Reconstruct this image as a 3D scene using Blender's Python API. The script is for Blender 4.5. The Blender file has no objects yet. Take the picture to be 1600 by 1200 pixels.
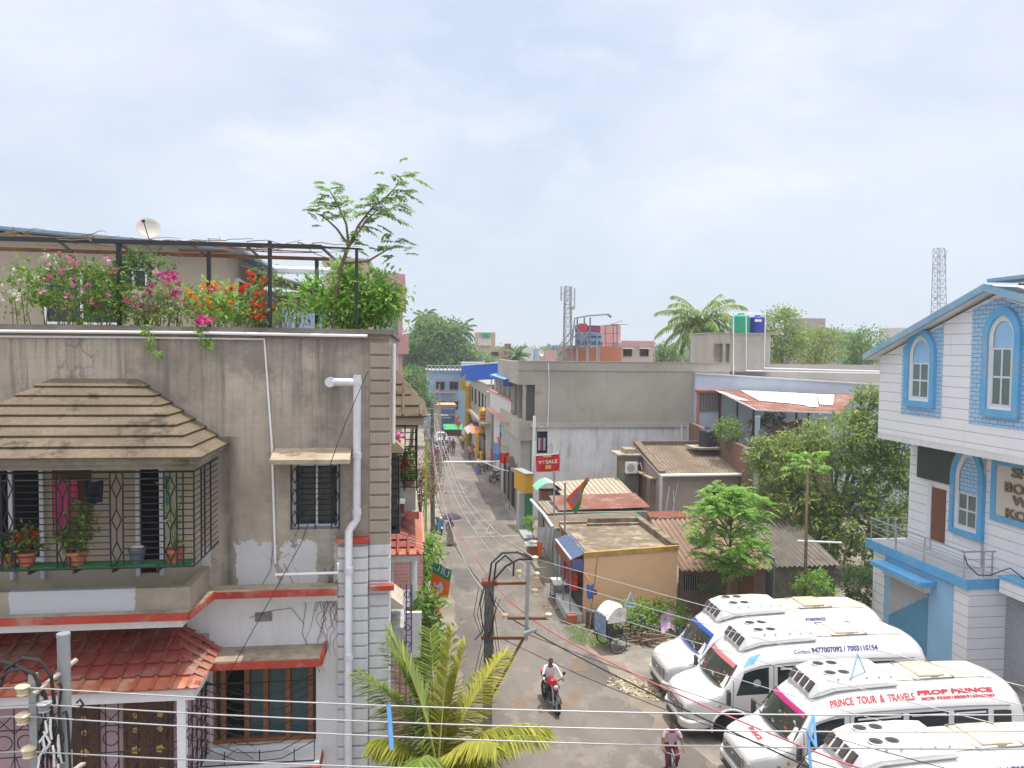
import bpy, bmesh, math, random
import numpy as np
from mathutils import Vector, Matrix
random.seed(7); RNG = np.random.default_rng(11)
SC = bpy.context.scene
COL = SC.collection
PI = math.pi
R_ = math.radians

# ------------------------------------------------------------------ camera model (photo 1600 x 1200)
FPX, CZ = 1200.0, 12.0
PSI, PIT, RHO = R_(7.6), math.atan(52/1200), 0.011
_f = Vector((math.sin(PSI)*math.cos(PIT), math.cos(PSI)*math.cos(PIT), -math.sin(PIT)))
_r0 = Vector((math.cos(PSI), -math.sin(PSI), 0)); _u0 = _r0.cross(_f)
_R = _r0*math.cos(RHO) + _u0*math.sin(RHO); _U = _u0*math.cos(RHO) - _r0*math.sin(RHO)
EYE = Vector((0, 0, CZ))
def ray(px, py): return _f + _R*((px-800)/FPX) - _U*((py-600)/FPX)
def az(px, py, z=0.0):
    d = ray(px, py); return EYE + d*((z-CZ)/d.z)
def ay(px, py, Y):
    d = ray(px, py); return EYE + d*(Y/d.y)
def ax(px, py, X):
    d = ray(px, py); return EYE + d*(X/d.x)

cam = bpy.data.cameras.new("camera"); camo = bpy.data.objects.new("camera", cam); COL.objects.link(camo)
cam.sensor_fit = 'HORIZONTAL'; cam.sensor_width = 36.0; cam.lens = 36.0*FPX/1600.0
cam.clip_start = 0.1; cam.clip_end = 6000
M = Matrix((( _R.x, _U.x, -_f.x, 0), (_R.y, _U.y, -_f.y, 0), (_R.z, _U.z, -_f.z, CZ), (0, 0, 0, 1)))
camo.matrix_world = M
SC.camera = camo
SC.render.engine = 'CYCLES'
SC.view_settings.view_transform = 'Standard'
try: SC.view_settings.look = 'None'
except Exception: pass
SC.view_settings.exposure = 0.0; SC.view_settings.gamma = 1.0
SC.cycles.use_denoising = True
SC.cycles.max_bounces = 6; SC.cycles.diffuse_bounces = 4; SC.cycles.glossy_bounces = 2
SC.cycles.transmission_bounces = 3; SC.cycles.transparent_max_bounces = 6
SC.cycles.volume_bounces = 0

# ------------------------------------------------------------------ object helpers
OFF = {}
def tag(o, label=None, cat=None, group=None, kind=None):
    if label: o['label'] = label
    if cat: o['category'] = cat
    if group: o['group'] = group
    if kind: o['kind'] = kind
    return o
def thing(name, label, cat, loc=(0, 0, 0), group=None):
    o = bpy.data.objects.new(name, None); COL.objects.link(o); o.location = loc
    o.empty_display_size = 0.2
    OFF[o.name] = Vector(loc)
    return tag(o, label, cat, group)
def link_mesh(name, me, parent=None):
    o = bpy.data.objects.new(name, me); COL.objects.link(o)
    off = Vector((0, 0, 0))
    if parent is not None:
        off = OFF.get(parent.name, Vector((0, 0, 0))); o.parent = parent
        me.transform(Matrix.Translation(-off))
    OFF[o.name] = off
    return o
KIDS = {}
def copy_tree(o, parent=None):
    c = o.copy(); COL.objects.link(c); OFF[c.name] = OFF.get(o.name, Vector((0, 0, 0)))
    if parent is not None: c.parent = parent
    for ch in [x for x in bpy.data.objects if x.parent == o]: copy_tree(ch, c)
    return c

class MB:
    def __init__(s): s.v = []; s.f = []; s.m = []; s.k = 0
    def add(s, vs, fs, k=None):
        b = len(s.v); s.v.extend([tuple(p) for p in vs])
        for f in fs: s.f.append([b+i for i in f]); s.m.append(s.k if k is None else k)
        return s
    def box(s, x0, x1, y0, y1, z0, z1, k=None):
        x0, x1 = min(x0, x1), max(x0, x1); y0, y1 = min(y0, y1), max(y0, y1); z0, z1 = min(z0, z1), max(z0, z1)
        return s.add([(x0,y0,z0),(x1,y0,z0),(x1,y1,z0),(x0,y1,z0),(x0,y0,z1),(x1,y0,z1),(x1,y1,z1),(x0,y1,z1)],
              [(0,3,2,1),(4,5,6,7),(0,1,5,4),(1,2,6,5),(2,3,7,6),(3,0,4,7)], k)
    def bar(s, a, b, w, h=None, up=(0,0,1), k=None):
        a, b = Vector(a), Vector(b); h = h or w
        d = (b-a).normalized(); u = Vector(up)
        if abs(d.dot(u)) > 0.98: u = Vector((0, 1, 0))
        r = d.cross(u).normalized(); u = r.cross(d)
        q = [r*w/2+u*h/2, -r*w/2+u*h/2, -r*w/2-u*h/2, r*w/2-u*h/2]
        return s.add([a+x for x in q]+[b+x for x in q], [(0,1,2,3),(7,6,5,4),(0,4,5,1),(1,5,6,2),(2,6,7,3),(3,7,4,0)], k)
    def tube(s, pts, r, n=6, k=None, cap=True):
        pts = [Vector(p) for p in pts]; rs = r if isinstance(r, (list, tuple)) else [r]*len(pts)
        rings = []; prev = None
        for i, p in enumerate(pts):
            d = (pts[min(i+1, len(pts)-1)] - pts[max(i-1, 0)])
            d = d.normalized() if d.length > 1e-9 else Vector((0,0,1))
            if prev is None:
                ref = Vector((0,0,1)) if abs(d.z) < .9 else Vector((1,0,0)); a = d.cross(ref).normalized()
            else:
                a = prev - d*prev.dot(d)
                a = a.normalized() if a.length > 1e-6 else d.orthogonal().normalized()
            prev = a; b = d.cross(a)
            rings.append([p + (a*math.cos(2*PI*j/n) + b*math.sin(2*PI*j/n))*rs[i] for j in range(n)])
        vs = [q for rg in rings for q in rg]; fs = []
        for i in range(len(pts)-1):
            for j in range(n): fs.append((i*n+j, i*n+(j+1)%n, (i+1)*n+(j+1)%n, (i+1)*n+j))
        if cap: fs.append(tuple(range(n-1, -1, -1))); fs.append(tuple((len(pts)-1)*n+j for j in range(n)))
        return s.add(vs, fs, k)
    def lathe(s, prof, c=(0,0,0), n=16, axis='Z', k=None, cap=True):
        c = Vector(c); vs = []
        for (r, h) in prof:
            for j in range(n):
                a = 2*PI*j/n; x, y = r*math.cos(a), r*math.sin(a)
                vs.append(c + (Vector((x, y, h)) if axis == 'Z' else Vector((x, h, y)) if axis == 'Y' else Vector((h, x, y))))
        fs = []
        for i in range(len(prof)-1):
            for j in range(n): fs.append((i*n+j, i*n+(j+1)%n, (i+1)*n+(j+1)%n, (i+1)*n+j))
        if cap: fs.append(tuple(range(n-1,-1,-1))); fs.append(tuple((len(prof)-1)*n+j for j in range(n)))
        return s.add(vs, fs, k)
    def prism(s, poly, ext, k=None):
        poly = [Vector(p) for p in poly]; e = Vector(ext); n = len(poly)
        fs = [tuple(range(n-1,-1,-1)), tuple(range(n, 2*n))] + [(i, (i+1)%n, n+(i+1)%n, n+i) for i in range(n)]
        return s.add(poly+[p+e for p in poly], fs, k)
    def quad(s, a, b, c, d, k=None): return s.add([a,b,c,d], [(0,1,2,3)], k)
    def ring(s, c, R, r, n=24, m=6, axis='Y', k=None, squash=1.0):
        c = Vector(c); vs = []; fs = []
        for i in range(n):
            a = 2*PI*i/n
            for j in range(m):
                b = 2*PI*j/m; q = R + r*math.cos(b); h = r*math.sin(b)*squash
                x, y = q*math.cos(a), q*math.sin(a)
                vs.append(c + (Vector((x, h, y)) if axis == 'Y' else Vector((h, x, y)) if axis == 'X' else Vector((x, y, h))))
        for i in range(n):
            for j in range(m): fs.append((i*m+j, i*m+(j+1)%m, ((i+1)%n)*m+(j+1)%m, ((i+1)%n)*m+j))
        return s.add(vs, fs, k)
    def sheet(s, fn, nu, nv, k=None, close=False):
        vs = [fn(i/nu, j/nv) for i in range(nu+1) for j in range(nv+1)]
        fs = [(i*(nv+1)+j, (i+1)*(nv+1)+j, (i+1)*(nv+1)+j+1, i*(nv+1)+j+1) for i in range(nu) for j in range(nv)]
        return s.add(vs, fs, k)
    def xform(s, mat, start=0):
        for i in range(start, len(s.v)): s.v[i] = tuple(mat @ Vector(s.v[i]))
        return s
    def build(s, name, mats, parent=None, smooth=False, bevel=0.0, fixn=True):
        me = bpy.data.meshes.new(name); me.from_pydata(s.v, [], s.f)
        mats = mats if isinstance(mats, (list, tuple)) else [mats]
        for m in mats: me.materials.append(m)
        if len(mats) > 1: me.polygons.foreach_set('material_index', s.m)
        if fixn:
            bm = bmesh.new(); bm.from_mesh(me); bmesh.ops.recalc_face_normals(bm, faces=bm.faces); bm.to_mesh(me); bm.free()
        if smooth:
            me.polygons.foreach_set('use_smooth', [True]*len(me.polygons))
            if smooth == 'auto':
                try: me.set_sharp_from_angle(angle=R_(40))
                except Exception: pass
        me.update()
        o = link_mesh(name, me, parent)
        if bevel:
            b = o.modifiers.new('bevel', 'BEVEL'); b.width = bevel; b.segments = 2; b.limit_method = 'ANGLE'
        return o

def sag(a, b, drop, n=14):
    a, b = Vector(a), Vector(b)
    return [a.lerp(b, i/n) - Vector((0, 0, 4*drop*(i/n)*(1-i/n))) for i in range(n+1)]

# ------------------------------------------------------------------ materials
MATS = {}
class NT:
    def __init__(s, name):
        s.m = bpy.data.materials.new(name); s.m.use_nodes = True; s.t = s.m.node_tree; s.n = s.t.nodes; s.l = s.t.links
        s.b = s.n['Principled BSDF']; s._tc = None
    def new(s, t, **kw):
        n = s.n.new(t)
        for k, v in kw.items(): setattr(n, k, v)
        return n
    def link(s, a, b): s.l.new(a, b)
    def tc(s, scale=(1,1,1), loc=(0,0,0)):
        if s._tc is None: s._tc = s.new('ShaderNodeNewGeometry')
        mp = s.new('ShaderNodeMapping'); s.link(s._tc.outputs['Position'], mp.inputs[0])
        mp.inputs['Scale'].default_value = scale; mp.inputs['Location'].default_value = loc
        return mp.outputs[0]
    def oc(s, scale=(1,1,1), rot=(0,0,0)):
        t = s.new('ShaderNodeTexCoord'); mp = s.new('ShaderNodeMapping'); s.link(t.outputs['Object'], mp.inputs[0])
        mp.inputs['Scale'].default_value = scale; mp.inputs['Rotation'].default_value = rot
        return mp.outputs[0]
    def noise(s, vec, scale, detail=4, rough=.6):
        n = s.new('ShaderNodeTexNoise'); s.link(vec, n.inputs['Vector']); n.inputs['Scale'].default_value = scale
        n.inputs['Detail'].default_value = detail; n.inputs['Roughness'].default_value = rough
        return n.outputs['Fac']
    def ramp(s, fac, stops):
        r = s.new('ShaderNodeValToRGB'); s.link(fac, r.inputs[0]); e = r.color_ramp.elements
        for i, (p, c) in enumerate(stops):
            if i < 2: e[i].position = p
            else: e.new(p)
            c = c if isinstance(c, (tuple, list)) else (c, c, c)
            e[i].color = (*c[:3], 1)
        return r.outputs[0]
    def mix(s, fac, a, b, mode='MIX'):
        n = s.new('ShaderNodeMix', data_type='RGBA', blend_type=mode)
        for sock, v in ((n.inputs[0], fac), (n.inputs[6], a), (n.inputs[7], b)):
            if hasattr(v, 'is_output'): s.link(v, sock)
            elif isinstance(v, (int, float)): sock.default_value = v
            else: sock.default_value = (*v[:3], 1)
        return n.outputs[2]
    def math(s, op, a, b=0.0, c=None):
        n = s.new('ShaderNodeMath', operation=op)
        for i, v in enumerate((a, b) if c is None else (a, b, c)):
            if hasattr(v, 'is_output'): s.link(v, n.inputs[i])
            else: n.inputs[i].default_value = v
        return n.outputs[0]
    def cracks(s, scale):
        v = s.new('ShaderNodeTexVoronoi', feature='DISTANCE_TO_EDGE'); p = s.tc((1, 1, .7)); n = s.new('ShaderNodeTexNoise'); s.link(p, n.inputs['Vector']); n.inputs['Scale'].default_value = 1.6; n.inputs['Detail'].default_value = 6
        a = s.new('ShaderNodeVectorMath', operation='ADD'); s.link(p, a.inputs[0]); s.link(n.outputs['Color'], a.inputs[1]); s.link(a.outputs[0], v.inputs['Vector']); v.inputs['Scale'].default_value = scale
        return s.math('MULTIPLY', s.ramp(v.outputs['Distance'], [(.0015, 1), (.005, 0)]), s.ramp(s.noise(p, .45, 3), [(.52, 0), (.6, .6)]))
    def col(s, v):
        if hasattr(v, 'is_output'): s.link(v, s.b.inputs['Base Color'])
        else: s.b.inputs['Base Color'].default_value = (*v[:3], 1)
    def bump(s, h, strength=.3, dist=.02):
        n = s.new('ShaderNodeBump'); s.link(h, n.inputs['Height']); n.inputs['Strength'].default_value = strength; n.inputs['Distance'].default_value = dist
        s.link(n.outputs[0], s.b.inputs['Normal'])
    def set(s, rough=.8, spec=.3, metal=0.0, coat=0.0):
        s.b.inputs['Roughness'].default_value = rough; s.b.inputs['Specular IOR Level'].default_value = spec
        s.b.inputs['Metallic'].default_value = metal; s.b.inputs['Coat Weight'].default_value = coat
        return s.m
def srgb(r, g, b): return tuple(((c/255)/12.92 if c/255 <= .04045 else ((c/255+.055)/1.055)**2.4) for c in (r, g, b))

def worn(name, c, var=.25, scale=1.5, rough=.85, spec=.2, streak=0.0, dirt=None, bump=.15, metal=0.0, fine=14, cracks=0.0, ribs=None, wide=1.0):
    """paint or plaster with blotches, optional vertical run-off streaks and dirt"""
    if name in MATS: return MATS[name]
    t = NT(name); c = Vector(c)
    p = t.tc()
    n1 = t.noise(p, scale, 6, .65); n2 = t.noise(p, fine, 4, .7)
    base = t.mix(t.ramp(n1, [(.3, 0), (.7, 1)]), tuple(c*(1-var)), tuple(c*(1+var*.55)))
    base = t.mix(t.ramp(n2, [(.25, .0), (.8, .35)]), base, tuple(c*(1-var*.8)))
    if streak:
        n3 = t.noise(t.tc((3.2*wide, 3.2*wide, .22*wide**.5)), 2.2, 5, .7)
        n4 = t.noise(t.tc((1, 1, .6)), .5, 3, .6)
        f = t.math('MULTIPLY', t.ramp(n3, [(.48, 0), (.72, 1)]), t.ramp(n4, [(.35, .1), (.65, streak)]))
        d = dirt or tuple(c*.35)
        base = t.mix(f, base, d)
    elif dirt:
        n3 = t.noise(p, scale*.6, 7, .7)
        base = t.mix(t.ramp(n3, [(.5, 0), (.68, .85)]), base, dirt)
    if cracks: base = t.mix(t.cracks(cracks), base, tuple(c*.32))
    if ribs:                                # grime lying in the valleys of corrugated sheet: (axis, period)
        sp = t.new('ShaderNodeSeparateXYZ'); t.link(p, sp.inputs[0]); w = t.math('SINE', t.math('MULTIPLY', sp.outputs[ribs[0]], 2*PI/ribs[1]))
        base = t.mix(t.math('MULTIPLY', t.ramp(w, [(.25, .75), (.62, 0)]), t.ramp(n1, [(.25, .55), (.7, 1)])), base, tuple(c*.33))
    t.col(base)
    if bump: t.bump(n2, bump, .02)
    MATS[name] = t.set(rough, spec, metal)
    return MATS[name]
def plain(name, c, rough=.6, spec=.4, metal=0.0, coat=0.0, var=.08, scale=6):
    if name in MATS: return MATS[name]
    t = NT(name); c = Vector(c)
    n = t.noise(t.oc(), scale, 3, .6)
    t.col(t.mix(t.ramp(n, [(.3, 0), (.7, 1)]), tuple(c*(1-var)), tuple(c*(1+var*.6))))
    MATS[name] = t.set(rough, spec, metal, coat); return MATS[name]
def leafmat(name, dark, light, tip=None, trans=.5):
    if name in MATS: return MATS[name]
    t = NT(name); g = t.new('ShaderNodeNewGeometry')
    st = [(0.0, dark), (.6, tuple((a+b)/2 for a, b in zip(dark, light))), (.92, light)]
    if tip: st.append((1.0, tip))
    c = t.ramp(g.outputs['Random Per Island'], st)
    big = t.noise(t.tc(), .9, 2, .5)
    c = t.mix(t.ramp(big, [(.35, 0), (.7, .55)]), c, light)
    t.col(c); t.set(.55, .3)
    tr = t.new('ShaderNodeBsdfTranslucent'); t.link(c, tr.inputs['Color'])
    mx = t.new('ShaderNodeMixShader'); mx.inputs[0].default_value = trans
    t.link(t.b.outputs[0], mx.inputs[1]); t.link(tr.outputs[0], mx.inputs[2])
    t.link(mx.outputs[0], t.n['Material Output'].inputs[0])
    MATS[name] = t.m; return t.m
def brickmat(name, c1, c2, mortar, size=(.25, .08), axes='XZ', mort=.012, bump=.3, var=.0, dirt=None):
    if name in MATS: return MATS[name]
    t = NT(name); p = t.tc()
    sp = t.new('ShaderNodeSeparateXYZ'); t.link(p, sp.inputs[0]); cb = t.new('ShaderNodeCombineXYZ')
    t.link(sp.outputs[axes[0]], cb.inputs[0]); t.link(sp.outputs[axes[1]], cb.inputs[1])
    b = t.new('ShaderNodeTexBrick'); t.link(cb.outputs[0], b.inputs['Vector'])
    b.inputs['Scale'].default_value = 1; b.inputs['Brick Width'].default_value = size[0]; b.inputs['Row Height'].default_value = size[1]
    b.inputs['Mortar Size'].default_value = mort; b.inputs['Mortar Smooth'].default_value = .1
    for k, c in (('Color1', c1), ('Color2', c2), ('Mortar', mortar)): b.inputs[k].default_value = (*c, 1)
    c = b.outputs['Color']
    if dirt: c = t.mix(t.ramp(t.noise(p, .8, 6, .7), [(.42, 0), (.66, .8)]), c, dirt)
    t.col(c); t.bump(b.outputs['Fac'], -bump, .02)
    MATS[name] = t.set(.85, .2); return MATS[name]
def glass(name, c=(.02, .03, .035), rough=.08):
    if name in MATS: return MATS[name]
    t = NT(name); t.col(t.mix(t.noise(t.tc(), .7, 2), tuple(Vector(c)*.6), tuple(Vector(c)*1.5)))
    MATS[name] = t.set(rough, .5); return MATS[name]

# ------------------------------------------------------------------ foliage
def np_mesh(name, V, n_per, faces_local, mat, parent):
    N = len(V)//n_per; F = np.array(faces_local)
    fl = F.shape[1]
    idx = (F[None] + (np.arange(N)*n_per)[:, None, None]).reshape(-1)
    me = bpy.data.meshes.new(name); me.vertices.add(len(V)); me.vertices.foreach_set('co', V.astype(np.float32).ravel())
    nf = N*len(F); me.loops.add(nf*fl); me.loops.foreach_set('vertex_index', idx.astype(np.int32))
    me.polygons.add(nf); me.polygons.foreach_set('loop_start', np.arange(0, nf*fl, fl, dtype=np.int32))
    me.update(calc_edges=True); me.validate()
    me.materials.append(mat)
    return link_mesh(name, me, parent)
def unit(v): return v/np.maximum(np.linalg.norm(v, axis=-1, keepdims=True), 1e-9)
def leaf_geo(P, D, Nn, L, W):
    """folded diamond leaves: base point P, direction D, normal hint Nn, lengths L, widths W"""
    D = unit(D); S = unit(np.cross(D, Nn)); U = np.cross(S, D)
    L = np.asarray(L).reshape(-1, 1); W = np.asarray(W).reshape(-1, 1)
    a = P; m = P + D*L*.45
    l = m - S*W*.5 + U*W*.15; r = m + S*W*.5 + U*W*.15; t = P + D*L - U*L*.12
    return np.stack([a, l, t, r], 1).reshape(-1, 3)
def cloud(name, blobs, size, mat, parent, clump=.35, per=26, aspect=.45, droop=.3, seed=1):
    """leaf clumps spread through ellipsoids: blobs = (cx,cy,cz,rx,ry,rz,n_leaves)"""
    rg = np.random.default_rng(seed); Vs = []
    for (cx, cy, cz, rx, ry, rz, n) in blobs:
        k = max(3, n//per); d = unit(rg.normal(size=(k, 3)))
        rad = rg.uniform(.45, 1.02, (k, 1))**.6
        C = np.array([cx, cy, cz]) + d*rad*np.array([rx, ry, rz])
        ci = rg.integers(0, k, n); s = clump*rg.uniform(.6, 1.35, (k, 1))
        P = C[ci] + rg.normal(size=(n, 3))*s[ci]*np.array([1, 1, .62])*.5
        out = unit(P - np.array([cx, cy, cz-rz*.3]))
        D = unit(rg.normal(size=(n, 3))*.8 + out*.7 + np.array([0, 0, -droop]))
        Nn = unit(rg.normal(size=(n, 3))*.55 + np.array([0, 0, 1.0]))
        L = size*rg.uniform(.6, 1.3, n)
        Vs.append(leaf_geo(P, D, Nn, L, L*aspect))
    return np_mesh(name, np.concatenate(Vs), 4, [[0, 1, 2], [0, 2, 3]], mat, parent)
def pinnate_pts(rg, P0, D0, length, npairs, lsize, droop):
    """one compound leaf: returns leaf arrays"""
    P0 = np.array(P0, float); D0 = unit(np.array(D0, float))
    t = np.linspace(.12, 1, npairs)
    R = P0 + D0*length*t[:, None] + np.array([0, 0, -1])*droop*length*(t[:, None]**2)
    T = unit(D0 + np.array([0, 0, -2*droop])*t[:, None])
    S = unit(np.cross(T, np.array([0, 0, 1.0]) + rg.normal(size=3)*.15))
    P = np.concatenate([R, R]); D = np.concatenate([S*.9 + T*.45, -S*.9 + T*.45]) + np.array([0, 0, -.25]) + rg.normal(size=(2*npairs, 3))*.12
    prof = np.sin(PI*np.clip(t*.85+.12, 0, 1))
    L = lsize*np.concatenate([prof, prof])*rg.uniform(.8, 1.2, 2*npairs)
    return P, D, L
def compound_tree(name, tips, lsize, mat, parent, n_each=9, length=.6, npairs=7, droop=.25, spread=1.0, seed=3, aspect=.42, updir=.25):
    rg = np.random.default_rng(seed); Ps, Ds, Ls = [], [], []
    for (x, y, z, s) in tips:
        for i in range(n_each):
            a = rg.uniform(0, 2*PI); e = rg.uniform(-.25, .55)+updir*.5
            d = np.array([math.cos(a)*math.cos(e)*spread, math.sin(a)*math.cos(e)*spread, math.sin(e)])
            p, dd, l = pinnate_pts(rg, np.array([x, y, z])+rg.normal(size=3)*.12*s, d, length*s*rg.uniform(.7, 1.2), npairs, lsize*s, droop)
            Ps.append(p); Ds.append(dd); Ls.append(l)
    P = np.concatenate(Ps); D = np.concatenate(Ds); L = np.concatenate(Ls)
    Nn = unit(rg.normal(size=P.shape)*.3 + np.array([0, 0, 1.0]))
    return np_mesh(name, leaf_geo(P, D, Nn, L, L*aspect), 4, [[0, 1, 2], [0, 2, 3]], mat, parent)
def frond_geo(rg, base, azim, elev, length, droop, leaf_l, n, width, stiff=.0, hang=.5):
    base = np.array(base, float)
    t = np.linspace(.0, 1, n)
    h = np.array([math.cos(azim), math.sin(azim), 0.0])
    e = elev - droop*t**1.3
    step = length/(n-1)
    dirs = h[None]*np.cos(e)[:, None] + np.array([0, 0, 1.0])[None]*np.sin(e)[:, None]
    R = base + np.concatenate([[np.zeros(3)], np.cumsum(dirs[:-1]*step, 0)])
    side = np.array([-math.sin(azim), math.cos(azim), 0.0])
    k = slice(int(n*.14), n)
    T = dirs[k]; tt = t[k]; P = np.concatenate([R[k], R[k]])
    f = .55+.5*tt
    up = np.cross(side[None], T)*-1
    def dr(sg): return T*f[:, None]*.75 + sg*side[None]*(1-.45*tt)[:, None] + np.array([0, 0, -hang])*(.5+.5*tt)[:, None] + rg.normal(size=T.shape)*.09
    D = np.concatenate([dr(1), dr(-1)])
    prof = np.minimum(1, .35+3*(tt))*np.clip(1.25-tt*.85, .2, 1)
    L = leaf_l*np.concatenate([prof, prof])*rg.uniform(.82, 1.12, 2*len(tt))
    return R, P, unit(D), L
def blade_geo(P, D, L, W, hang):
    """long strips with two bends (6 verts)"""
    D = unit(D); S = unit(np.cross(D, np.array([0, 0, 1.0]))); L = L.reshape(-1, 1)
    m = P + D*L*.5; t = P + D*L + np.array([0, 0, -1.0])*L*hang
    W = np.asarray(W).reshape(-1, 1)
    return np.stack([P - S*W*.3, P + S*W*.3, m - S*W*.5 - np.array([0,0,1.])*L*hang*.18, m + S*W*.5 - np.array([0,0,1.])*L*hang*.18, t - S*W*.08, t + S*W*.08], 1).reshape(-1, 3)

def blooms(spots, n, size, mat, parent, seed):
    """n separate blooms scattered in ellipsoids: spots = (cx,cy,cz,rx,ry,rz,weight)"""
    rg = np.random.default_rng(seed); w = np.array([q[6] for q in spots], float); w /= w.sum()
    for i in range(n):
        q = spots[rg.choice(len(spots), p=w)]; d = unit(rg.normal(size=3))*rg.uniform(.5, 1.05); c = np.array(q[:3])+d*np.array(q[3:6]); m = int(rg.integers(7, 12))
        P = c+rg.normal(size=(m, 3))*size*.28; D = rg.normal(size=(m, 3))+np.array([0, -.4, .3]); L = size*rg.uniform(.6, 1.2, m)
        np_mesh('flower', leaf_geo(P, D, rg.normal(size=(m, 3)), L, L*.85), 4, [[0, 1, 2], [0, 2, 3]], mat, parent)

# ------------------------------------------------------------------ writing
def writing(name, body, size, mat, parent, origin, xdir, ydir, align='LEFT', extrude=.003, bold=0.0, sx=1.0, lift=.004, fit=None):
    cu = bpy.data.curves.new(name, 'FONT'); cu.body = body; cu.size = size; cu.align_x = align; cu.align_y = 'BOTTOM_BASELINE'
    cu.extrude = extrude; cu.offset = bold; cu.resolution_u = 3
    to = bpy.data.objects.new(name, cu); COL.objects.link(to)
    dg = bpy.context.evaluated_depsgraph_get(); dg.update()
    me = bpy.data.meshes.new_from_object(to.evaluated_get(dg)); bpy.data.objects.remove(to); bpy.data.curves.remove(cu)
    X = Vector(xdir).normalized(); Y = Vector(ydir); Y = (Y - X*Y.dot(X)).normalized(); Z = X.cross(Y)
    if fit and len(me.vertices):
        xs = [v.co.x for v in me.vertices]; sx = fit/max(1e-6, max(xs)-min(xs))
    o = Vector(origin) + Z*lift
    m = Matrix(((X.x*sx, Y.x, Z.x, o.x), (X.y*sx, Y.y, Z.y, o.y), (X.z*sx, Y.z, Z.z, o.z), (0, 0, 0, 1)))
    me.transform(m); me.materials.clear(); me.materials.append(mat); me.name = name
    return link_mesh(name, me, parent)
# ------------------------------------------------------------------ world and sun
W = bpy.data.worlds.new("World"); SC.world = W; W.use_nodes = True
wt = W.node_tree; wn = wt.nodes; bg = wn['Background']
SUN_EL, SUN_AZ = R_(82), R_(72)
sky = wn.new('ShaderNodeTexSky'); sky.sky_type = 'NISHITA'; sky.sun_disc = False
sky.sun_elevation = SUN_EL; sky.sun_rotation = SUN_AZ; sky.air_density = 1.2; sky.dust_density = 3.0; sky.ozone_density = 1.0
def wmix(fac, a, b):
    n = wn.new('ShaderNodeMix'); n.data_type = 'RGBA'
    for s, v in ((n.inputs[0], fac), (n.inputs[6], a), (n.inputs[7], b)):
        if hasattr(v, 'is_output'): wt.links.new(v, s)
        elif isinstance(v, float): s.default_value = v
        else: s.default_value = (*v, 1)
    return n.outputs[2]
def wramp(fac, stops):
    r = wn.new('ShaderNodeValToRGB'); wt.links.new(fac, r.inputs[0]); e = r.color_ramp.elements
    for i, (p, c) in enumerate(stops):
        if i < 2: e[i].position = p
        else: e.new(p)
        e[i].color = (c, c, c, 1) if not isinstance(c, tuple) else (*c, 1)
    return r.outputs[0]
wtc = wn.new('ShaderNodeTexCoord')
def wnoise(scale3, sc, det, ro, loc=(0,0,0)):
    mp = wn.new('ShaderNodeMapping'); wt.links.new(wtc.outputs['Generated'], mp.inputs[0]); mp.inputs['Scale'].default_value = scale3; mp.inputs['Location'].default_value = loc
    n = wn.new('ShaderNodeTexNoise'); wt.links.new(mp.outputs[0], n.inputs['Vector']); n.inputs['Scale'].default_value = sc
    n.inputs['Detail'].default_value = det; n.inputs['Roughness'].default_value = ro; n.inputs['Distortion'].default_value = .25
    return n.outputs['Fac']
base = wmix(.66, sky.outputs[0], (5.9, 6.75, 8.2))                # thin humid veil over the blue
c1 = wramp(wnoise((1, 1, 1.9), 2.0, 6, .55, (1.3, .4, .2)), [(.38, 0.0), (.76, .62)])
c2 = wramp(wnoise((1, 1, 2.2), 4.2, 7, .58, (.2, 2.1, 0)), [(.53, 0.0), (.78, .42)])
skyc = wmix(c1, base, (8.5, 8.2, 8.9))
skyc = wmix(c2, skyc, (9.1, 8.8, 9.4))
# the hazy band low in the air
sep = wn.new('ShaderNodeSeparateXYZ'); wt.links.new(wtc.outputs['Generated'], sep.inputs[0])
hz = wramp(sep.outputs[2], [(.0, 1.0), (.22, 0.0)])
skyc = wmix(hz, skyc, (5.2, 6.2, 7.4))
hi = wramp(sep.outputs[2], [(.5, 0.0), (.97, 1.0)])                # hazy glare round the sun, brightened above the view to add soft fill
skyc = wmix(hi, skyc, (21., 20.5, 20.))
wt.links.new(skyc, bg.inputs[0]); bg.inputs[1].default_value = 0.094; SC.view_settings.exposure = 0.5
sd = bpy.data.lights.new("sun", 'SUN'); sd.energy = 2.9; sd.angle = R_(.5); sd.color = (1.0, .95, .87)
so = bpy.data.objects.new("sun", sd); COL.objects.link(so)
sv = Vector((math.sin(SUN_AZ)*math.cos(SUN_EL), math.cos(SUN_AZ)*math.cos(SUN_EL), math.sin(SUN_EL)))
so.rotation_euler = sv.to_track_quat('Z', 'Y').to_euler(); so.location = (60, 40, 90)

# ------------------------------------------------------------------ shared materials
WHITE = worn('white_wall', (.72, .72, .74), .1, 1.2, streak=.35, dirt=(.33, .32, .30))
CREAM = worn('cream_wall', (.50, .43, .33), .12, 1.0)
RED_EDGE = worn('red_edge', (.42, .07, .05), .25, 2.5, dirt=(.38, .30, .25))
IRON = plain('black_iron', (.018, .02, .026), .5, .4)
PVC = plain('white_pipe', (.62, .64, .70), .35, .5)
PVC2 = plain('white_pipe_bright', (.78, .79, .80), .35, .5)
STEEL = plain('galvanised_steel', (.32, .34, .36), .45, .5, .35)
STAIN = plain('stainless', (.42, .44, .46), .3, .5, .7)
RUST = worn('rusty_iron', (.20, .085, .05), .35, 4)
CONC = worn('bare_concrete', (.40, .365, .325), .2, .9, streak=.55, dirt=(.19, .175, .155))
CONC_D = worn('dark_concrete', (.24, .21, .18), .3, 1.6, dirt=(.10, .09, .08))
SLAB = worn('weathered_slab', (.43, .36, .27), .35, 2.0, dirt=(.13, .11, .09), bump=.4)
WOOD = worn('brown_wood', (.16, .075, .04), .25, 3)
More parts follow.
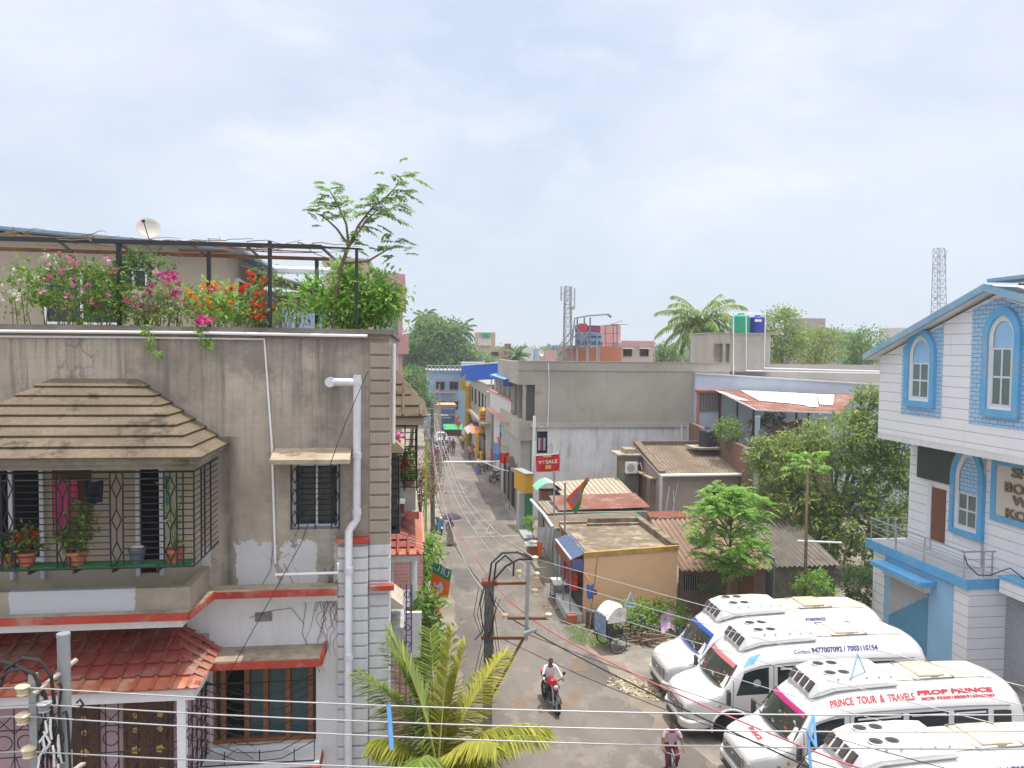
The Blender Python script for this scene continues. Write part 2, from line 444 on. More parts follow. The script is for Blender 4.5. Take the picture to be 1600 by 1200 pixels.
BAMB = worn('bamboo_wood', (.30, .18, .085), .3, 3)
GLASS = glass('dark_glass')
DARK = plain('dark_inside', (.012, .012, .014), .9, .1)
TERRA = plain('terracotta', (.42, .15, .075), .8, .2, var=.2)
CABLE = plain('cable_black', (.03, .03, .033), .55, .3)
WIRE = plain('wire_aluminium', (.42, .42, .44), .4, .5, .3)
PORC = plain('porcelain_cream', (.62, .52, .36), .3, .5)
PORCG = plain('porcelain_grey', (.34, .35, .36), .3, .5)
TYRE = plain('tyre_rubber', (.022, .022, .024), .85, .2)
ASPH = None
LEAF_A = leafmat('leaf_mid', (.08, .16, .03), (.26, .40, .09), (.42, .48, .15))
LEAF_B = leafmat('leaf_dark', (.045, .10, .035), (.15, .24, .08), (.26, .30, .11))
LEAF_C = leafmat('leaf_bright', (.15, .32, .05), (.35, .58, .13), (.46, .62, .18))
LEAF_M = leafmat('leaf_mango', (.11, .18, .05), (.37, .48, .15), (.70, .62, .10))
LEAF_F = leafmat('leaf_far', (.06, .15, .045), (.24, .38, .12), (.36, .46, .18))
LEAF_P = leafmat('palm_leaf', (.10, .17, .03), (.28, .36, .07), (.48, .46, .12))
LEAF_Y = leafmat('palm_yellowed', (.20, .25, .03), (.50, .48, .07), (.68, .54, .13))
LEAF_DRY = leafmat('leaf_dry', (.16, .10, .045), (.34, .24, .13), (.42, .33, .2))
BARK = worn('bark', (.22, .17, .12), .35, 4)
FLOWERS = {k: leafmat('petal_'+k, a, b, None, .3) for k, a, b in (
    ('pink', (.55, .10, .26), (.75, .30, .48)), ('magenta', (.45, .02, .18), (.66, .06, .30)), ('white', (.62, .58, .50), (.80, .78, .72)),
    ('orange', (.75, .22, .02), (.85, .42, .06)), ('red', (.60, .03, .02), (.80, .10, .05)))}

# ------------------------------------------------------------------ ground, road
def flat(name, pts, z, m):
    b = MB(); b.add([(x, y, z) for x, y in pts], [tuple(range(len(pts)))]); o = b.build(name, m); return tag(o, kind='structure')
t = NT('ground_earth'); p = t.tc()
c = t.mix(t.ramp(t.noise(p, .35, 6, .65), [(.38, 0), (.62, 1)]), (.20, .165, .13), (.31, .275, .235))
c = t.mix(t.ramp(t.noise(p, 2.6, 6, .7), [(.45, 0), (.8, .6)]), c, (.20, .165, .125))
t.col(c); t.bump(t.noise(p, 9, 5, .7), .4, .03); EARTH = t.set(.95, .1)
flat('ground', [(-1500, -300), (1500, -300), (1500, 2600), (-1500, 2600)], 0, EARTH)
t = NT('road_asphalt'); p = t.tc()
n1 = t.noise(t.tc((1, .4, 1)), .30, 5, .55); n2 = t.noise(t.tc((1, .7, 1)), .7, 9, .68); n3 = t.noise(p, 34, 3, .7)
c = t.mix(t.ramp(n1, [(.36, 0), (.58, 1)]), (.118, .106, .097), (.205, .18, .158))
c = t.mix(t.ramp(n2, [(.515, 0), (.56, .5)]), c, (.29, .255, .22))
c = t.mix(t.ramp(t.noise(t.tc((1, .6, 1), (9, 4, 0)), .5, 5, .6), [(.60, 0), (.68, .7)]), c, (.20, .13, .075))
c = t.mix(t.ramp(t.noise(p, 7, 5, .7), [(.55, 0), (.75, .4)]), c, (.10, .092, .085))
c = t.mix(t.ramp(t.noise(t.tc((1, 1, 1), (3, 14, 0)), 1.05, 5, .65), [(.60, 0), (.68, .6)]), c, (.11, .10, .095))
c = t.mix(t.ramp(n3, [(.3, 0), (.75, .4)]), c, (.11, .10, .09))
c = t.mix(t.ramp(t.noise(t.tc((3, .35, 1)), .8, 4, .6), [(.5, 0), (.7, .35)]), c, (.13, .12, .112))
t.col(c); t.bump(t.math('ADD', n3, t.noise(p, 6, 6, .75)), .45, .02); ASPH = t.set(.85, .25)
flat('road', [(1.9, 14), (3.2, 8), (6.0, -6), (16, -6), (11.0, 12), (8.6, 22), (7.9, 30), (7.6, 40), (8.3, 64), (8.2, 100), (9.5, 140), (5.5, 140), (3.2, 100), (1.9, 64), (1.75, 45), (1.75, 30)], .004, ASPH)
flat('road_crossing', [(-40, 2.5), (3.2, 8), (1.9, 12.2), (-40, 12.2)], .004, ASPH)
t = NT('yard_concrete'); p = t.tc()
c = t.mix(t.ramp(t.noise(p, .6, 6, .65), [(.36, 0), (.62, 1)]), (.19, .17, .148), (.325, .295, .255))
c = t.mix(t.ramp(t.noise(p, 3.1, 6, .7), [(.5, 0), (.72, .7)]), c, (.17, .15, .125))
t.col(c); t.bump(t.noise(p, 20, 4, .7), .3, .02); YARD = t.set(.9, .15)
flat('yard', [(9.3, 18), (11.0, 12), (15, -2), (30, -2), (30, 31), (8.2, 31), (7.95, 29)], .006, YARD)
# paler worn lines where trenches were filled across the road
PALE = worn('trench_fill', (.27, .245, .215), .2, 2)
def strip(px0, py0, px1, py1, w, name='road_patch'):
    a, b = az(px0, py0), az(px1, py1); d = (b-a).normalized(); n = Vector((-d.y, d.x, 0))*w/2
    k = 14; top, bot = [], []
    for i in range(k+1):
        q = a.lerp(b, i/k); j = random.uniform(.5, 1.3); top.append(q+n*j); bot.append(q-n*j*random.uniform(.7, 1.1))
    mb = MB(); vs = [(v.x, v.y, .009) for v in top]+[(v.x, v.y, .009) for v in bot]
    mb.add(vs, [(i, i+1, k+2+i, k+1+i) for i in range(k)]); tag(mb.build(name, PALE), kind='structure')
DARKP = worn('tar_patch', (.135, .125, .117), .25, 2); WETP = worn('wet_mud', (.175, .13, .088), .25, 2, rough=.6, spec=.3)
def blot(px, py, rx, ry, m, z, sd):
    c = az(px, py); r = random.Random(sd); k = 22; ph = [r.uniform(0, 6.3) for _ in range(4)]; vs = []
    for i in range(k): a = 2*PI*i/k; f = 1+.22*math.sin(2*a+ph[0])+.16*math.sin(3*a+ph[1])+.12*math.sin(5*a+ph[2])+.08*math.sin(8*a+ph[3]); vs.append((c.x+rx*f*math.cos(a), c.y+ry*f*math.sin(a), z))
    b = MB(); b.add(vs, [tuple(range(k))]); tag(b.build('road_patch', m), kind='structure')
for i, (px, py, rx, ry, m) in enumerate(((770, 752, .4, 2.6, WETP), (757, 735, .7, 1.2, WETP), (838, 912, .4, 1.4, WETP), (905, 1040, .25, .8, WETP), (726, 905, .5, 2.2, DARKP))): blot(px, py, rx, ry, m, .0095+.0006*i, i)
def verge(pts, w, seed):
    r = random.Random(seed); L, Rr = [], []
    for (x0, y0), (x1, y1) in zip(pts[:-1], pts[1:]):
        n = max(2, int((y1-y0)/.8))
        for i in range(n): f = i/n; L.append((x0+(x1-x0)*f-w*r.uniform(.3, 1.3), y0+(y1-y0)*f, .0085)); Rr.append((x0+(x1-x0)*f+w*r.uniform(.2, 1.2), y0+(y1-y0)*f, .0085))
    b = MB(); n = len(L); b.add(L+Rr, [(i, n+i, n+i+1, i+1) for i in range(n-1)]); tag(b.build('road_verge', EARTH), kind='structure')
verge([(1.7, 15), (1.7, 45), (2.0, 64), (3.3, 100)], .5, 1); verge([(8.3, 23), (7.8, 30), (7.5, 40), (8.1, 64), (8.1, 100)], .55, 2)
strip(718, 840, 832, 836, .35); strip(788, 806, 830, 805, .3)

# ------------------------------------------------------------------ the plastered house on the left
FY, SX = 13.0, -0.36            # facade plane, street side plane
t = NT('facade_plaster'); p = t.tc()
sp = t.new('ShaderNodeSeparateXYZ'); t.link(p, sp.inputs[0]); PX, PZ = sp.outputs[0], sp.outputs[2]
na = t.noise(p, .55, 6, .62); nb = t.noise(p, 3.5, 6, .7); ns = t.noise(t.tc((4.5, 4.5, .18)), 1.6, 5, .7)
c = t.mix(t.ramp(na, [(.36, 0), (.60, 1)]), (.32, .275, .225), (.50, .43, .355))
c = t.mix(t.ramp(t.noise(p, .9, 7, .72), [(.47, 0), (.62, .9)]), c, (.235, .21, .185))
c = t.mix(t.ramp(t.noise(p, 2.4, 8, .78), [(.56, 0), (.68, .55)]), c, (.19, .17, .15))
c = t.mix(t.ramp(t.noise(t.tc((1, 1, .8), (4, 2, 7)), 1.3, 5, .6), [(.54, 0), (.66, .55)]), c, (.50, .44, .375))
c = t.mix(t.ramp(nb, [(.35, 0), (.75, .45)]), c, (.33, .32, .30))
hor = t.noise(t.tc((.5, .5, 26)), 1.0, 3, .6)
c = t.mix(t.ramp(hor, [(.46, 0), (.75, .18)]), c, (.26, .21, .165))
f = t.math('MULTIPLY', t.ramp(ns, [(.48, 0), (.68, 1)]), t.ramp(t.math('MULTIPLY_ADD', PZ, .33, -2.75), [(.45, .05), (1.0, .8)]))
c = t.mix(f, c, (.15, .14, .13))
soot = t.math('MULTIPLY', t.math('MULTIPLY', t.ramp(t.math('ABSOLUTE', t.math('ADD', PX, 2.93)), [(.0, 1), (.2, 0)]), t.math('LESS_THAN', PZ, 10.55)), t.ramp(t.noise(t.tc((2, 2, .6)), 2.2, 4, .6), [(.3, .3), (.6, .95)]))
c = t.mix(soot, c, (.13, .12, .11))
soot2 = t.math('MULTIPLY', t.math('MULTIPLY', t.ramp(t.math('ABSOLUTE', t.math('ADD', PX, 1.2)), [(.0, 1), (.2, 0)]), t.math('LESS_THAN', PZ, 11.4)), t.ramp(t.noise(t.tc((2, 2, .5), (3, 1, 2)), 2.0, 4, .6), [(.35, .2), (.6, .8)]))
c = t.mix(soot2, c, (.17, .165, .155))
# white paint left in patches just above the floor band
edge = t.math('ADD', t.math('MULTIPLY', t.math('SUBTRACT', t.noise(p, 2.3, 5, .7), .5), .9), 8.74)
mz = t.math('LESS_THAN', PZ, edge)
xn = t.math('ADD', PX, t.math('MULTIPLY', t.math('SUBTRACT', t.noise(p, 4, 5, .75), .5), .32))
def band(a, b): return t.math('MULTIPLY', t.math('GREATER_THAN', xn, a), t.math('LESS_THAN', xn, b))
mx_ = t.math('MAXIMUM', t.math('MAXIMUM', band(-9.5, -3.22), band(-2.82, -2.17)), t.math('MAXIMUM', band(-2.1, -1.52), band(-1.24, -1.15)))
mw = t.math('MULTIPLY', mz, mx_)
c = t.mix(t.math('MULTIPLY', mw, t.ramp(nb, [(.3, .95), (.85, .7)])), c, (.56, .57, .60))
c = t.mix(t.cracks(.55), c, (.09, .08, .07))
t.col(c); t.bump(t.math('ADD', t.math('MULTIPLY', nb, .6), t.math('MULTIPLY', hor, .5)), .35, .02)
PLASTER = t.set(.92, .15)
t = NT('balcony_plaster'); p = t.tc(); sp = t.new('ShaderNodeSeparateXYZ'); t.link(p, sp.inputs[0])
xn = t.math('ADD', sp.outputs[0], t.math('MULTIPLY', t.math('SUBTRACT', t.noise(p, 5, 4, .7), .5), .12))
m1 = t.math('MULTIPLY', t.math('GREATER_THAN', xn, -5.75), t.math('LESS_THAN', xn, -4.02))
nb = t.noise(p, 3, 6, .7)
c = t.mix(t.ramp(nb, [(.3, 0), (.7, 1)]), (.30, .26, .21), (.40, .35, .29))
c = t.mix(m1, c, (.52, .53, .57))
low = t.ramp(t.math('ADD', t.math('MULTIPLY', sp.outputs[2], -1.8), t.math('ADD', t.noise(p, 4, 5, .7), 14.25)), [(.2, 0), (.75, .85)])
c = t.mix(low, c, (.17, .155, .135)); t.col(c); BALC = t.set(.92, .15)
t = NT('brown_tile'); p = t.tc(); n1 = t.noise(p, 1.1, 6, .68); n2 = t.noise(p, 22, 4, .7)
c = t.mix(t.ramp(n1, [(.34, 0), (.60, 1)]), (.135, .108, .078), (.215, .172, .122))
c = t.mix(t.ramp(n2, [(.35, 0), (.72, .7)]), c, (.10, .082, .06))
c = t.mix(t.ramp(t.noise(p, 1.7, 7, .78), [(.54, 0), (.64, .85)]), c, (.06, .052, .042)); t.col(c); t.bump(n2, .35, .02); BTILE = t.set(.92, .12)
RTILE = worn('red_tile', (.30, .075, .06), .3, 1.6, rough=.6, spec=.3, dirt=(.33, .25, .19))
OTILE = worn('orange_tile', (.46, .15, .085), .25, 3, rough=.55, spec=.35, dirt=(.55, .36, .27))

def pierced(mb, x0, x1, z0, z1, y0, y1, holes):
    """wall slab with rectangular openings, holes = (xa,xb,za,zb)"""
    xs = sorted({x0, x1, *[h[0] for h in holes], *[h[1] for h in holes]}); zs = sorted({z0, z1, *[h[2] for h in holes], *[h[3] for h in holes]})
    for i in range(len(xs)-1):
        for j in range(len(zs)-1):
            cx, cz = (xs[i]+xs[i+1])/2, (zs[j]+zs[j+1])/2
            if any(h[0] < cx < h[1] and h[2] < cz < h[3] for h in holes): continue
            mb.box(xs[i], xs[i+1], y0, y1, zs[j], zs[j+1])
    return mb
def hood(mb, tl, tr, zt, yw, bl, br, zb, yf, n, lip=.035, ribs=0, rib=.03, last=None):
    """lapped tile hood against a wall at y=yw; front eave at y=yf"""
    def P(s, t, o):      # s: side 0 left 1 front-left 2 front-right 3 right
        xl, xr = tl+(bl-tl)*t, tr+(br-tr)*t; y = yw+(yf-yw)*t; z = zt+(zb-zt)*t + o*.75
        return {0: (xl-o*.5, yw, z), 1: (xl-o*.5, y-o*.5, z), 2: (xr+o*.5, y-o*.5, z), 3: (xr+o*.5, yw, z)}[s]
    for i in range(n):
        t0, t1 = i/n, (i+1)/n; k = last if (last is not None and i == n-1) else 0
        for s in range(3):
            a, b, c_, d = P(s, t0, 0), P(s+1, t0, 0), P(s+1, t1, lip), P(s, t1, lip)
            if t0 == 0 and yw != yf and s in (0, 2): mb.add([a, c_, d] if s == 0 else [a, b, c_, d], [(0,1,2)] if s == 0 else [(0,1,2,3)], k)
            else: mb.quad(a, b, c_, d, k)
            mb.quad(d, c_, P(s+1, t1, 0), P(s, t1, 0), k)
    if ribs:
        xs = [bl+(br-bl)*(j+.5)/ribs for j in range(ribs)]
        for x in xs:
            t0 = 0 if tl <= x <= tr else ((tl-x)/(tl-bl) if x < tl else (x-tr)/(br-tr))
            for i in range(n):
                ta, tb = max(t0, i/n), (i+1)/n
                if ta >= tb: continue
                k = last if (last is not None and i == n-1) else 0
                def Q(t, o): return (x, yw+(yf-yw)*t-o*.5, zt+(zb-zt)*t+o*.8)
                a, b = Vector(Q(ta, rib*.4)), Vector(Q(tb, lip+rib*.4))
                for sx in (-1,):
                    mb.add([a+Vector((-.045,0,0)), a+Vector((0,-.02,rib)), a+Vector((.02,0,0)), b+Vector((-.045,0,0)), b+Vector((0,-.02,rib)), b+Vector((.02,0,0))], [(0,1,4,3),(1,2,5,4),(3,4,5)], k)
        m_ = max(2, int(ribs*(abs(yw-yf)/(br-bl))+.5))
        for sd in (0, 1):
            for j in range(m_):
                y = yw+(yf-yw)*(j+.6)/m_; t0 = (y-yw)/(yf-yw)
                xe, xt = (bl, tl) if sd == 0 else (br, tr); o = -1 if sd == 0 else 1
                a = Vector((xt+(xe-xt)*t0, y, zt+(zb-zt)*t0+.02)); b = Vector((xe+o*.02, y, zb+.05))
                mb.add([a+Vector((0,-.045,0)), a+Vector((0,0,rib)), a+Vector((0,.02,0)), b+Vector((0,-.045,0)), b+Vector((0,0,rib)), b+Vector((0,.02,0))], [(0,1,4,3),(1,2,5,4),(3,4,5)], 0)
    return mb

H = thing('plastered_house', 'unpainted plaster corner house with brown tiled balcony hood above a red tiled porch', 'house', (SX-4, FY+3, 0))
XL = -17.0; BACK = 24.5
wA, wB = ay(455, 725, FY), ay(530, 826, FY); WX0, WX1, WZ0, WZ1 = wA.x, wB.x, wB.z, wA.z
lA, lB = ay(330, 1048, FY), ay(494, 1160, FY); LX0, LX1, LZ0, LZ1 = lA.x, lB.x, lB.z, lA.z
BAND = 8.07
b = MB(); pierced(b, XL, SX, BAND, 12.25, FY, FY+.3, [(WX0, WX1, WZ0, WZ1)]); b.build('upper_wall', PLASTER, H)
b = MB(); pierced(b, XL, SX, 0, BAND-.16, FY, FY+.3, [(LX0, LX1, LZ0, LZ1)]); b.build('lower_wall', WHITE, H)
b = MB(); b.box(XL, SX, FY+.3, BACK, 0, 11.3); b.build('house_body', CONC, H)
b = MB(); b.box(SX-.25, SX, FY+.3, BACK, 11.3, 12.25); b.box(XL, SX-.25, BACK-.25, BACK, 11.3, 12.25); b.build('parapet', CONC, H)
b = MB(); b.box(XL, SX+.04, FY-.09, FY+.33, 12.25, 12.33); b.box(XL, SX+.02, FY-.045, FY, 12.16, 12.25); b.box(SX-.3, SX+.07, FY+.33, BACK, 12.25, 12.33); b.build('coping', CONC_D, H)
# grooved corner piers
GRV = worn('groove_block', (.37, .315, .265), .2, 1.5, streak=.4, dirt=(.2, .17, .14)); GRW = worn('groove_block_white', (.60, .61, .63), .12, 1.5, streak=.5, dirt=(.36, .35, .34))
b = MB(); z = 8.72
while z < 12.1: b.box(-.66, SX+.05, FY-.05, FY+.6, z, z+.185); z += .213
b.box(-.655, SX+.03, FY-.012, FY+.5, 8.7, 12.16); b.build('corner_pier', GRV, H, bevel=.012)
b = MB(); z = 3.0
while z < 8.6: b.box(-.66, SX+.05, FY-.05, FY+.6, z, z+.185); z += .213
b.box(-.655, SX+.03, FY-.012, FY+.5, 3, 8.7); b.build('corner_pier', GRW, H, bevel=.012)
b = MB(); z = 3.0
while z < 8.72: b.box(-1.17, -.67, FY-.14, FY-.002, z, z+.185); z += .213
b.box(-1.15, -.69, FY-.10, FY-.003, 3, 8.75); b.build('pilaster', GRW, H, bevel=.012)
b = MB(); b.box(-1.2, -.66, FY-.2, FY-.004, 8.78, 8.86); b.build('pilaster_cap', RED_EDGE, H)
# floor band (ledge) with its step out round the balcony
ls = ay(328, 916, FY).x; yb = 11.73; le = -6.95
b = MB(); b.k = 0
b.prism([(XL, FY-.32, BAND-.11), (le, FY-.32, BAND-.11), (le, yb, BAND-.11), (ls, yb, BAND-.11), (ls+.14, FY-.32, BAND-.11), (-1.16, FY-.32, BAND-.11), (-1.16, FY+.02, BAND-.11), (XL, FY+.02, BAND-.11)], (0, 0, .13))
b.build('floor_ledge', SLAB, H)
b = MB()
def trim(pts, z0, z1, o=.025):
    for (a, c) in zip(pts[:-1], pts[1:]):
        b.bar((a[0], a[1], (z0+z1)/2), (c[0], c[1], (z0+z1)/2), o*2, z1-z0)
trim([(XL, FY-.325), (le, FY-.325)], BAND-.10, BAND+.01); trim([(le, yb-.005), (ls, yb-.005)], BAND-.10, BAND+.01); trim([(ls+.003, yb), (ls+.145, FY-.325), (-1.16, FY-.325)], BAND-.10, BAND+.01)
b.box(-.64, SX+.12, FY-.2, FY-.052, 7.98, 8.06); b.build('red_ledge_edge', RED_EDGE, H)
b = MB(); b.box(le+.1, ls-.1, yb+.1, FY-.002, BAND-.24, BAND-.11); b.box(ls-.0, -1.17, FY-.12, FY-.002, BAND-.26, BAND-.11); b.build('ledge_soffit', WHITE, H)
# balcony: parapet, bays, grille
yp = 11.86; xr = ay(297, 905, yp).x; xl = -6.75; zp = 8.42; ztop = 10.16; PZ0 = BAND+.02
b = MB(); b.box(xl, xr, yp, yp+.12, PZ0, zp); b.box(xr-.12, xr, yp+.12, FY-.002, PZ0, zp); b.box(xl, xl+.12, yp+.12, FY-.002, PZ0, zp); b.build('balcony_parapet', BALC, H)
b = MB(); b.box(xl+.12, xr-.12, FY-.02, FY-.003, PZ0, 10.3); b.build('balcony_back_wall', CREAM, H)
for (p0, p1) in ((-40, 20), (22, 66), (222, 252)): MB().box(ay(p0, 800, FY).x, ay(p1, 800, FY).x, FY-.05, FY-.021, 8.66 if p0 < 200 else 8.35, 10.1).build('balcony_opening', DARK, H)
b = MB()
for p0 in (20, 68, 217, 254): MB().box(ay(p0, 800, FY).x-.025, ay(p0, 800, FY).x+.035, FY-.09, FY-.022, 8.3, 10.12).build('opening_frame', PVC, H)
MB().box(ay(0, 800, FY).x, ay(70, 800, FY).x, FY-.08, FY-.022, 8.58, 8.65).build('opening_sill', PVC, H)
b = MB(); b.box(ay(84, 800, FY).x, ay(144, 800, FY).x, FY-.045, FY-.021, 8.9, 10.1); b.build('brown_shutter', WOOD, H)
yg = 11.56; xg = ay(303, 800, yg).x
b = MB(); hb = .0085
def gx(px): return ay(px, 800, yg).x
zg0, zg1 = ay(150, 888, yg).z, ay(150, 738, yg).z
cols = [(-75, -55), (2, 22), (88, 108), (172, 192), (256, 276)]
vx = sorted([v for c_ in cols for v in c_]+[286, 303])
for v in vx: b.tube([(gx(v), yg, zg0), (gx(v), yg, zg1)], .013, 5)
n = 15
for i in range(n+1):
    z = zg0+(zg1-zg0)*i/n
    prev = -110
    for c0, c1 in cols+[(303, 400)]:
        b.tube([(gx(prev), yg, z), (gx(min(c0, 303)), yg, z)], hb, 4); prev = c1
    b.tube([(gx(303), yg, z), (gx(303), FY-.05, z)], hb, 4)
for c0, c1 in cols:
    xm = (gx(c0)+gx(c1))/2; hw = (gx(c1)-gx(c0))*.38; hh = .155
    for k in range(3):
        zc = zg0+(zg1-zg0)*(.16+.34*k)
        q = [(xm, yg, zc-hh), (xm+hw, yg, zc), (xm, yg, zc+hh), (xm-hw, yg, zc)]
        for i in range(4): b.tube([q[i], q[(i+1) % 4]], .010, 4)
    for za, zb_ in ((0, .16-.115), (.16+.105, .5-.105), (.5+.105, .84-.105), (.84+.105, 1)):
        b.tube([(xm, yg, zg0+(zg1-zg0)*za), (xm, yg, zg0+(zg1-zg0)*zb_)], .010, 4)
for z in (zg0, zg1): b.tube([(gx(-110), yg, z), (gx(303), yg, z), (gx(303), FY-.03, z)], .016, 5)
for yy in (11.95, 12.15, 12.5): b.tube([(gx(303), yy, zg0), (gx(303), yy, zg1)], .014, 5)
for px in (43, 114, 175, 245): b.bar((gx(px), yg, zg0-.02), (gx(px), yp+.05, zg0-.04), .03, .10)
b.build('balcony_grille', IRON, H)
b = MB(); b.box(gx(-110), gx(296), yg+.02, yp+.02, zg0+.004, zg0+.024); b.build('green_shelf', plain('green_sheet', (.03, .22, .07), .5), H)
# brown tiled hood
trr, tll = ay(215, 592, FY), ay(83, 592, FY); e = ay(312, 717, 11.26)
b = MB(); hood(b, tll.x, trr.x, trr.z, FY, tll.x-(e.x-trr.x), e.x, e.z, 11.26, 8, .04); HL = tll.x-(e.x-trr.x); b.build('balcony_hood', BTILE, H)
b = MB(); b.box(HL+.06, e.x-.06, 11.36, FY-.002, e.z-.09, e.z-.012); b.box(HL+.12, e.x-.12, 11.44, FY-.003, e.z-.17, e.z-.09); b.build('hood_soffit', worn('hood_edge', (.30, .27, .22), .3, 4, dirt=(.10, .105, .06)), H)
# upper window
b = MB(); fr = .05
def frame(b, x0, x1, z0, z1, y, w=.05, d=.06, mull=()):
    b.box(x0, x0+w, y, y+d, z0, z1); b.box(x1-w, x1, y, y+d, z0, z1); b.box(x0+w, x1-w, y, y+d, z0, z0+w); b.box(x0+w, x1-w, y, y+d, z1-w, z1)
    for m in mull: b.box(m-w/2, m+w/2, y+.004, y+d-.004, z0+w, z1-w)
wn_ = MB().box(WX0, WX1, FY+.22, FY+.235, WZ0, WZ1).build('window', GLASS, H)
frame(b, WX0, WX1, WZ0, WZ1, FY+.14, .05, .07, ((WX0+WX1)/2,)); b.build('frame', PVC, wn_)
b = MB()
for i in range(12): z = WZ0+(WZ1-WZ0)*(i+.5)/12; b.tube([(WX0+.12, FY-.02, z), (WX1-.12, FY-.02, z)], .0055, 4)
for x in (WX0, WX0+.12, (WX0+WX1)/2, WX1-.12, WX1): b.tube([(x, FY-.02, WZ0), (x, FY-.02, WZ1)], .010, 4)
for sd in (-1, 1):
    xm = (WX0 if sd < 0 else WX1) - sd*.06
    for k in range(3):
        zc = WZ0+(WZ1-WZ0)*(.17+.33*k)
        for q in ((-.05, 0), (.05, 0)): b.tube([(xm+q[0], FY-.02, zc), (xm, FY-.02, zc+.13)], .008, 4); b.tube([(xm+q[0], FY-.02, zc), (xm, FY-.02, zc-.13)], .008, 4)
b.build('grille', IRON, wn_)
c0, c1 = ay(430, 700, FY), ay(550, 700, FY); cf = ay(426, 719, FY-.55)
b = MB(); b.prism([(c0.x, FY-.001, c0.z), (c0.x, FY-.55, cf.z), (c0.x, FY-.55, cf.z-.07), (c0.x, FY-.001, c0.z-.16)], (c1.x-c0.x, 0, 0)); b.build('window_shade', SLAB, H)
# lower window: shade, grille box, shutters
s0, s1 = ay(328, 1023, FY), ay(507, 1020, FY); sf = ay(326, 1041, FY-.62)
b = MB(); b.box(s0.x, s1.x, FY-.62, FY-.001, sf.z, sf.z+.06); b.build('window_shade', SLAB, H)
b = MB(); b.box(s0.x-.01, s1.x+.015, FY-.645, FY-.60, sf.z-.07, sf.z+.045); b.box(s1.x+.001, s1.x+.04, FY-.6, FY-.002, sf.z-.06, sf.z+.1); b.build('shade_edge', RED_EDGE, H)
lw = MB().box(LX0, LX1, FY+.2, FY+.215, LZ0, LZ1).build('window', glass('teal_glass', (.03, .075, .085), .15), H)
b = MB()
for px in (330, 345, 382, 412, 447, 483): x = ay(px, 1100, FY).x; b.box(x-.03, x+.05, FY+.13, FY+.19, LZ0, LZ1)
b.box(LX0, LX1, FY+.12, FY+.2, LZ0, LZ0+.07); b.build('frame', worn('teak_frame', (.30, .12, .06), .2, 3), lw)
b = MB(); b.box(ay(352, 1100, FY).x, ay(380, 1100, FY).x, FY+.16, FY+.195, LZ0+.1, LZ1); b.build('open_sash', DARK, lw)
b = MB(); yq = FY-.42
b.tube([(LX0-.05, yq, LZ1-.05), (LX0-.05, yq, LZ0-.08), (LX1+.02, yq, LZ0-.08), (LX1+.02, yq, LZ1-.05), (LX0-.05, yq, LZ1-.05)], .013, 5)
for i in range(9):
    z = LZ0-.02+(LZ1-LZ0)*i/9.5; xm = (LX0+LX1)/2
    b.tube([(LX0-.05, yq, z+.26), (xm-.35, yq, z), (xm, yq, z-.02)], .008, 4); b.tube([(LX1, yq, z+.26), (xm+.35, yq, z), (xm, yq, z-.02)], .008, 4)
    b.tube([(LX0-.05, yq, z+.05), (LX0-.05, FY, z+.05)], .007, 4)
for x in (LX0+.3, (LX0+LX1)/2, LX1-.3): b.tube([(x, yq, LZ0-.08), (x, yq, LZ0+.14)], .009, 4)
for i in range(6):
    z = LZ0+.2*i; b.tube([(LX0+.25+.1*(i % 2), yq, z), (LX0+.5, yq, z+.18), (LX0+.75, yq, z)], .007, 4)
b.build('grille', IRON, lw)
b = MB(); b.box(LX0-.12, LX1+.1, FY-.46, FY-.001, LZ0-.16, LZ0-.09); b.build('sill', WHITE, lw)
b = MB(); b.box(LX0-.14, LX1+.12, FY-.49, FY-.003, LZ0-.26, LZ0-.16); b.build('sill_edge', RED_EDGE, lw)
b = MB(); vz = ay(412, 964, FY)
for i in range(4):
    for j in range(2): b.ring((vz.x-.10+.066*i, FY-.012, vz.z-.03+.07*j), .026, .008, 8, 4)
b.box(vz.x-.14, vz.x+.14, FY-.008, FY-.001, vz.z-.075, vz.z+.085); b.build('air_vent', worn('vent_block', (.30, .30, .30), .4, 20), H)
# red tiled porch with grille and carved doors
q0, q1 = ay(185, 972, FY), ay(62, 972, FY); pe = ay(306, 1077, 11.5); pw = ay(333, 1017, FY)
qx = ay(262, 972, FY).x
b = MB(); hood(b, -6.15, qx, 7.62, FY, -7.6, pe.x+.02, pe.z, 11.5, 6, .045, ribs=18, rib=.035, last=1); b.build('porch_roof', [RTILE, OTILE], H, bevel=0)
b = MB(); b.box(-7.5, pe.x-.05, 11.6, 11.72, pe.z-.2, pe.z-.03); b.box(pe.x-.17, pe.x-.05, 11.72, FY-.002, pe.z-.2, pe.z-.03); b.build('porch_beam', WHITE, H)
cxp = ay(285, 1130, 11.66).x; b = MB(); b.box(cxp-.06, cxp+.06, 11.6, 11.72, 3, pe.z-.2); b.build('porch_column', WHITE, H)
b = MB(); b.box(-7.5, ay(330, 1100, FY).x-.02, FY-.03, FY-.002, 3, 7.3); b.build('porch_back_wall', worn('lilac_paint', (.50, .36, .40), .12, 1.5), H)
GOLD = plain('gilt', (.50, .36, .12), .35, .5, .5); DOORM = worn('carved_door', (.115, .052, .032), .3, 6, rough=.5, spec=.35)
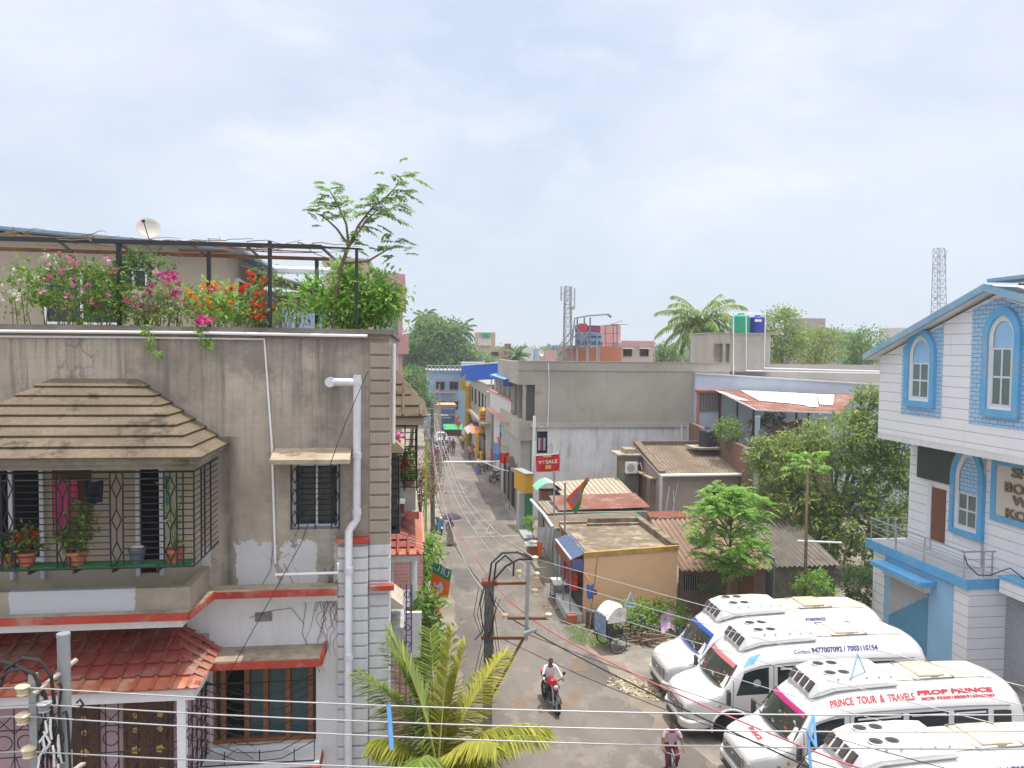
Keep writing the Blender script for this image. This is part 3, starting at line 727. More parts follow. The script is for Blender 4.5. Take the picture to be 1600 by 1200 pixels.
for (p0, p1) in ((113, 158), (196, 272)):
    x0, x1 = ay(p0, 1130, FY).x, ay(p1, 1130, FY).x
    d = MB().box(x0, x1, FY-.09, FY-.032, 3.2, 6.62).build('carved_door', DOORM, H)
    for fx in ((.25, .75) if p0 > 150 else (.5,)):
        x = x0+(x1-x0)*fx
        for dz, r in ((6.42, .05), (6.02, .035), (5.78, .035), (5.45, .05), (5.05, .07)):
            b = MB()
            for a in range(5): b.lathe([(.001, -.012), (r*.62, -.01), (r*.62, 0)], (x+r*math.cos(a*1.257)*.8, FY-.092, dz+r*math.sin(a*1.257)*.8), 7, 'Y')
            b.build('gilt_ornament', GOLD, d)
    b = MB(); frame(b, x0, x1, 3.2, 6.62, FY-.105, .045, .016, ((x0+x1)/2,)); b.build('door_stile', DOORM, d)
b = MB(); yq = 11.66
for px in (-60, -20, 22, 62, 100, 130, 165, 185, 215, 240, 262):
    x = ay(px, 1130, yq).x; b.tube([(x, yq, 3), (x, yq, pe.z-.2)], .010, 4)
for z in (pe.z-.55, pe.z-.95, 5.1): b.tube([(-7.4, yq, z), (cxp-.05, yq, z)], .010, 4)
for i in range(15):
    x = -7.2+i*.29; z = pe.z-.74
    b.ring((x, yq, z), .11, .009, 14, 4); b.tube([(x-.14, yq, z+.42), (x+.14, yq, z+.14)], .008, 4); b.tube([(x+.14, yq, z+.42), (x-.14, yq, z+.14)], .008, 4)
    b.tube([(x-.14, yq, z-.2), (x, yq, z-.62), (x+.14, yq, z-.2)], .008, 4); b.ring((x, yq, z-.5), .05, .008, 10, 4)
    for a in range(6): b.tube([(x+.05*math.cos(a), yq, z-.5+.05*math.sin(a)), (x+.15*math.cos(a), yq, z-.5+.15*math.sin(a))], .006, 4)
for i in range(5):
    y = 11.8+i*.26; b.tube([(cxp+.03, y, 3), (cxp+.03, y, pe.z-.2)], .010, 4)
    for k in range(7): b.ring((cxp+.03, y+.12, 4.4+.33*k), .09, .008, 12, 4, 'X')
b.build('porch_grille', IRON, H)
# pipes on the facade
def pipe(pts, r, m=PVC, name='drainpipe', joints=()):
    b = MB(); b.tube(pts, r, 10)
    for q in joints: d = .05; b.lathe([(r*1.16, -d), (r*1.16, d)], q, 10)
    return b.build(name, m, H, smooth='auto')
a0, a1 = ay(516, 597, FY-.14), ay(558, 597, FY-.14); bz = ay(551, 812, FY-.14)
pipe([(a0.x, FY+.02, a0.z), (a0.x, FY-.12, a0.z), (a0.x+.06, FY-.14, a0.z), (a1.x, FY-.14, a0.z)], .068)
b = MB(); b.lathe([(.085, -.05), (.085, .02)], (a0.x, FY-.14, a0.z), 12, 'Y'); b.build('pipe_elbow', PVC, H, smooth='auto')
pipe([(a1.x, FY-.14, a0.z+.12), (a1.x, FY-.14, bz.z), (bz.x-.01, FY-.16, bz.z-.1), (bz.x-.06, FY-.2, bz.z-.18), (bz.x-.06, FY-.24, 3)], .068,
     joints=[(a1.x, FY-.14, a0.z), (a1.x, FY-.14, 10.25), (a1.x, FY-.14, 9.3), (bz.x-.06, FY-.21, 8.35), (bz.x-.06, FY-.22, 6.9)])
e1 = ay(415, 528, FY-.03); e2 = ay(425, 700, FY-.03); e3 = ay(430, 880, FY-.03)
pipe([ay(-60, 525, FY-.035), ay(200, 527, FY-.035), ay(413, 530, FY-.035), e2, e3], .02, PVC2, 'conduit', [e2])
pipe([ay(-60, 517, FY-.1), ay(300, 520, FY-.1), ay(574, 525, FY-.1)], .026, PVC2, 'conduit')
pipe([ay(430, 898, FY-.34), ay(528, 895, FY-.34), ay(528, 880, FY-.34)], .022, PVC2, 'conduit')
# ---- street side of the house
b = MB(); e0 = ay(655, 655, 16.2)
hood(b, 17.0, 20.0, 11.45, 0, 16.2, 21.0, e0.z+.04, -.72, 4, .04, ribs=13, rib=.02)
def side(v): return (SX-v[1], v[0], v[2])
b.v = [side(v) for v in b.v]; b.build('side_hood', BTILE, H)
b = MB(); b.box(SX+.001, SX+.66, 16.3, 20.9, e0.z-.13, e0.z+.02); b.box(SX+.002, SX+.55, 16.4, 20.8, e0.z-.22, e0.z-.13); b.build('hood_soffit', SLAB, H)
b = MB(); b.box(SX, SX+.42, 16.4, 16.5, 8.55, 9.05); b.box(SX+.4, SX+.5, 16.5, 20.7, 8.55, 9.05); b.box(SX, SX+.55, 16.35, 20.7, 8.45, 8.55); b.build('side_balcony_wall', worn('mould_wall', (.38, .36, .32), .3, 2, dirt=(.16, .15, .13)), H)
b = MB()
MB().box(SX+.28, SX+.57, 16.31, 16.36, 8.40, 8.56).build('red_ledge_edge', RED_EDGE, H)
for i in range(10): z = 9.08+i*.145; b.tube([(SX+.02, 16.35, z), (SX+.52, 16.35, z), (SX+.52, 20.7, z)], .01, 4)
for x in (.02, .27, .52): b.tube([(SX+x, 16.35, 9.0), (SX+x, 16.35, 10.4)], .014, 4)
for y in (17, 18, 19, 20, 20.7): b.tube([(SX+.52, y, 9.0), (SX+.52, y, 10.4)], .012, 4)
b.build('side_balcony_grille', IRON, H)
b = MB(); z = 9.1
while z < 10.3: b.box(SX+.001, SX+.045, 17, 20.6, z, z+.16); z += .19
b.build('side_block_wall', GRW, H)
b = MB(); b.box(SX+.001, SX+.27, 13.62, 15.1, 10.18, 10.24); b.prism([(SX+.001, 13.62, 10.24), (SX+.27, 13.62, 10.24), (SX+.001, 13.62, 10.5)], (0, 1.48, 0)); b.build('window_shade', SLAB, H)
b = MB(); b.box(SX+.002, SX+.16, 13.75, 15.0, 8.85, 10.05); b.build('side_window', GLASS, H)
b = MB()
for i in range(10): z = 8.85+i*.133; b.tube([(SX+.04, 13.72, z), (SX+.18, 13.72, z)], .008, 4); b.tube([(SX+.18, 13.72, z), (SX+.18, 15, z)], .008, 4)
for x in (.04, .18): b.tube([(SX+x, 13.72, 8.78), (SX+x, 13.72, 10.1)], .013, 4)
b.box(SX+.002, SX+.2, 13.7, 15.05, 8.72, 8.80); b.build('side_window_grille', IRON, H)
b = MB(); e1_ = ay(655, 868, 15.4)
hood(b, 16.2, 18.5, 8.3, 0, 15.4, 19.3, e1_.z, -.62, 4, .045, ribs=16, last=1); b.v = [side(v) for v in b.v]; b.build('side_porch_roof', [RTILE, OTILE], H)
b = MB(); b.box(SX+.001, SX+.55, 15.5, 19.2, e1_.z-.14, e1_.z-.01); b.build('side_porch_beam', WHITE, H)
b = MB(); b.tube([(SX+.46, 15.7, 2), (SX+.46, 15.7, e1_.z-.14)], .075, 12); b.build('porch_column', WHITE, H, smooth='auto')
b = MB(); b.box(SX+.001, SX+.26, 13.7, 14.6, 7.36, 7.42); b.prism([(SX+.001, 13.7, 7.42), (SX+.26, 13.7, 7.42), (SX+.001, 13.7, 7.62)], (0, .9, 0)); b.build('window_shade', worn('pale_slab', (.55, .47, .38), .3, 4, dirt=(.25, .2, .15)), H)
b = MB(); b.box(SX+.002, SX+.28, 13.7, 14.7, 6.5, 7.02); b.build('planter_box', worn('mottled_wall', (.40, .40, .39), .4, 6, dirt=(.16, .16, .15)), H)
b = MB(); b.box(SX+.001, SX+.05, 13.8, 15.3, 7.05, 7.36); b.build('side_window', GLASS, H)
b = MB()
for i in range(6): z = 5.4+i*.33; b.tube([(SX+.3, 15, z), (SX+.42, 15, z)], .01, 4); b.ring((SX+.34, 15, z+.15), .06, .01, 10, 4)
for x in (.2, .32, .42): b.tube([(SX+x, 15, 4.8), (SX+x, 15, 7.4)], .012, 4)
b.build('side_porch_grille', plain('purple_iron', (.14, .08, .20), .5), H)
b = MB(); b.box(SX+.001, SX+.6, 15.1, 19, 5.9, 6.05); b.box(SX+.3, SX+.62, 15.1, 15.2, 6.05, 6.8); b.build('side_ledge', WHITE, H)
pipe([(SX+.09, FY+.2, 12.1), (SX+.09, FY+.2, 10.4)], .035, PVC2, 'drainpipe')
# rooftop room
r0_, r1_ = ay(0, 362, 18.2), ay(330, 392, 18.2)
b = MB(); xw = -4.15
b.prism([(-15, 18.2, 11.3), (xw, 18.2, 11.3), (xw, 18.2, 14.22), (r0_.x, 18.2, r0_.z-.02), (-15, 18.2, r0_.z+.3)], (0, 4.6, 0)); RR = b.build('rooftop_room', worn('room_plaster', (.42, .365, .30), .15, .7, streak=.3, dirt=(.28, .25, .2)), H)
b = MB(); b.prism([(-15, 17.8, r0_.z+.36), (r0_.x, 17.8, r0_.z+.02), (xw+.45, 17.8, 14.16), (xw+.45, 17.8, 14.22), (r0_.x, 17.8, r0_.z+.08), (-15, 17.8, r0_.z+.42)], (0, 5.4, 0)); b.build('sheet_roof', plain('blue_sheet', (.24, .34, .46), .45, .4), RR)
for (p0, p1, q0_, q1_) in ((74, 185, 422, 505), (190, 230, 422, 455)):
    a, c = ay(p0, q0_, 18.2), ay(p1, q1_, 18.2); w_ = MB().box(a.x, c.x, 18.15, 18.195, c.z, a.z).build('window', GLASS, RR)
    b = MB(); frame(b, a.x-.04, c.x+.04, c.z-.04, a.z+.04, 18.1, .05, .09, ((a.x+c.x)/2,)); b.build('frame', PVC2, RR)
b = MB(); b.box(xw+.001, xw+.05, 19.2, 20.6, 12.9, 13.6); b.build('window', GLASS, RR)
b = MB(); 
for z in (12.86, 13.6): b.box(xw+.001, xw+.08, 19.15, 20.65, z, z+.06)
for y in (19.1, 19.85, 20.6): b.box(xw+.001, xw+.08, y, y+.07, 12.92, 13.6)
b.build('frame', PVC2, RR)
b = MB(); b.box(xw+.6, xw+2.2, 21.5, 24, 11.3, 13.35); b.build('stair_room', worn('room_plaster2', (.36, .31, .25), .2, 1), H)
b = MB(); b.prism([(xw, 19.5, 14.0), (xw+1.9, 19.5, 13.45), (xw+1.9, 19.5, 13.49), (xw, 19.5, 14.04)], (0, 4.5, 0)); b.build('lean_to_roof', plain('grey_sheet', (.33, .35, .37), .5), H)
b = MB(); b.box(xw+1.2, xw+2.7, 18.5, 18.6, 11.3, 12.9); b.build('blue_tank_wall', plain('pale_blue_paint', (.30, .42, .56), .6), H)
# ------------------------------------------------------------------ things on the balcony
def pot(mb, c, r, h): mb.lathe([(r*.72, 0), (r*.95, h*.8), (r*1.08, h*.8), (r*1.08, h), (r*.9, h), (r*.86, h*.88)], c, 16)
def potted(label, px, rpot, hgt, leaf, n, size, flower=None, nf=0, seed=1, wide=.16, y=11.70, slender=False):
    c = Vector((gx(px), y, zg0+.026)); o = thing('potted_plant', label, 'plant', c, 'potted plants on the balcony shelf')
    b = MB(); pot(b, c, rpot, .2); b.build('pot', TERRA, o, smooth='auto')
    b = MB()
    for i in range(4): b.tube([c+Vector((0, 0, .16)), c+Vector((random.uniform(-.5, .5)*wide, 0, hgt*.6)), c+Vector((random.uniform(-1, 1)*wide, random.uniform(-.05, .05), hgt))], [.010, .007, .004], 5)
    b.build('stem', BARK, o)
    if slender: bl = [(c.x+random.uniform(-.05, .05), c.y, c.z+.25+hgt*i/7, .09, .07, .08, n//7) for i in range(7)]
    else: bl = [(c.x, c.y, c.z+hgt*.62, wide, .12, hgt*.42, n)]
    cloud('foliage', bl, size, leaf, o, .12, 12, .5, .3, seed)
    if flower: blooms([(c.x, c.y, c.z+hgt*.8, wide*.8, .1, hgt*.22, 1)], nf//6, .075, FLOWERS[flower], o, seed+5)
    return o
potted('terracotta pot of low leaves with red flowers on the green balcony shelf', 33, .13, .52, LEAF_A, 260, .075, 'red', 60, 3, .17)
potted('tall feathery plant in a terracotta pot behind the pink towel on the balcony', 112, .15, .86, LEAF_A, 520, .085, None, 0, 4, .20)
potted('slender leggy plant in a terracotta pot at the right end of the balcony shelf', 268, .14, 1.0, LEAF_C, 170, .075, None, 0, 6, .14, slender=True)
potted('dark leafy pot plant cut by the left end of the balcony', 4, .12, .5, LEAF_B, 180, .08, None, 0, 8, .14)
c = Vector((gx(208), 11.7, zg0+.026)); o = thing('bucket', 'dark grey plastic bucket with a pale cloth in it on the balcony shelf', 'bucket', c)
b = MB(); b.lathe([(.085, 0), (.115, .2), (.125, .2), (.125, .225), (.112, .225)], c, 18); b.build('bucket_body', plain('grey_plastic', (.10, .12, .15), .45), o, smooth='auto')
b = MB(); b.lathe([(.10, .21), (.08, .245), (.02, .25)], c, 12); b.build('cloth', PVC2, o, smooth=True)
def drape(name, label, cat, px0, px1, py0, py1, Y, m, folds=3, amp=.03, taper=0.0, grp='laundry on the balcony'):
    a, c_ = ay(px0, py0, Y), ay(px1, py1, Y); b = MB()
    def fn(u, v, d=0): 
        x = a.x+(c_.x-a.x)*(u-.5)*(1-taper*v)+(c_.x-a.x)*.5
        return (x, Y+amp*math.sin(u*folds*2*PI+v*1.5)+d, a.z+(c_.z-a.z)*v+.015*math.sin(u*9))
    b.sheet(fn, 24, 12); nb_ = len(b.v); b.sheet(lambda u, v: fn(u, v, .012), 24, 12); o = b.build(name, m, smooth=True)
    return tag(o, label, cat, grp)
drape('towel', 'bright pink towel hanging inside the balcony grille', 'towel', 82, 121, 752, 832, 12.35, plain('pink_cloth', (.62, .10, .22), .9, .1, var=.15), 3)
drape('hanging_cloth', 'dark navy cloth with an orange hem hung on the balcony line', 'cloth', 131, 162, 752, 786, 12.3, plain('navy_cloth', (.04, .05, .08), .9, .1), 2, .03, .25)
drape('hanging_cloth', 'narrow green cloth hung beside the right balcony doorway', 'cloth', 258, 264, 745, 790, 12.3, plain('green_cloth', (.03, .28, .16), .9, .1), 1)
o = MB().tube(sag((xl, 12.33, ay(80, 752, 12.33).z+.02), (xr, 12.33, ay(80, 752, 12.33).z+.03), .01, 6), .005, 4).build('clothes_line', WIRE); tag(o, 'thin clothes line strung across the grilled balcony', 'clothes line')

# ------------------------------------------------------------------ roof terrace garden
ZC = 12.33
P = thing('pergola', 'black steel pipe pergola over the roof garden of the plastered house', 'pergola', (-3, FY+1, ZC))
BLK = plain('pergola_paint', (.028, .03, .036), .5, .4)
def gpost(px, py0, py1, Y, w=.065):
    a, c_ = ay(px, py0, Y), ay(px, py1, Y); MB().box(c_.x-w/2, c_.x+w/2, Y-w/2, Y+w/2, 11.3, a.z).build('post', BLK, P)
gpost(187, 378, 502, FY+.5); gpost(327, 393, 506, FY+1.2); gpost(422, 377, 508, FY+.12, .06); gpost(495, 405, 508, FY+1.4); gpost(557, 388, 508, FY+.14, .05)
b = MB(); b.bar(ay(-30, 372, FY+.1), ay(503, 386, FY+.1), .06, .07); b.bar(ay(500, 386, FY+.1), ay(562, 389, FY+.14), .03, .03); b.build('front_rail', BLK, P)
b = MB(); b.bar(ay(-30, 388, FY+1.4), ay(514, 405, FY+1.4), .06, .06); b.bar(ay(280, 391, FY+1.2), ay(354, 393, FY+1.2), .05, .05); b.build('rear_rail', RUST, P)
for px in (92, 187, 300, 385, 503): MB().bar(ay(px, 374+px*.026, FY+.1), ay(px+20, 390+px*.03, FY+1.4), .035, .035).build('cross_rail', BLK, P)
b = MB()
for i in range(9):
    y0 = random.uniform(.15, 1.35); b.tube(sag(ay(340+random.uniform(-10, 20), 384, FY+y0)-Vector((0,0,.02)), ay(500+random.uniform(-10, 8), 392, FY+y0)-Vector((0,0,.02)), random.uniform(.0, .05), 6), .006, 4)
b.build('trellis_wire', RUST, P)
b = MB(); rg = random.Random(4)
for i in range(44):
    px = rg.choice([rg.uniform(-5, 180), rg.uniform(120, 500)]); Y = FY+rg.uniform(.05, 1.3); p0 = ay(px, 372+px*.03-rg.uniform(-3, 8), Y); q = p0.copy(); pts = [q.copy()]
    for k in range(5): q = q+Vector((rg.uniform(-.05, .28), rg.uniform(-.1, .1), rg.uniform(-.07, .055))); pts.append(q.copy())
    b.tube(pts, [.009, .008, .007, .006, .005, .003], 4)
o = b.build('dry_creeper', worn('dry_stem', (.22, .15, .10), .3, 5)); tag(o, 'tangle of dry brown creeper stems lying over the pergola rails', 'creeper')
def shrub(label, blobs, leaf, size, flowers=(), seed=1, stems=3, clump=.2, name='flowering_shrub', cat='shrub', grp='shrubs of the roof garden', base=None, per=22):
    """blobs in photo pixels: (px, py, Y, rpx, rpy, n)"""
    bl = []
    for (px, py, Y, rx, ry, n) in blobs:
        c_ = ay(px, py, Y); s = (c_-EYE).length/FPX; bl.append((c_.x, c_.y, c_.z, rx*s, min(rx*s*.8, .9), ry*s, n))
    cx = sum(q[0] for q in bl)/len(bl); cy = sum(q[1] for q in bl)/len(bl); zb = base if base is not None else ZC-.35
    o = thing(name, label, cat, (cx, cy, zb), grp)
    cloud('foliage', bl, size, leaf, o, clump, per, .46, .3, seed)
    b = MB(); rg = random.Random(seed)
    for q in bl:
        for k in range(stems):
            e = Vector((q[0]+rg.uniform(-.8, .8)*q[3], q[1]+rg.uniform(-.6, .6)*q[4], q[2]+rg.uniform(-.2, .9)*q[5])); s0 = Vector((cx+(q[0]-cx)*.55+rg.uniform(-.1, .1), cy+rg.uniform(-.1, .1), zb))
            m_ = s0.lerp(e, .5)+Vector((rg.uniform(-.1, .1), rg.uniform(-.1, .1), .1)); b.tube([s0, m_, e], [.012, .007, .003], 5)
    b.build('stems', BARK, o)
    for (kind, n, sz) in flowers:
        ws = [max(1, int(n*q[6]/sum(z[6] for z in bl))) for q in bl]
        blooms([(q[0], q[1]-.05, q[2]+q[5]*.25, q[3]*1.0, q[4], q[5]*.9, w_) for q, w_ in zip(bl, ws)], n, sz, FLOWERS[kind], o, seed+9)
    return o
shrub('pale leafy shrub with white blossoms at the left end of the roof garden', [(20, 450, 13.8, 55, 40, 518), (75, 440, 13.7, 30, 34, 267)], LEAF_A, .10, [('white', 16, .075)], 11)
shrub('tall bougainvillea with pink and cream blossoms left of the first pergola post', [(110, 452, 13.6, 40, 46, 753), (95, 425, 13.6, 22, 26, 133)], LEAF_A, .095, [('pink', 16, .085), ('white', 9, .08)], 12)
shrub('bushy green shrub with two pink blossoms just left of the first pergola post', [(160, 455, 13.5, 30, 44, 753), (170, 478, 13.5, 34, 24, 351)], LEAF_A, .10, [('pink', 7, .085)], 13)
shrub('dark green shrub standing right of the first pergola post', [(213, 440, 13.9, 26, 46, 468), (240, 425, 13.9, 18, 22, 116)], LEAF_B, .11, [], 14)
shrub('low bougainvillea with white and crimson blossoms under the beige wall', [(225, 478, 13.4, 28, 24, 351), (258, 470, 13.4, 30, 34, 301)], LEAF_A, .085, [('magenta', 22, .075), ('white', 14, .075)], 15)
shrub('sparse shrub with crimson blossoms reaching up to the pergola rail', [(262, 440, 13.5, 22, 38, 108), (285, 470, 13.4, 24, 30, 167)], LEAF_A, .08, [('magenta', 14, .075)], 16)
shrub('shrub of orange blossoms at the foot of the second pergola post', [(318, 480, 13.35, 26, 26, 384), (345, 465, 13.6, 26, 24, 301)], LEAF_C, .09, [('orange', 20, .085), ('magenta', 7, .07)], 17)
shrub('bright feathery shrub between the second and third pergola posts', [(362, 478, 13.6, 34, 26, 468)], LEAF_C, .10, [('orange', 5, .07)], 18)
shrub('tall rose shrub with scarlet blossoms by the third pergola post', [(405, 462, 13.4, 24, 40, 351), (395, 490, 13.3, 30, 18, 251), (422, 452, 13.4, 16, 26, 108)], LEAF_A, .085, [('red', 17, .09)], 19)
shrub('sparse pale shrub right of the third pergola post', [(448, 482, 13.5, 20, 22, 141), (455, 468, 13.5, 16, 12, 49)], LEAF_C, .09, [], 20)
shrub('dark low shrub in front of the blue tank wall', [(468, 484, 14.6, 22, 14, 199)], LEAF_B, .10, [], 21)
shrub('young lime green bush between the fourth and last pergola posts', [(497, 458, 13.9, 22, 22, 217), (512, 480, 13.7, 14, 24, 199)], LEAF_C, .13, [], 22)
shrub('dense green bush spilling over the right corner of the roof', [(572, 462, 13.7, 46, 40, 1500), (545, 482, 13.6, 34, 28, 1080), (600, 478, 13.7, 22, 30, 675), (535, 440, 13.8, 26, 26, 567)], LEAF_C, .12, [], 23, name='leafy_bush', clump=.24)
for lab, pts in (('long green leaves drooping over the parapet below the first post', [(213, 505), (232, 515), (238, 540), (243, 556)]), ('thin creeper with a magenta bloom trailing over the parapet', [(308, 500), (314, 522), (330, 536), (328, 541)])):
    q = [ay(x, y, FY-.13-.02*i) for i, (x, y) in enumerate(pts)]; q[0].y = FY+.1; o = thing('trailing_plant', lab, 'plant', q[0])
    MB().tube(q, [.012, .012, .010, .004], 5).build('stem', plain('green_stem', (.16, .24, .05), .6), o)
    cloud('foliage', [(p_.x, p_.y, p_.z, .09, .03, .08, 26) for p_ in q[1:]], .09, LEAF_C, o, .06, 9, .4, .6, len(lab))
    if 'magenta' in lab: blooms([(q[1].x+.06, q[1].y, q[1].z+.2, .03, .03, .03, 1)], 2, .12, FLOWERS['magenta'], o, 3)
# sapling on the roof
base = ay(520, 508, 13.45); T = thing('roof_sapling', 'tall thin sapling with feathery leaves rising from the roof corner', 'tree', base)
fork = ay(545, 384, 13.45); b = MB()
b.tube([base-Vector((0,0,.4)), ay(524, 470, 13.45), ay(530, 425, 13.45), fork], [.05, .042, .036, .03], 7); b.build('trunk', BARK, T)
b = MB(); tips = []
for path, s in (([(545, 384), (541, 350), (527, 318), (514, 296)], 1.0), ([(545, 384), (527, 358), (508, 340), (494, 333)], .8), ([(545, 384), (560, 352), (580, 326), (603, 308), (624, 286)], 1.15), ([(545, 384), (572, 345), (596, 322)], 1.0), ([(533, 412), (575, 408), (605, 390), (622, 386)], .85), ([(545, 384), (556, 374)], .7)):
    q = [ay(x, y, 13.45+.1*i*(1 if path[-1][0] > 540 else -1)) for i, (x, y) in enumerate(path)]
    b.tube(q, [.026-.018*i/(len(q)-1) for i in range(len(q))], 5)
    for p_ in q[-2:]: tips.append((p_.x, p_.y, p_.z, s))
    if len(q) > 4: tips.append((*q[-3], s)); tips.append((*(q[-1].lerp(q[-2], .5)), s))
b.build('branches', BARK, T)
compound_tree('crown', tips, .10, leafmat('leaf_sapling', (.10, .19, .05), (.28, .42, .14), (.38, .50, .2), .6), T, 10, .36, 12, .4, 1, 5, .42)
# dish
c = ay(236, 371, 17.9); D = thing('satellite_dish', 'pale satellite dish on the blue roof edge of the rooftop room', 'dish', c); n = Vector((.35, -.9, .32)).normalized()
rot = n.to_track_quat('Z', 'Y').to_matrix().to_4x4(); cc = ay(232, 358, 17.85)
b = MB(); b.lathe([(.001, .0), (.08, .006), (.16, .024), (.245, .055), (.25, .055), (.245, .045), (.16, .012), (.001, -.012)], (0,0,0), 22, cap=False); b.xform(Matrix.Translation(cc) @ rot); b.build('reflector', plain('dish_white', (.55, .52, .48), .6), D, smooth=True)
b = MB(); tip = cc+n*.30+Vector((-.12, 0, .03)); b.tube([cc+rot.to_3x3() @ Vector((0, -.27, .05)), tip], .011, 5); b.tube([cc-n*.03, c+Vector((0, .05, -.12))], .022, 6); b.bar(tip-Vector((.03,0,0)), tip+Vector((.03,0,.01)), .05); b.build('feed_arm', IRON, D)
# dry creeper hanging on the lower facade
b = MB(); rg = random.Random(9)
for i in range(15):
    q = ay(rg.uniform(505, 528), 880+rg.uniform(0, 60), FY-.03); q.y = FY-.03; pts = [q.copy()]
    for k in range(rg.randint(6, 12)): q = q+Vector((rg.uniform(-.09, .085), 0, -rg.uniform(.02, .22))); pts.append(q.copy())
    b.tube(pts, [.006*(1-.7*k/len(pts)) for k in range(len(pts))], 4)
for path in ([(428, 840), (423, 890), (400, 930), (380, 940)], [(443, 880), (460, 915), (478, 945), (472, 990), (500, 1050)], [(390, 965), (420, 955), (455, 950), (475, 975)], [(520, 905), (500, 925), (490, 955)]):
    b.tube([ay(x, y, FY-.03) for x, y in path], .005, 4)
o = b.build('dry_creeper', worn('dry_stem', (.22, .15, .10), .3, 5)); tag(o, 'thin dry creeper roots clinging to the white wall beside the pilaster', 'creeper')
o = MB().tube([ay(575, 580, 12.7), ay(540, 660, 12.5), ay(470, 850, 12.2), ay(340, 1085, 11.9)], .006, 4).build('service_wire', CABLE); tag(o, 'slack black wire crossing the plaster facade diagonally to the lower window', 'wire')
# things on the street side of the plastered house
c = Vector((SX+.14, 14.0, 10.25)); o = thing('flower_pot', 'small pot of pink flowers on the window shade round the house corner', 'plant', c)
b = MB(); pot(b, c, .07, .11); b.build('pot', TERRA, o, smooth='auto'); blooms([(c.x+.03, c.y, c.z+.16, .10, .08, .06, 1)], 8, .08, FLOWERS['pink'], o, 2)
c = Vector((SX+.34, 16.75, 8.95)); o = thing('balcony_plant', 'leafy plant with one red bloom behind the side balcony grille', 'plant', c)
b = MB(); pot(b, c, .12, .2); b.build('pot', TERRA, o, smooth='auto'); cloud('foliage', [(c.x, c.y, c.z+.55, .16, .2, .4, 520)], .11, LEAF_A, o, .14, 16, .5, .3, 5); blooms([(c.x-.02, c.y-.16, c.z+.62, .03, .03, .03, 1)], 2, .16, FLOWERS['red'], o, 7)
b.__init__(); b.tube([c+Vector((0,0,.15)), c+Vector((0,0,.7))], .012, 5); b.build('stem', BARK, o)
o = thing('side_ledge_box', 'maroon box with a white tray on the ledge below the side balcony', 'box', (SX+.28, 16.0, 8.5))
MB().box(SX+.04, SX+.26, 16.15, 16.38, 8.56, 8.76).build('box_body', plain('maroon_paint', (.12, .03, .03), .6), o, bevel=.01); MB().box(SX+.10, SX+.28, 16.12, 16.38, 8.77, 8.84).build('tray', PVC2, o)

# ------------------------------------------------------------------ buildings behind the plastered house
def windowed(o, x0, x1, z0, z1, y, m=None, fm=None, dep=.05, shade=None):
    w = MB().box(x0, x1, y-dep, y-.004, z0, z1).build('window', m or GLASS, o); b = MB(); frame(b, x0-.06, x1+.06, z0-.06, z1+.06, y-dep-.05, .06, dep+.04, ((x0+x1)/2,)); b.build('frame', fm or WOOD, w)
    if shade: MB().prism([(x0-.2, y-.003, z1+.22), (x0-.2, y-.5, z1+.16), (x0-.2, y-.5, z1+.10), (x0-.2, y-.003, z1+.10)], (x1-x0+.4, 0, 0)).build('window_shade', shade, o)
MINT = worn('mint_wall', (.36, .52, .46), .1, .4, streak=.25, dirt=(.25, .33, .30)); PINKB = worn('pink_band', (.66, .36, .38), .15, .8)
o = thing('apartment_tower', 'mint green apartment tower with pink balconies behind the roof garden', 'building', (-3, 36, 0))
e = ay(622, 470, 34); b = MB(); b.box(e.x-1.9, e.x, 34, 46, 0, 14.6); b.build('wall', MINT, o)
b = MB(); b.box(e.x-1.2, e.x+.3, 33.6, 46, 14.25, 15.25); b.build('roof_band', PINKB, o)
for z in (14.9, 12.3, 9.7, 7.1, 4.5):
    if z < 14: MB().box(e.x+.002, e.x+.45, 33.5, 37, z-.5, z+.35).build('balcony', PINKB, o); MB().box(e.x+.003, e.x+.12, 34.3, 36, z+.5, z+1.7).build('window', DARK, o)
MB().box(e.x+.002, e.x+.2, 33.7, 34.0, 3, 14.4).build('corner_post', worn('pink_light', (.60, .42, .42), .15, 1), o)
o = thing('beige_building', 'beige roof block with a round corner behind the pergola', 'building', (-5, 30, 0))
a, c_ = ay(505, 402, 29), ay(578, 470, 29); b = MB(); q = [(a.x, 29, 0), (c_.x-.5, 29, 0)]+[(c_.x-.5+.5*math.sin(i*PI/8), 29.5-.5*math.cos(i*PI/8), 0) for i in range(1, 5)]+[(c_.x, 33, 0), (a.x, 33, 0)]
b.prism(q, (0, 0, a.z)); b.build('wall', worn('beige_paint', (.48, .39, .28), .1, .6), o)
b = MB(); b.box(a.x-1.3, a.x-.01, 28.9, 33, 0, a.z-2.35); b.build('annex', worn('beige_paint2', (.50, .42, .26), .1, .6), o)
b = MB()
for i in range(5): x = a.x-1.2+i*.26; b.tube([(x, 28.85, a.z-2.35), (x+.1, 28.85, a.z-1.9), (x+.26, 28.85, a.z-2.3)], .03, 4)
b.build('roof_ornament', RUST, o)
o = tag(MB().tube([ay(355, 419, 22), ay(522, 424, 22)], .11, 10).build('roof_duct', plain('shiny_sheet', (.62, .64, .66), .3, .5, .5), smooth='auto'), 'shiny silver roof pipe running behind the pergola posts', 'pipe')
o = thing('tin_shed', 'low roofed shed with grey sheet eaves behind the rose shrub', 'shed', (-2, 27, 0))
a, c_ = ay(430, 440, 26), ay(500, 500, 26); b = MB(); b.box(a.x-2, c_.x, 26, 30, 0, c_.z+.9); b.build('wall', worn('shed_wall', (.33, .30, .27), .2, 1), o)
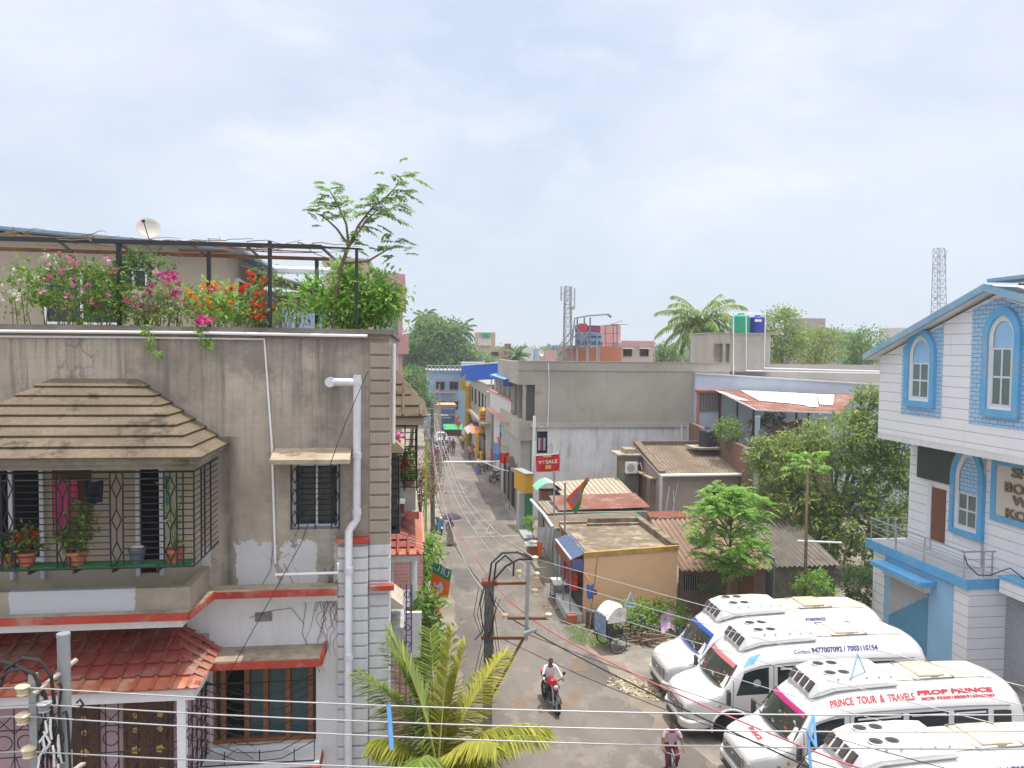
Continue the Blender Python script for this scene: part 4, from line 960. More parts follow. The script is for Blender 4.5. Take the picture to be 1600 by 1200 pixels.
b = MB(); b.prism([(a.x-3, 25.4, a.z+.55), (c_.x+.1, 25.4, a.z-.15), (c_.x+.1, 25.4, a.z-.2), (a.x-3, 25.4, a.z+.5)], (0, 5, 0)); b.prism([(a.x, 25.2, a.z-.35), (c_.x+.2, 25.2, a.z-.55), (c_.x+.2, 25.2, a.z-.6), (a.x, 25.2, a.z-.4)], (0, 5, 0)); b.build('roof', plain('grey_sheet', (.33, .35, .37), .5), o)
MB().box(a.x+.6, a.x+1.3, 25.95, 25.996, c_.z, c_.z+.7).build('window', DARK, o)
# ------------------------------------------------------------------ near steel pole and the four service wires
YP = 8.4
o = thing('electric_pole', 'grey steel electric pole with insulators and looping black cables before the red porch', 'pole', (ay(100, 1190, YP).x, YP, 0))
a = ay(99, 990, YP); b = MB(); b.tube([(a.x+.06, YP, 0), (a.x, YP, a.z)], .062, 14); b.lathe([(.066, -.03), (.066, .004)], a, 14); b.build('pole', STEEL, o, smooth='auto')
p1_ = ay(52, 1053, YP-.15); b = MB(); b.bar((p1_.x, p1_.y, p1_.z), (p1_.x+.02, p1_.y, 6.6), .07, .07, up=(1, 0, 0)); b.bar((p1_.x, p1_.y+.04, 7.55), (a.x, YP, 7.55), .06, .06); b.bar((p1_.x, p1_.y+.04, 8.0), (a.x, YP, 8.02), .06, .06); b.build('bracket_post', STEEL, o)
for u_, v_ in (((53, 1084), (120, 1030)), ((112, 1206), (130, 1193))): MB().bar(ay(*u_, YP-.25), ay(*v_, YP+.1), .05, .025).build('crossarm', worn('pale_batten', (.45, .40, .35), .2, 4), o)
ins = []
def insul(mb, c, r=.055):
    mb.lathe([(.02, -.06), (r*.8, -.05), (r*.55, -.03), (r*.8, -.012), (r*.55, .005), (r*.95, .018), (r, .035), (r*.7, .05), (.015, .056)], c, 14)
for px, py, m in ((36, 1077, PORC), (36, 1122, PORC), (45, 1174, PORC), (69, 1103, PORCG)):
    b = MB(); insul(b, ay(px, py, YP-.2), .075); b.build('insulator', m, o, smooth='auto')
b = MB(); rg = random.Random(3)
for k, pts in enumerate(([(-20, 1038), (5, 1034), (35, 1045), (62, 1075), (80, 1105), (84, 1160)], [(0, 1075), (10, 1045), (35, 1028), (62, 1032), (80, 1055), (85, 1100)], [(0, 1060), (15, 1048), (34, 1045), (52, 1052), (70, 1085), (76, 1110)], [(90, 1070), (94, 1067), (96, 1075), (92, 1110), (95, 1150), (100, 1190)], [(98, 1115), (103, 1111), (106, 1125), (108, 1160), (110, 1210)], [(120, 1098), (125, 1093), (130, 1100), (122, 1110), (115, 1130), (112, 1170)])):
    b.tube([ay(x, y, YP-.12-.03*k) for x, y in pts], .018 if k < 3 else .013, 6)
for i in range(16):
    x, y = rg.uniform(58, 92), rg.uniform(1100, 1150); b.tube([ay(x, y, YP-.15), ay(x+rg.uniform(-12, 12), y+30, YP-.18), ay(x+rg.uniform(-14, 14), y+rg.uniform(50, 90), YP-.12)], .008, 4)
b.build('cable_loops', CABLE, o)
b = MB()
for i in range(9): x, y = rg.uniform(60, 95), rg.uniform(1120, 1195); b.tube([ay(x, y, YP-.2), ay(x+rg.uniform(-8, 10), y+18, YP-.22), ay(x+rg.uniform(-10, 10), y+34, YP-.2)], .012, 5)
b.build('wire_ties', PVC2, o)
WIRES = [((36, 1074), (560, 1101), (1680, 1116)), ((69, 1101), (560, 1126), (1680, 1142)), ((36, 1119), (560, 1153), (1680, 1170)), ((45, 1174), (560, 1180), (1680, 1207))]
for i, (p_, m_, q_) in enumerate(WIRES):
    A_, B_ = ay(*p_, YP-.2), ay(*q_, 6.6); mid = ay(*m_, 7.6); best = mid
    pts = [A_.lerp(B_, k/24) - Vector((0, 0, .10*4*(k/24)*(1-k/24))) for k in range(25)]
    w_ = MB().tube([ay(-60, p_[1]+4, YP-.2)]+pts, .0072, 6).build('overhead_wire', WIRE, smooth=True)
    tag(w_, ('top', 'second', 'third', 'lowest')[i]+' of the four bare service wires crossing the bottom of the view', 'wire', 'service wires across the foreground')
BLUEP = plain('blue_plastic', (.10, .27, .55), .45, .4)
o = tag(MB().bar(ay(607, 1101, 7.38), ay(612, 1172, 7.2), .04, .022).build('wire_spacer', BLUEP), 'blue plastic spacer strip hung over the wires before the palm', 'wire spacer', 'blue spacers on the wires')
b = MB(); q = [ay(1271, 1117, 6.9), ay(1262, 1143, 6.8), ay(1275, 1168, 6.7), ay(1267, 1204, 6.65)]
for i, j in ((0, 1), (0, 2), (1, 2), (1, 3)): b.bar(q[i], q[j], .024, .012)
tag(b.build('wire_spacer', BLUEP), 'blue plastic spacer frame hung on the wires before the vans', 'wire spacer', 'blue spacers on the wires')

# ------------------------------------------------------------------ coconut palm at the house corner
YPM = 11.3; cb = ay(684, 1212, YPM)
o = thing('coconut_palm', 'young coconut palm with yellowing fronds in front of the house corner', 'tree', (cb.x, cb.y, 0))
b = MB(); b.tube([(cb.x+.15, cb.y+.1, 0), (cb.x+.08, cb.y, 3), (cb.x, cb.y, cb.z-.1)], [.2, .15, .12], 12); b.build('trunk', BARK, o, smooth=True)
rg = np.random.default_rng(21); Rr = MB(); V1, V2 = [], []
FR = [(168, 80, 2.35, 20, .74, .18, 0), (150, 74, 2.2, 22, .62, .2, 0), (60, 82, 2.25, 8, .42, .10, 1), (40, 78, 2.05, 10, .40, .10, 1), (18, 66, 2.1, 20, .60, .22, 1), (-20, 58, 2.15, 66, .62, .42, 1), (5, 44, 1.9, 52, .60, .5, 1), (195, 62, 1.4, 60, .58, .5, 1), (175, 52, 1.1, 60, .5, .5, 1), (150, 62, 2.1, 42, .62, .3, 0), (95, 70, 2.3, 28, .62, .25, 0), (255, 58, 1.9, 70, .55, .45, 0), (300, 60, 2.0, 55, .58, .4, 1), (45, 58, 2.3, 38, .62, .3, 1), (-50, 36, 1.6, 50, .52, .5, 1), (220, 36, 1.1, 50, .5, .5, 1), (-80, 44, 1.7, 60, .5, .45, 0), (330, 50, 2.1, 48, .58, .4, 1)]
for (azd, el, L, dr, ll, hang, kind) in FR:
    Rp, Pp, Dp, Lp = frond_geo(rg, cb, R_(azd), R_(el), L*.94, R_(dr), ll, 118, .03, hang=hang)
    Rr.tube([tuple(q) for q in Rp[::6]], [.026*(1-.8*i/13) for i in range(len(Rp[::6]))], 5)
    (V2 if kind else V1).append(blade_geo(Pp, Dp, Lp, np.full(len(Lp), .029), hang*.55))
Rr.build('rachis', plain('palm_rib', (.42, .38, .12), .5), o)
QF = [[0, 1, 3, 2], [2, 3, 5, 4]]
np_mesh('green_fronds', np.concatenate(V1), 6, QF, LEAF_P, o); V3 = []
for (azd, el, L, dr) in ((200, 5, 1.1, 60), (310, -5, 1.5, 55), (30, 10, 1.3, 70)):
    Rp, Pp, Dp, Lp = frond_geo(rg, cb, R_(azd), R_(el), L, R_(dr), .42, 70, .03, hang=.8); V3.append(blade_geo(Pp, Dp, Lp, np.full(len(Lp), .018), .7))
np_mesh('dry_fronds', np.concatenate(V3), 6, QF, LEAF_DRY, o); np_mesh('yellow_fronds', np.concatenate(V2), 6, QF, LEAF_Y, o)

# ------------------------------------------------------------------ concrete pole with crossarms, and the cables along the street
YC = 14.0; cp = ay(765, 908, YC)
o = thing('concrete_pole', 'dark concrete electric pole with rusty crossarms and insulators at the house corner', 'pole', (cp.x, YC, 0))
b = MB(); cb2 = cp.x-.02; b.prism([(cb2-.12, YC-.10, 0), (cb2+.12, YC-.10, 0), (cb2+.12, YC+.10, 0), (cb2-.12, YC+.10, 0)], (0, 0, .01)); b.bar((cb2-.03, YC, 0), cp, .165, .14, up=(0, 1, 0)); b.build('pole', worn('pole_concrete', (.17, .165, .155), .45, 3, streak=.5, dirt=(.08, .08, .075)), o, bevel=.015)
for u_, v_, w_ in (((752, 912), (826, 911), .07), ((788, 966), (858, 966), .07), ((752, 997), (820, 997), .06)): MB().bar(ay(*u_, YC-.1), ay(*v_, YC-.1), w_*.72, .045).build('crossarm', RUST, o)
MB().bar(ay(817, 999, YC-.1), ay(768, 1088, YC-.1), .045, .04).build('brace', RUST, o); MB().box(cp.x-.13, cp.x+.13, YC-.12, YC+.12, cp.z-.06, cp.z+.03).build('pole_cap', RUST, o)
b = MB(); b.bar(ay(826, 876, YC-.14), ay(822, 1000, YC-.14), .06, .06, up=(1, 0, 0)); b.build('arm_post', STEEL, o)
IN = [(811, 895), (836, 873), (838, 898), (835, 924), (789, 963), (857, 962)]
for px, py in IN: b = MB(); insul(b, ay(px, py, YC-.16), .065); b.build('insulator', PORC, o, smooth='auto')
b = MB()
for k, pts in enumerate(([(764, 908), (768, 880), (785, 864), (808, 863), (830, 872)], [(770, 908), (790, 885), (810, 874), (830, 874)], [(772, 905), (775, 880), (790, 868), (803, 880), (802, 900)], [(757, 915), (750, 945), (755, 985), (742, 1000)], [(765, 925), (775, 950), (768, 985), (758, 1000)])): b.tube([ay(x, y, YC-.2+.03*k) for x, y in pts], .019 if k < 3 else .012, 6)
for i in range(7): x = 748+i*5.5; b.tube([ay(x, 918+i*3, YC-.16), ay(x-8, 960, YC-.2), ay(x+6-i, 1000+4*i, YC-.18), ay(x-6, 1050, YC-.15)], .006, 4)
b.build('cable_loops', CABLE, o)
b = MB(); b.bar(ay(818, 990, YC-.3), ay(838, 983, YC-.3), .12, .05); b.build('lamp_head', STEEL, o)
far = ay(676, 641, 60); PINKW = plain('pink_cable', (.50, .13, .16), .5)
def cable(label, pts, r, m, cat='cable', grp='cables strung along the street'):
    return tag(MB().tube(pts, r, 5).build('overhead_cable', m, smooth=True), label, cat, grp)
def through(ctrl, n=10):
    """smooth path through pixel+depth control points (Catmull-Rom)"""
    q = [ay(*c_) for c_ in ctrl]; q = [q[0]*2-q[1]]+q+[q[-1]*2-q[-2]]; out = []
    for i in range(1, len(q)-2):
        for k in range(n):
            t_ = k/n; a, b_, c_, d = q[i-1], q[i], q[i+1], q[i+2]
            out.append(.5*((2*b_)+(c_-a)*t_+(2*a-5*b_+4*c_-d)*t_*t_+(3*b_-a-3*c_+d)*t_**3))
    return out+[q[-2]]
cable('bare street cable ending at the highest insulator of the concrete pole', through([(678, 645, 60), (697, 700, 44), (724, 768, 31), (770, 826, 21), (836, 873, YC-.16)]), .014, WIRE)
cable('bare street cable ending at the second insulator of the concrete pole', through([(677, 648, 60), (693, 702, 44), (719, 772, 31), (766, 836, 21), (838, 898, YC-.16)]), .014, WIRE)
cable('bare street cable ending at the third insulator of the concrete pole', through([(676, 651, 60), (688, 705, 44), (711, 776, 31), (757, 850, 21), (835, 924, YC-.16)]), .014, WIRE)
cable('bare street cable ending at the left end of the middle crossarm', through([(672, 652, 60), (677, 705, 44), (690, 775, 31), (725, 875, 20), (789, 963, YC-.16)]), .014, WIRE)
cable('long pink cable sagging along the street and over the parking yard', through([(664, 668, 60), (676, 722, 44), (700, 795, 31), (752, 885, 21), (826, 963, 14.2), (1000, 1057, 11.4), (1262, 1170, 9), (1420, 1225, 8)]), .012, PINKW)
cable('black cable running just under the pink one to the yard', through([(663, 672, 60), (672, 735, 42), (700, 830, 28), (770, 935, 18), (830, 985, 13.8), (1000, 1075, 11.2), (1180, 1160, 9.2), (1300, 1215, 8.4)]), .012, CABLE)
ends = [(1640, 1082), (1640, 1112), (1640, 1152), (1640, 1196), (1560, 1222), (1400, 1228)]
names = ['uppermost', 'second', 'third', 'fourth', 'fifth', 'lowest']
for i, ((x, y), (u, v)) in enumerate(zip([(836, 873), (838, 898), (835, 924), (857, 962), (822, 990), (789, 1000)], ends)):
    A_, B_ = ay(x, y, YC-.16), ay(u, v, 8.6)
    cable(names[i]+' thin cable slanting from the concrete pole across the vans', sag(A_, B_, .05+.02*i, 20), .0065, WIRE if i < 4 else CABLE, grp='cables over the parking yard')
def tri(label, q, r=.022, m=PVC2):
    b = MB()
    for i in range(3): b.bar(q[i], q[(i+1) % 3], r*1.4, r*.8)
    tag(b.build('cable_spacer', m), label, 'cable spacer', 'triangular cable spacers')
LBLUE = plain('light_blue_plastic', (.28, .48, .62), .45)
tri('white triangular spacer on the cables above the umbrella walker', [ay(767, 818, 24), ay(758, 833, 24), ay(774, 833, 24)])
tri('small white triangular spacer farthest up the street cables', [ay(724, 763, 32), ay(718, 770, 32), ay(731, 768, 32)])
tri('pale blue triangular spacer on the cables beside the rickshaw hood', [ay(985, 927, 12.6), ay(976, 947, 12.6), ay(993, 949, 12.6)], .022, LBLUE)
tri('pale blue triangular spacer on the cables above the third van', [ay(1340, 1022, 10.3), ay(1330, 1059, 10.2), ay(1352, 1050, 10.2)], .018, LBLUE)

# ------------------------------------------------------------------ left side of the street
def tree_simple(label, px, py, Y, rx, ry, n, size, leaf, trunk_r=.15, seed=1, parts=None, name='leafy_tree', cat='tree', grp=None, clump=.5, base=None, per=30, droop=.3):
    c_ = ay(px, py, Y); s = (c_-EYE).length/FPX; RX, RZ = rx*s, ry*s; rg = random.Random(seed)
    gx_, gy_ = (c_.x, c_.y) if base is None else base
    o = thing(name, label, cat, (gx_, gy_, 0), grp)
    bl = []
    for (fx, fz, fr, fn) in (parts or [(0, .1, .8, .4), (-.5, -.25, .5, .15), (.5, -.2, .5, .15), (.2, .55, .45, .12), (-.3, .45, .45, .12), (0, -.5, .5, .1)]):
        bl.append((c_.x+fx*RX, c_.y+rg.uniform(-.35, .35)*RX, c_.z+fz*RZ, fr*RX, fr*RX*.9, fr*RZ, int(n*fn)))
    cloud('crown', bl, size, leaf, o, clump, per, .46, droop, seed)
    b = MB(); top = Vector((c_.x, c_.y, c_.z-.1*RZ)); b.tube([(gx_, gy_, 0), Vector((gx_, gy_, 0)).lerp(top, .5)+Vector((rg.uniform(-.15, .15), 0, 0)), top], [trunk_r, trunk_r*.75, trunk_r*.35], 8)
    for q in bl: m_ = Vector((gx_, gy_, 0)).lerp(top, rg.uniform(.5, .85)); e = Vector(q[:3]); b.tube([m_, m_.lerp(e, .55)+Vector((0, 0, .1*RZ)), e+Vector((0, 0, q[5]*.4))], [trunk_r*.4, trunk_r*.25, trunk_r*.08], 5)
    b.build('trunk', BARK, o, smooth=True); return o
tree_simple('bright green feathery bush at the roadside above the saffron flag', 663, 872, 23.5, 31, 44, 2300, .12, LEAF_C, .06, 31, name='roadside_bush', cat='bush', clump=.28, base=(.9, 23.6))
tree_simple('broad leaved green plant beside the white side porch column', 664, 985, 15.7, 24, 70, 620, .20, LEAF_A, .05, 32, name='roadside_bush', cat='bush', clump=.25, base=(.5, 15.8))
tree_simple('dry brown leafless looking bush below the side balcony', 655, 760, 30, 22, 34, 900, .13, LEAF_DRY, .05, 33, name='dry_bush', cat='bush', clump=.35, base=(.6, 30))
tree_simple('dry reddish creeper bush around the vine covered pole', 676, 742, 44, 16, 40, 700, .16, LEAF_DRY, .06, 34, name='dry_bush', cat='bush', clump=.45, base=(1.2, 45))
o = thing('pink_brick_wall', 'pink painted brick boundary wall beside the side porch', 'wall', (.2, 20, 0)); PBR = brickmat('pink_brick', (.66, .33, .31), (.60, .27, .26), (.64, .45, .42), (.26, .09), 'YZ', .014)
PBX = brickmat('pink_brick_end', (.66, .33, .31), (.60, .27, .26), (.64, .45, .42), (.26, .09), 'XZ', .014)
e0_, e1_2 = ay(641, 850, 19.6), ay(661, 850, 19.6)
MB().box(e0_.x-.6, e1_2.x, 19.6, 23, 0, 7.0).build('wall', [PBX], o)
b = MB(); b.box(e0_.x-.65, e1_2.x+.04, 19.5, 23.05, 7.0, 7.12); b.build('coping', worn('pink_coping', (.55, .27, .24), .2, 3), o)
# flags of the party
GREENF = plain('flag_green', (.03, .25, .09), .8, .1); ORANGEF = plain('flag_orange', (.72, .14, .02), .8, .1); INKB = plain('flag_ink', (.05, .05, .30), .8, .1); LIL = plain('flag_lotus', (.55, .50, .68), .8, .1)
def party_flag(label, tl, tr, bl_, br, full=True, wav=.05, split=.36, grp='party flags over the street', flip=False):
    n = (tr-tl).cross(bl_-tl).normalized()
    def P(u, v, d=0.0):
        q = tl.lerp(tr, u).lerp(bl_.lerp(br, u), v); return q + n*(wav*math.sin(u*5+v*2.2)+d)
    o = thing('party_flag', label, 'flag', tl, grp)
    for nm, v0, v1, m in (('green_band', 0, split, GREENF), ('saffron_field', split, 1, ORANGEF)):
        b = MB(); b.sheet(lambda u, v: P(u, v0+(v1-v0)*v), 14, 8); b.build(nm, m, o, smooth=True)
    b = MB()
    sg = 1 if n.dot(EYE-tl) > 0 else -1
    def E(u, v, k): return P(u, v, sg*(.008+.002*k))
    for k in range(5):
        a_ = R_(-62+31*k); L_ = .24 if k in (1, 2, 3) else .20; pts = []
        for f_, w_ in ((0, 0), (.3, .05), (.6, .062), (.85, .035), (1, 0), (.85, -.035), (.6, -.062), (.3, -.05)): r = .06+L_*f_; pts.append(E(.47+r*math.cos(a_)-w_*math.sin(a_), .68+(r*math.sin(a_)+w_*math.cos(a_))*.85, k))
        b.add(pts, [tuple(range(8))])
    b.add([E(.47+.07*math.cos(i*.785), .68+.09*math.sin(i*.785), 6) for i in range(8)], [tuple(range(8))]); b.add([E(.22+.05*math.cos(i*.785), .67+.08*math.sin(i*.785), 6) for i in range(8)], [tuple(range(8))]); b.tube([E(.25, .68, 7), E(.45, .69, 7)], (tr-tl).length*.014, 4)
    b.build('flower_emblem', LIL, o, fixn=False)
    if full:
        for ch, u in (('P', .22), ('J', .50), ('B', .78)):
            bot = P(u-.0, .07, 0); ydir = (bl_-tl)          # the lettering hangs upside down, as on the photographed flag
            sz = (tr-tl).length*.30
            xd = (tl-tr) if sg > 0 else (tl-tr)
            Z = xd.normalized().cross(ydir.normalized()); s2 = 1 if Z.dot(n)*sg > 0 else -1
            writing('lettering', ch, sz, PVC2, o, P(u+.11, .06, sg*.010), xd, ydir, bold=.022, lift=.0, extrude=.001); writing('lettering', ch, sz, INKB, o, P(u+.11, .06, sg*.016), xd, ydir, bold=.004, lift=.0)
    return o
Yf_ = 17.2
party_flag('green and saffron party flag with letters hanging upside down beside the roadside bush', ay(676, 878, Yf_), ay(707, 891, Yf_-.2), ay(671, 927, Yf_), ay(699, 937, Yf_-.2))
party_flag('smaller faded party flag partly hidden below the lettered one', ay(672, 934, 18.6), ay(687, 932, 18.6), ay(673, 962, 18.6), ay(687, 958, 18.6), False)
tag(MB().tube([ay(640, 872, 19.5), ay(662, 878, 18), ay(677, 879, Yf_), ay(707, 892, Yf_-.2)], .008, 4).build('flag_cord', RUST), 'thin cord holding the lettered party flag to the pink wall', 'cord')
# pole with creepers, far left kerbside pole
pb = Vector((1.55, 50, 0)); o = thing('street_pole', 'weathered street pole with dangling wires behind the dry creeper bush', 'pole', pb)
b = MB(); b.tube([pb, pb+Vector((-.1, 0, 8.6))], [.16, .11], 10); b.build('pole', worn('pole_concrete', (.12, .115, .11), .35, 3), o)
for z, w_ in ((8.2, 1.3), (7.6, 1.1), (7.0, .8)): MB().bar(pb+Vector((-w_, -.15, z)), pb+Vector((w_, -.15, z)), .06).build('crossarm', STEEL, o)
b = MB(); rg = random.Random(5)
for i in range(16): q = pb+Vector((rg.uniform(-.5, .5), rg.uniform(-.4, .1), rg.uniform(5, 8))); b.tube([q, q+Vector((rg.uniform(-.3, .3), 0, -1.5)), q+Vector((rg.uniform(-.5, .6), 0, -rg.uniform(2.4, 3.6)))], .018, 4)
b.build('loose_wires', WIRE, o)
o = thing('ladder_post', 'pale lattice post with white crossbars beside the far trees', 'pole', (ay(684, 660, 72).x, 72, 0))
a0 = ay(683, 600, 72); b = MB()
for dx in (-.35, .35): b.tube([(a0.x+dx*1.3, 72, 0), (a0.x+dx*.6, 72, a0.z)], .06, 5)
for i in range(9): z = 1+i*(a0.z-1)/9; w_ = .45-.02*i; b.tube([(a0.x-w_, 72, z), (a0.x+w_, 72, z+.3)], .04, 4)
b.tube([ay(655, 648, 72), ay(700, 649, 72)], .07, 5); b.build('lattice', STEEL, o)
o = tag(MB().box(ay(664, 700, 26).x, ay(668, 700, 26).x, 26, 26.1, 5.8, 9.0).build('banner_strip', worn('banner_yellow_green', (.35, .55, .10), .5, 1.5, dirt=(.62, .50, .08))), 'tall narrow green and yellow banner beside the side balcony', 'banner')
o = tag(MB().tube([ay(660, 722, 60), ay(836, 721, 60)], .07, 8).build('barrier_bar', PVC2), 'white horizontal bar spanning the street at the market', 'bar')
cable('white cable swinging from the market to the grey building', through([(755, 722, 62), (800, 735, 60), (850, 705, 57), (862, 690, 54)]), .05, PVC2)
# ------------------------------------------------------------------ people
def cloth(name, c): return plain('cloth_'+name, c, .9, .1, var=.12, scale=9)
SKIN = plain('skin_brown', (.20, .095, .055), .55, .35, var=.05); HAIR = plain('hair_black', (.012, .010, .010), .6, .3); SHOE = plain('shoe_dark', (.03, .027, .025), .6, .3)
STAND = dict(pelvis=(0, 0, .93), waist=(0, 0, 1.08), chest=(0, .01, 1.30), neck=(0, .01, 1.45), head0=(0, -.01, 1.53), head1=(0, -.015, 1.62), head2=(0, -.005, 1.69),
    shL=(.17, .01, 1.39), elL=(.23, .03, 1.12), wrL=(.24, -.05, .88), haL=(.235, -.08, .79), shR=(-.17, .01, 1.39), elR=(-.23, .03, 1.12), wrR=(-.24, -.05, .88), haR=(-.235, -.08, .79),
    hiL=(.09, 0, .89), knL=(.10, -.02, .50), anL=(.10, .03, .09), toL=(.11, -.12, .035), hiR=(-.09, 0, .89), knR=(-.10, -.02, .50), anR=(-.10, .03, .09), toR=(-.11, -.12, .035))
RAD = dict(pelvis=.15, waist=.135, chest=.15, neck=.055, head0=.075, head1=.098, head2=.07, sh=.068, el=.043, wr=.030, ha=.036, hi=.095, kn=.062, an=.042, to=.036)
def person(label, loc, heading=0.0, pose=None, top='white', bottom='dark', topc=(.7, .7, .7), botc=(.03, .03, .04), sleeves='long', skirt=False, hands=False, group=None, scale=1.0, hair=True, extra=None, bare_feet=False, shoec=None):
    J = dict(STAND); J.update(pose or {}); names = list(J); ix = {k: i for i, k in enumerate(names)}; V = [Vector(J[k]) for k in names]
    R = [RAD.get(k, RAD.get(k[:2], .05)) for k in names]
    E_ = [('pelvis', 'waist', 1), ('waist', 'chest', 1), ('chest', 'neck', 0), ('neck', 'head0', 0), ('head0', 'head1', 0), ('head1', 'head2', 0)]
    for s in 'LR': E_ += [('chest', 'sh'+s, 1), ('sh'+s, 'el'+s, 1), ('el'+s, 'wr'+s, 1 if sleeves == 'long' else 0), ('wr'+s, 'ha'+s, 0), ('pelvis', 'hi'+s, 2), ('hi'+s, 'kn'+s, 2), ('kn'+s, 'an'+s, 2), ('an'+s, 'to'+s, 3)]
    edges = [(ix[a], ix[b]) for a, b, _ in E_]; segs = [(V[ix[a]], V[ix[b]], k, (R[ix[a]]+R[ix[b]])/2, a, b) for a, b, k in E_]
    if hands:
        for s in 'LR':
            w_, h_ = Vector(J['wr'+s]), Vector(J['ha'+s]); d = (h_-w_).normalized(); side = d.cross(Vector((0, 0, 1)));  side = side.normalized() if side.length > .1 else Vector((1, 0, 0)); dn = side.cross(d)*(-1 if side.cross(d).z > 0 else 1)
            for f, L in ((-.030, .060), (-.010, .070), (.010, .066), (.030, .052)):
                a = h_+side*f+d*.02; b1 = a+d*L*.55+dn*L*.25; b2 = b1+d*L*.1+dn*L*.55
                i0 = len(V); V += [a, b1, b2]; R += [.0095, .0088, .007]; edges += [(ix['ha'+s], i0), (i0, i0+1), (i0+1, i0+2)]; segs += [(a, b2, 0, .01, 'ha', 'fi')]
            a = h_-d*.02+side*(.04 if s == 'R' else -.04); b1 = a+d*.045+dn*.02; i0 = len(V); V += [a, b1]; R += [.011, .009]; edges += [(ix['ha'+s], i0), (i0, i0+1)]; segs += [(a, b1, 0, .01, 'ha', 'th')]
    me = bpy.data.meshes.new('skeleton'); me.from_pydata([tuple(v) for v in V], edges, []); to = bpy.data.objects.new('skeleton', me); COL.objects.link(to)
    sm = to.modifiers.new('skin', 'SKIN'); sm.use_smooth_shade = True
    for i, r in enumerate(R):
        sv_ = me.skin_vertices[0].data[i]
        kx = 1.0
        sv_.radius = (r*(1.18 if names[i] in ('chest', 'waist', 'pelvis') else 1) if i < len(names) else r, r*(.78 if i < len(names) and names[i] in ('chest', 'waist', 'pelvis') else 1))
        sv_.use_root = (i == 0)
    ss = to.modifiers.new('sub', 'SUBSURF'); ss.levels = 1; ss.render_levels = 1
    dg = bpy.context.evaluated_depsgraph_get(); dg.update(); bm_ = bpy.data.meshes.new_from_object(to.evaluated_get(dg)); bpy.data.objects.remove(to)
    mats = [SKIN, cloth(top, topc), cloth(bottom, botc), shoec or (SKIN if bare_feet else SHOE), HAIR]
    bm_.materials.clear(); [bm_.materials.append(m) for m in mats]
    hc = Vector(J['head1']); up = (Vector(J['head2'])-Vector(J['head0'])).normalized()
    for p_ in bm_.polygons:
        c_ = p_.center; best = None; bd = 1e9
        for a, b, k, r, na_, nb_ in segs:
            ab = b-a; t_ = max(0, min(1, (c_-a).dot(ab)/max(ab.length_squared, 1e-9))); d = (a+ab*t_-c_).length - r*.6
            if d < bd: bd = d; best = (k, na_, nb_, t_)
        k = best[0]
        if best[1] in ('head0', 'head1') or best[2] == 'head1':
            h = c_-hc
            if hair and (h.dot(up) > .035 or (h.y > .015 and h.dot(up) > -.07)): k = 4
        if sleeves == 'short' and best[1][:2] == 'sh' and best[3] > .72: k = 0
        if k == 0 and best[1] == 'chest': k = 1 if best[3] < .55 else 0
        p_.material_index = k; p_.use_smooth = True
    bm_.name = 'person'
    # face: nose, eyes, ears and mouth grow out of the same body mesh
    b = bmesh.new(); b.from_mesh(bm_)
    fy = hc.y-.088
    def blob(c_, r, mi, sc=(1, 1, 1)):
        g = bmesh.ops.create_icosphere(b, subdivisions=1, radius=r, matrix=Matrix.Translation(Vector(c_)) @ Matrix.Diagonal((*sc, 1)))
        for v in g['verts']:
            for f_ in v.link_faces: f_.material_index = mi; f_.smooth = True
    blob((hc.x, fy-.008, hc.z-.022), .016, 0, (.8, 1.1, 1.5)); blob((hc.x-.032, fy+.006, hc.z+.004), .011, 4); blob((hc.x+.032, fy+.006, hc.z+.004), .011, 4)
    blob((hc.x, fy+.006, hc.z-.058), .014, 4, (1.5, .6, .5)); blob((hc.x-.095, hc.y+.01, hc.z-.01), .022, 0, (.5, 1, 1.4)); blob((hc.x+.095, hc.y+.01, hc.z-.01), .022, 0, (.5, 1, 1.4))
    b.to_mesh(bm_); b.free()
    o = link_mesh('person', bm_); o.location = loc; o.rotation_euler = (0, 0, heading); o.scale = (scale,)*3
    OFF[o.name] = Vector((0, 0, 0))
    if skirt:
        mb = MB(); mb.lathe([(.15, 1.02), (.17, .85), (.20, .5), (.235, .12)], (0, 0, 0), 18, cap=False); k = mb.build('skirt', mats[2], o, smooth=True); k.parent = o
    return tag(o, label, 'person', group)
SIT = dict(pelvis=(0, .18, .86), waist=(0, .16, 1.02), chest=(0, .11, 1.25), neck=(0, .07, 1.39), head0=(0, .03, 1.47), head1=(0, .015, 1.56), head2=(0, .02, 1.635),
    shL=(.18, .09, 1.335), elL=(.30, -.07, 1.13), wrL=(.32, -.27, 1.04), haL=(.31, -.345, 1.03), shR=(-.18, .09, 1.335), elR=(-.30, -.07, 1.13), wrR=(-.32, -.27, 1.04), haR=(-.31, -.345, 1.03),
    hiL=(.10, .15, .83), knL=(.20, -.22, .72), anL=(.20, .02, .34), toL=(.21, -.12, .29), hiR=(-.10, .15, .83), knR=(-.20, -.22, .72), anR=(-.20, .02, .34), toR=(-.21, -.12, .29))

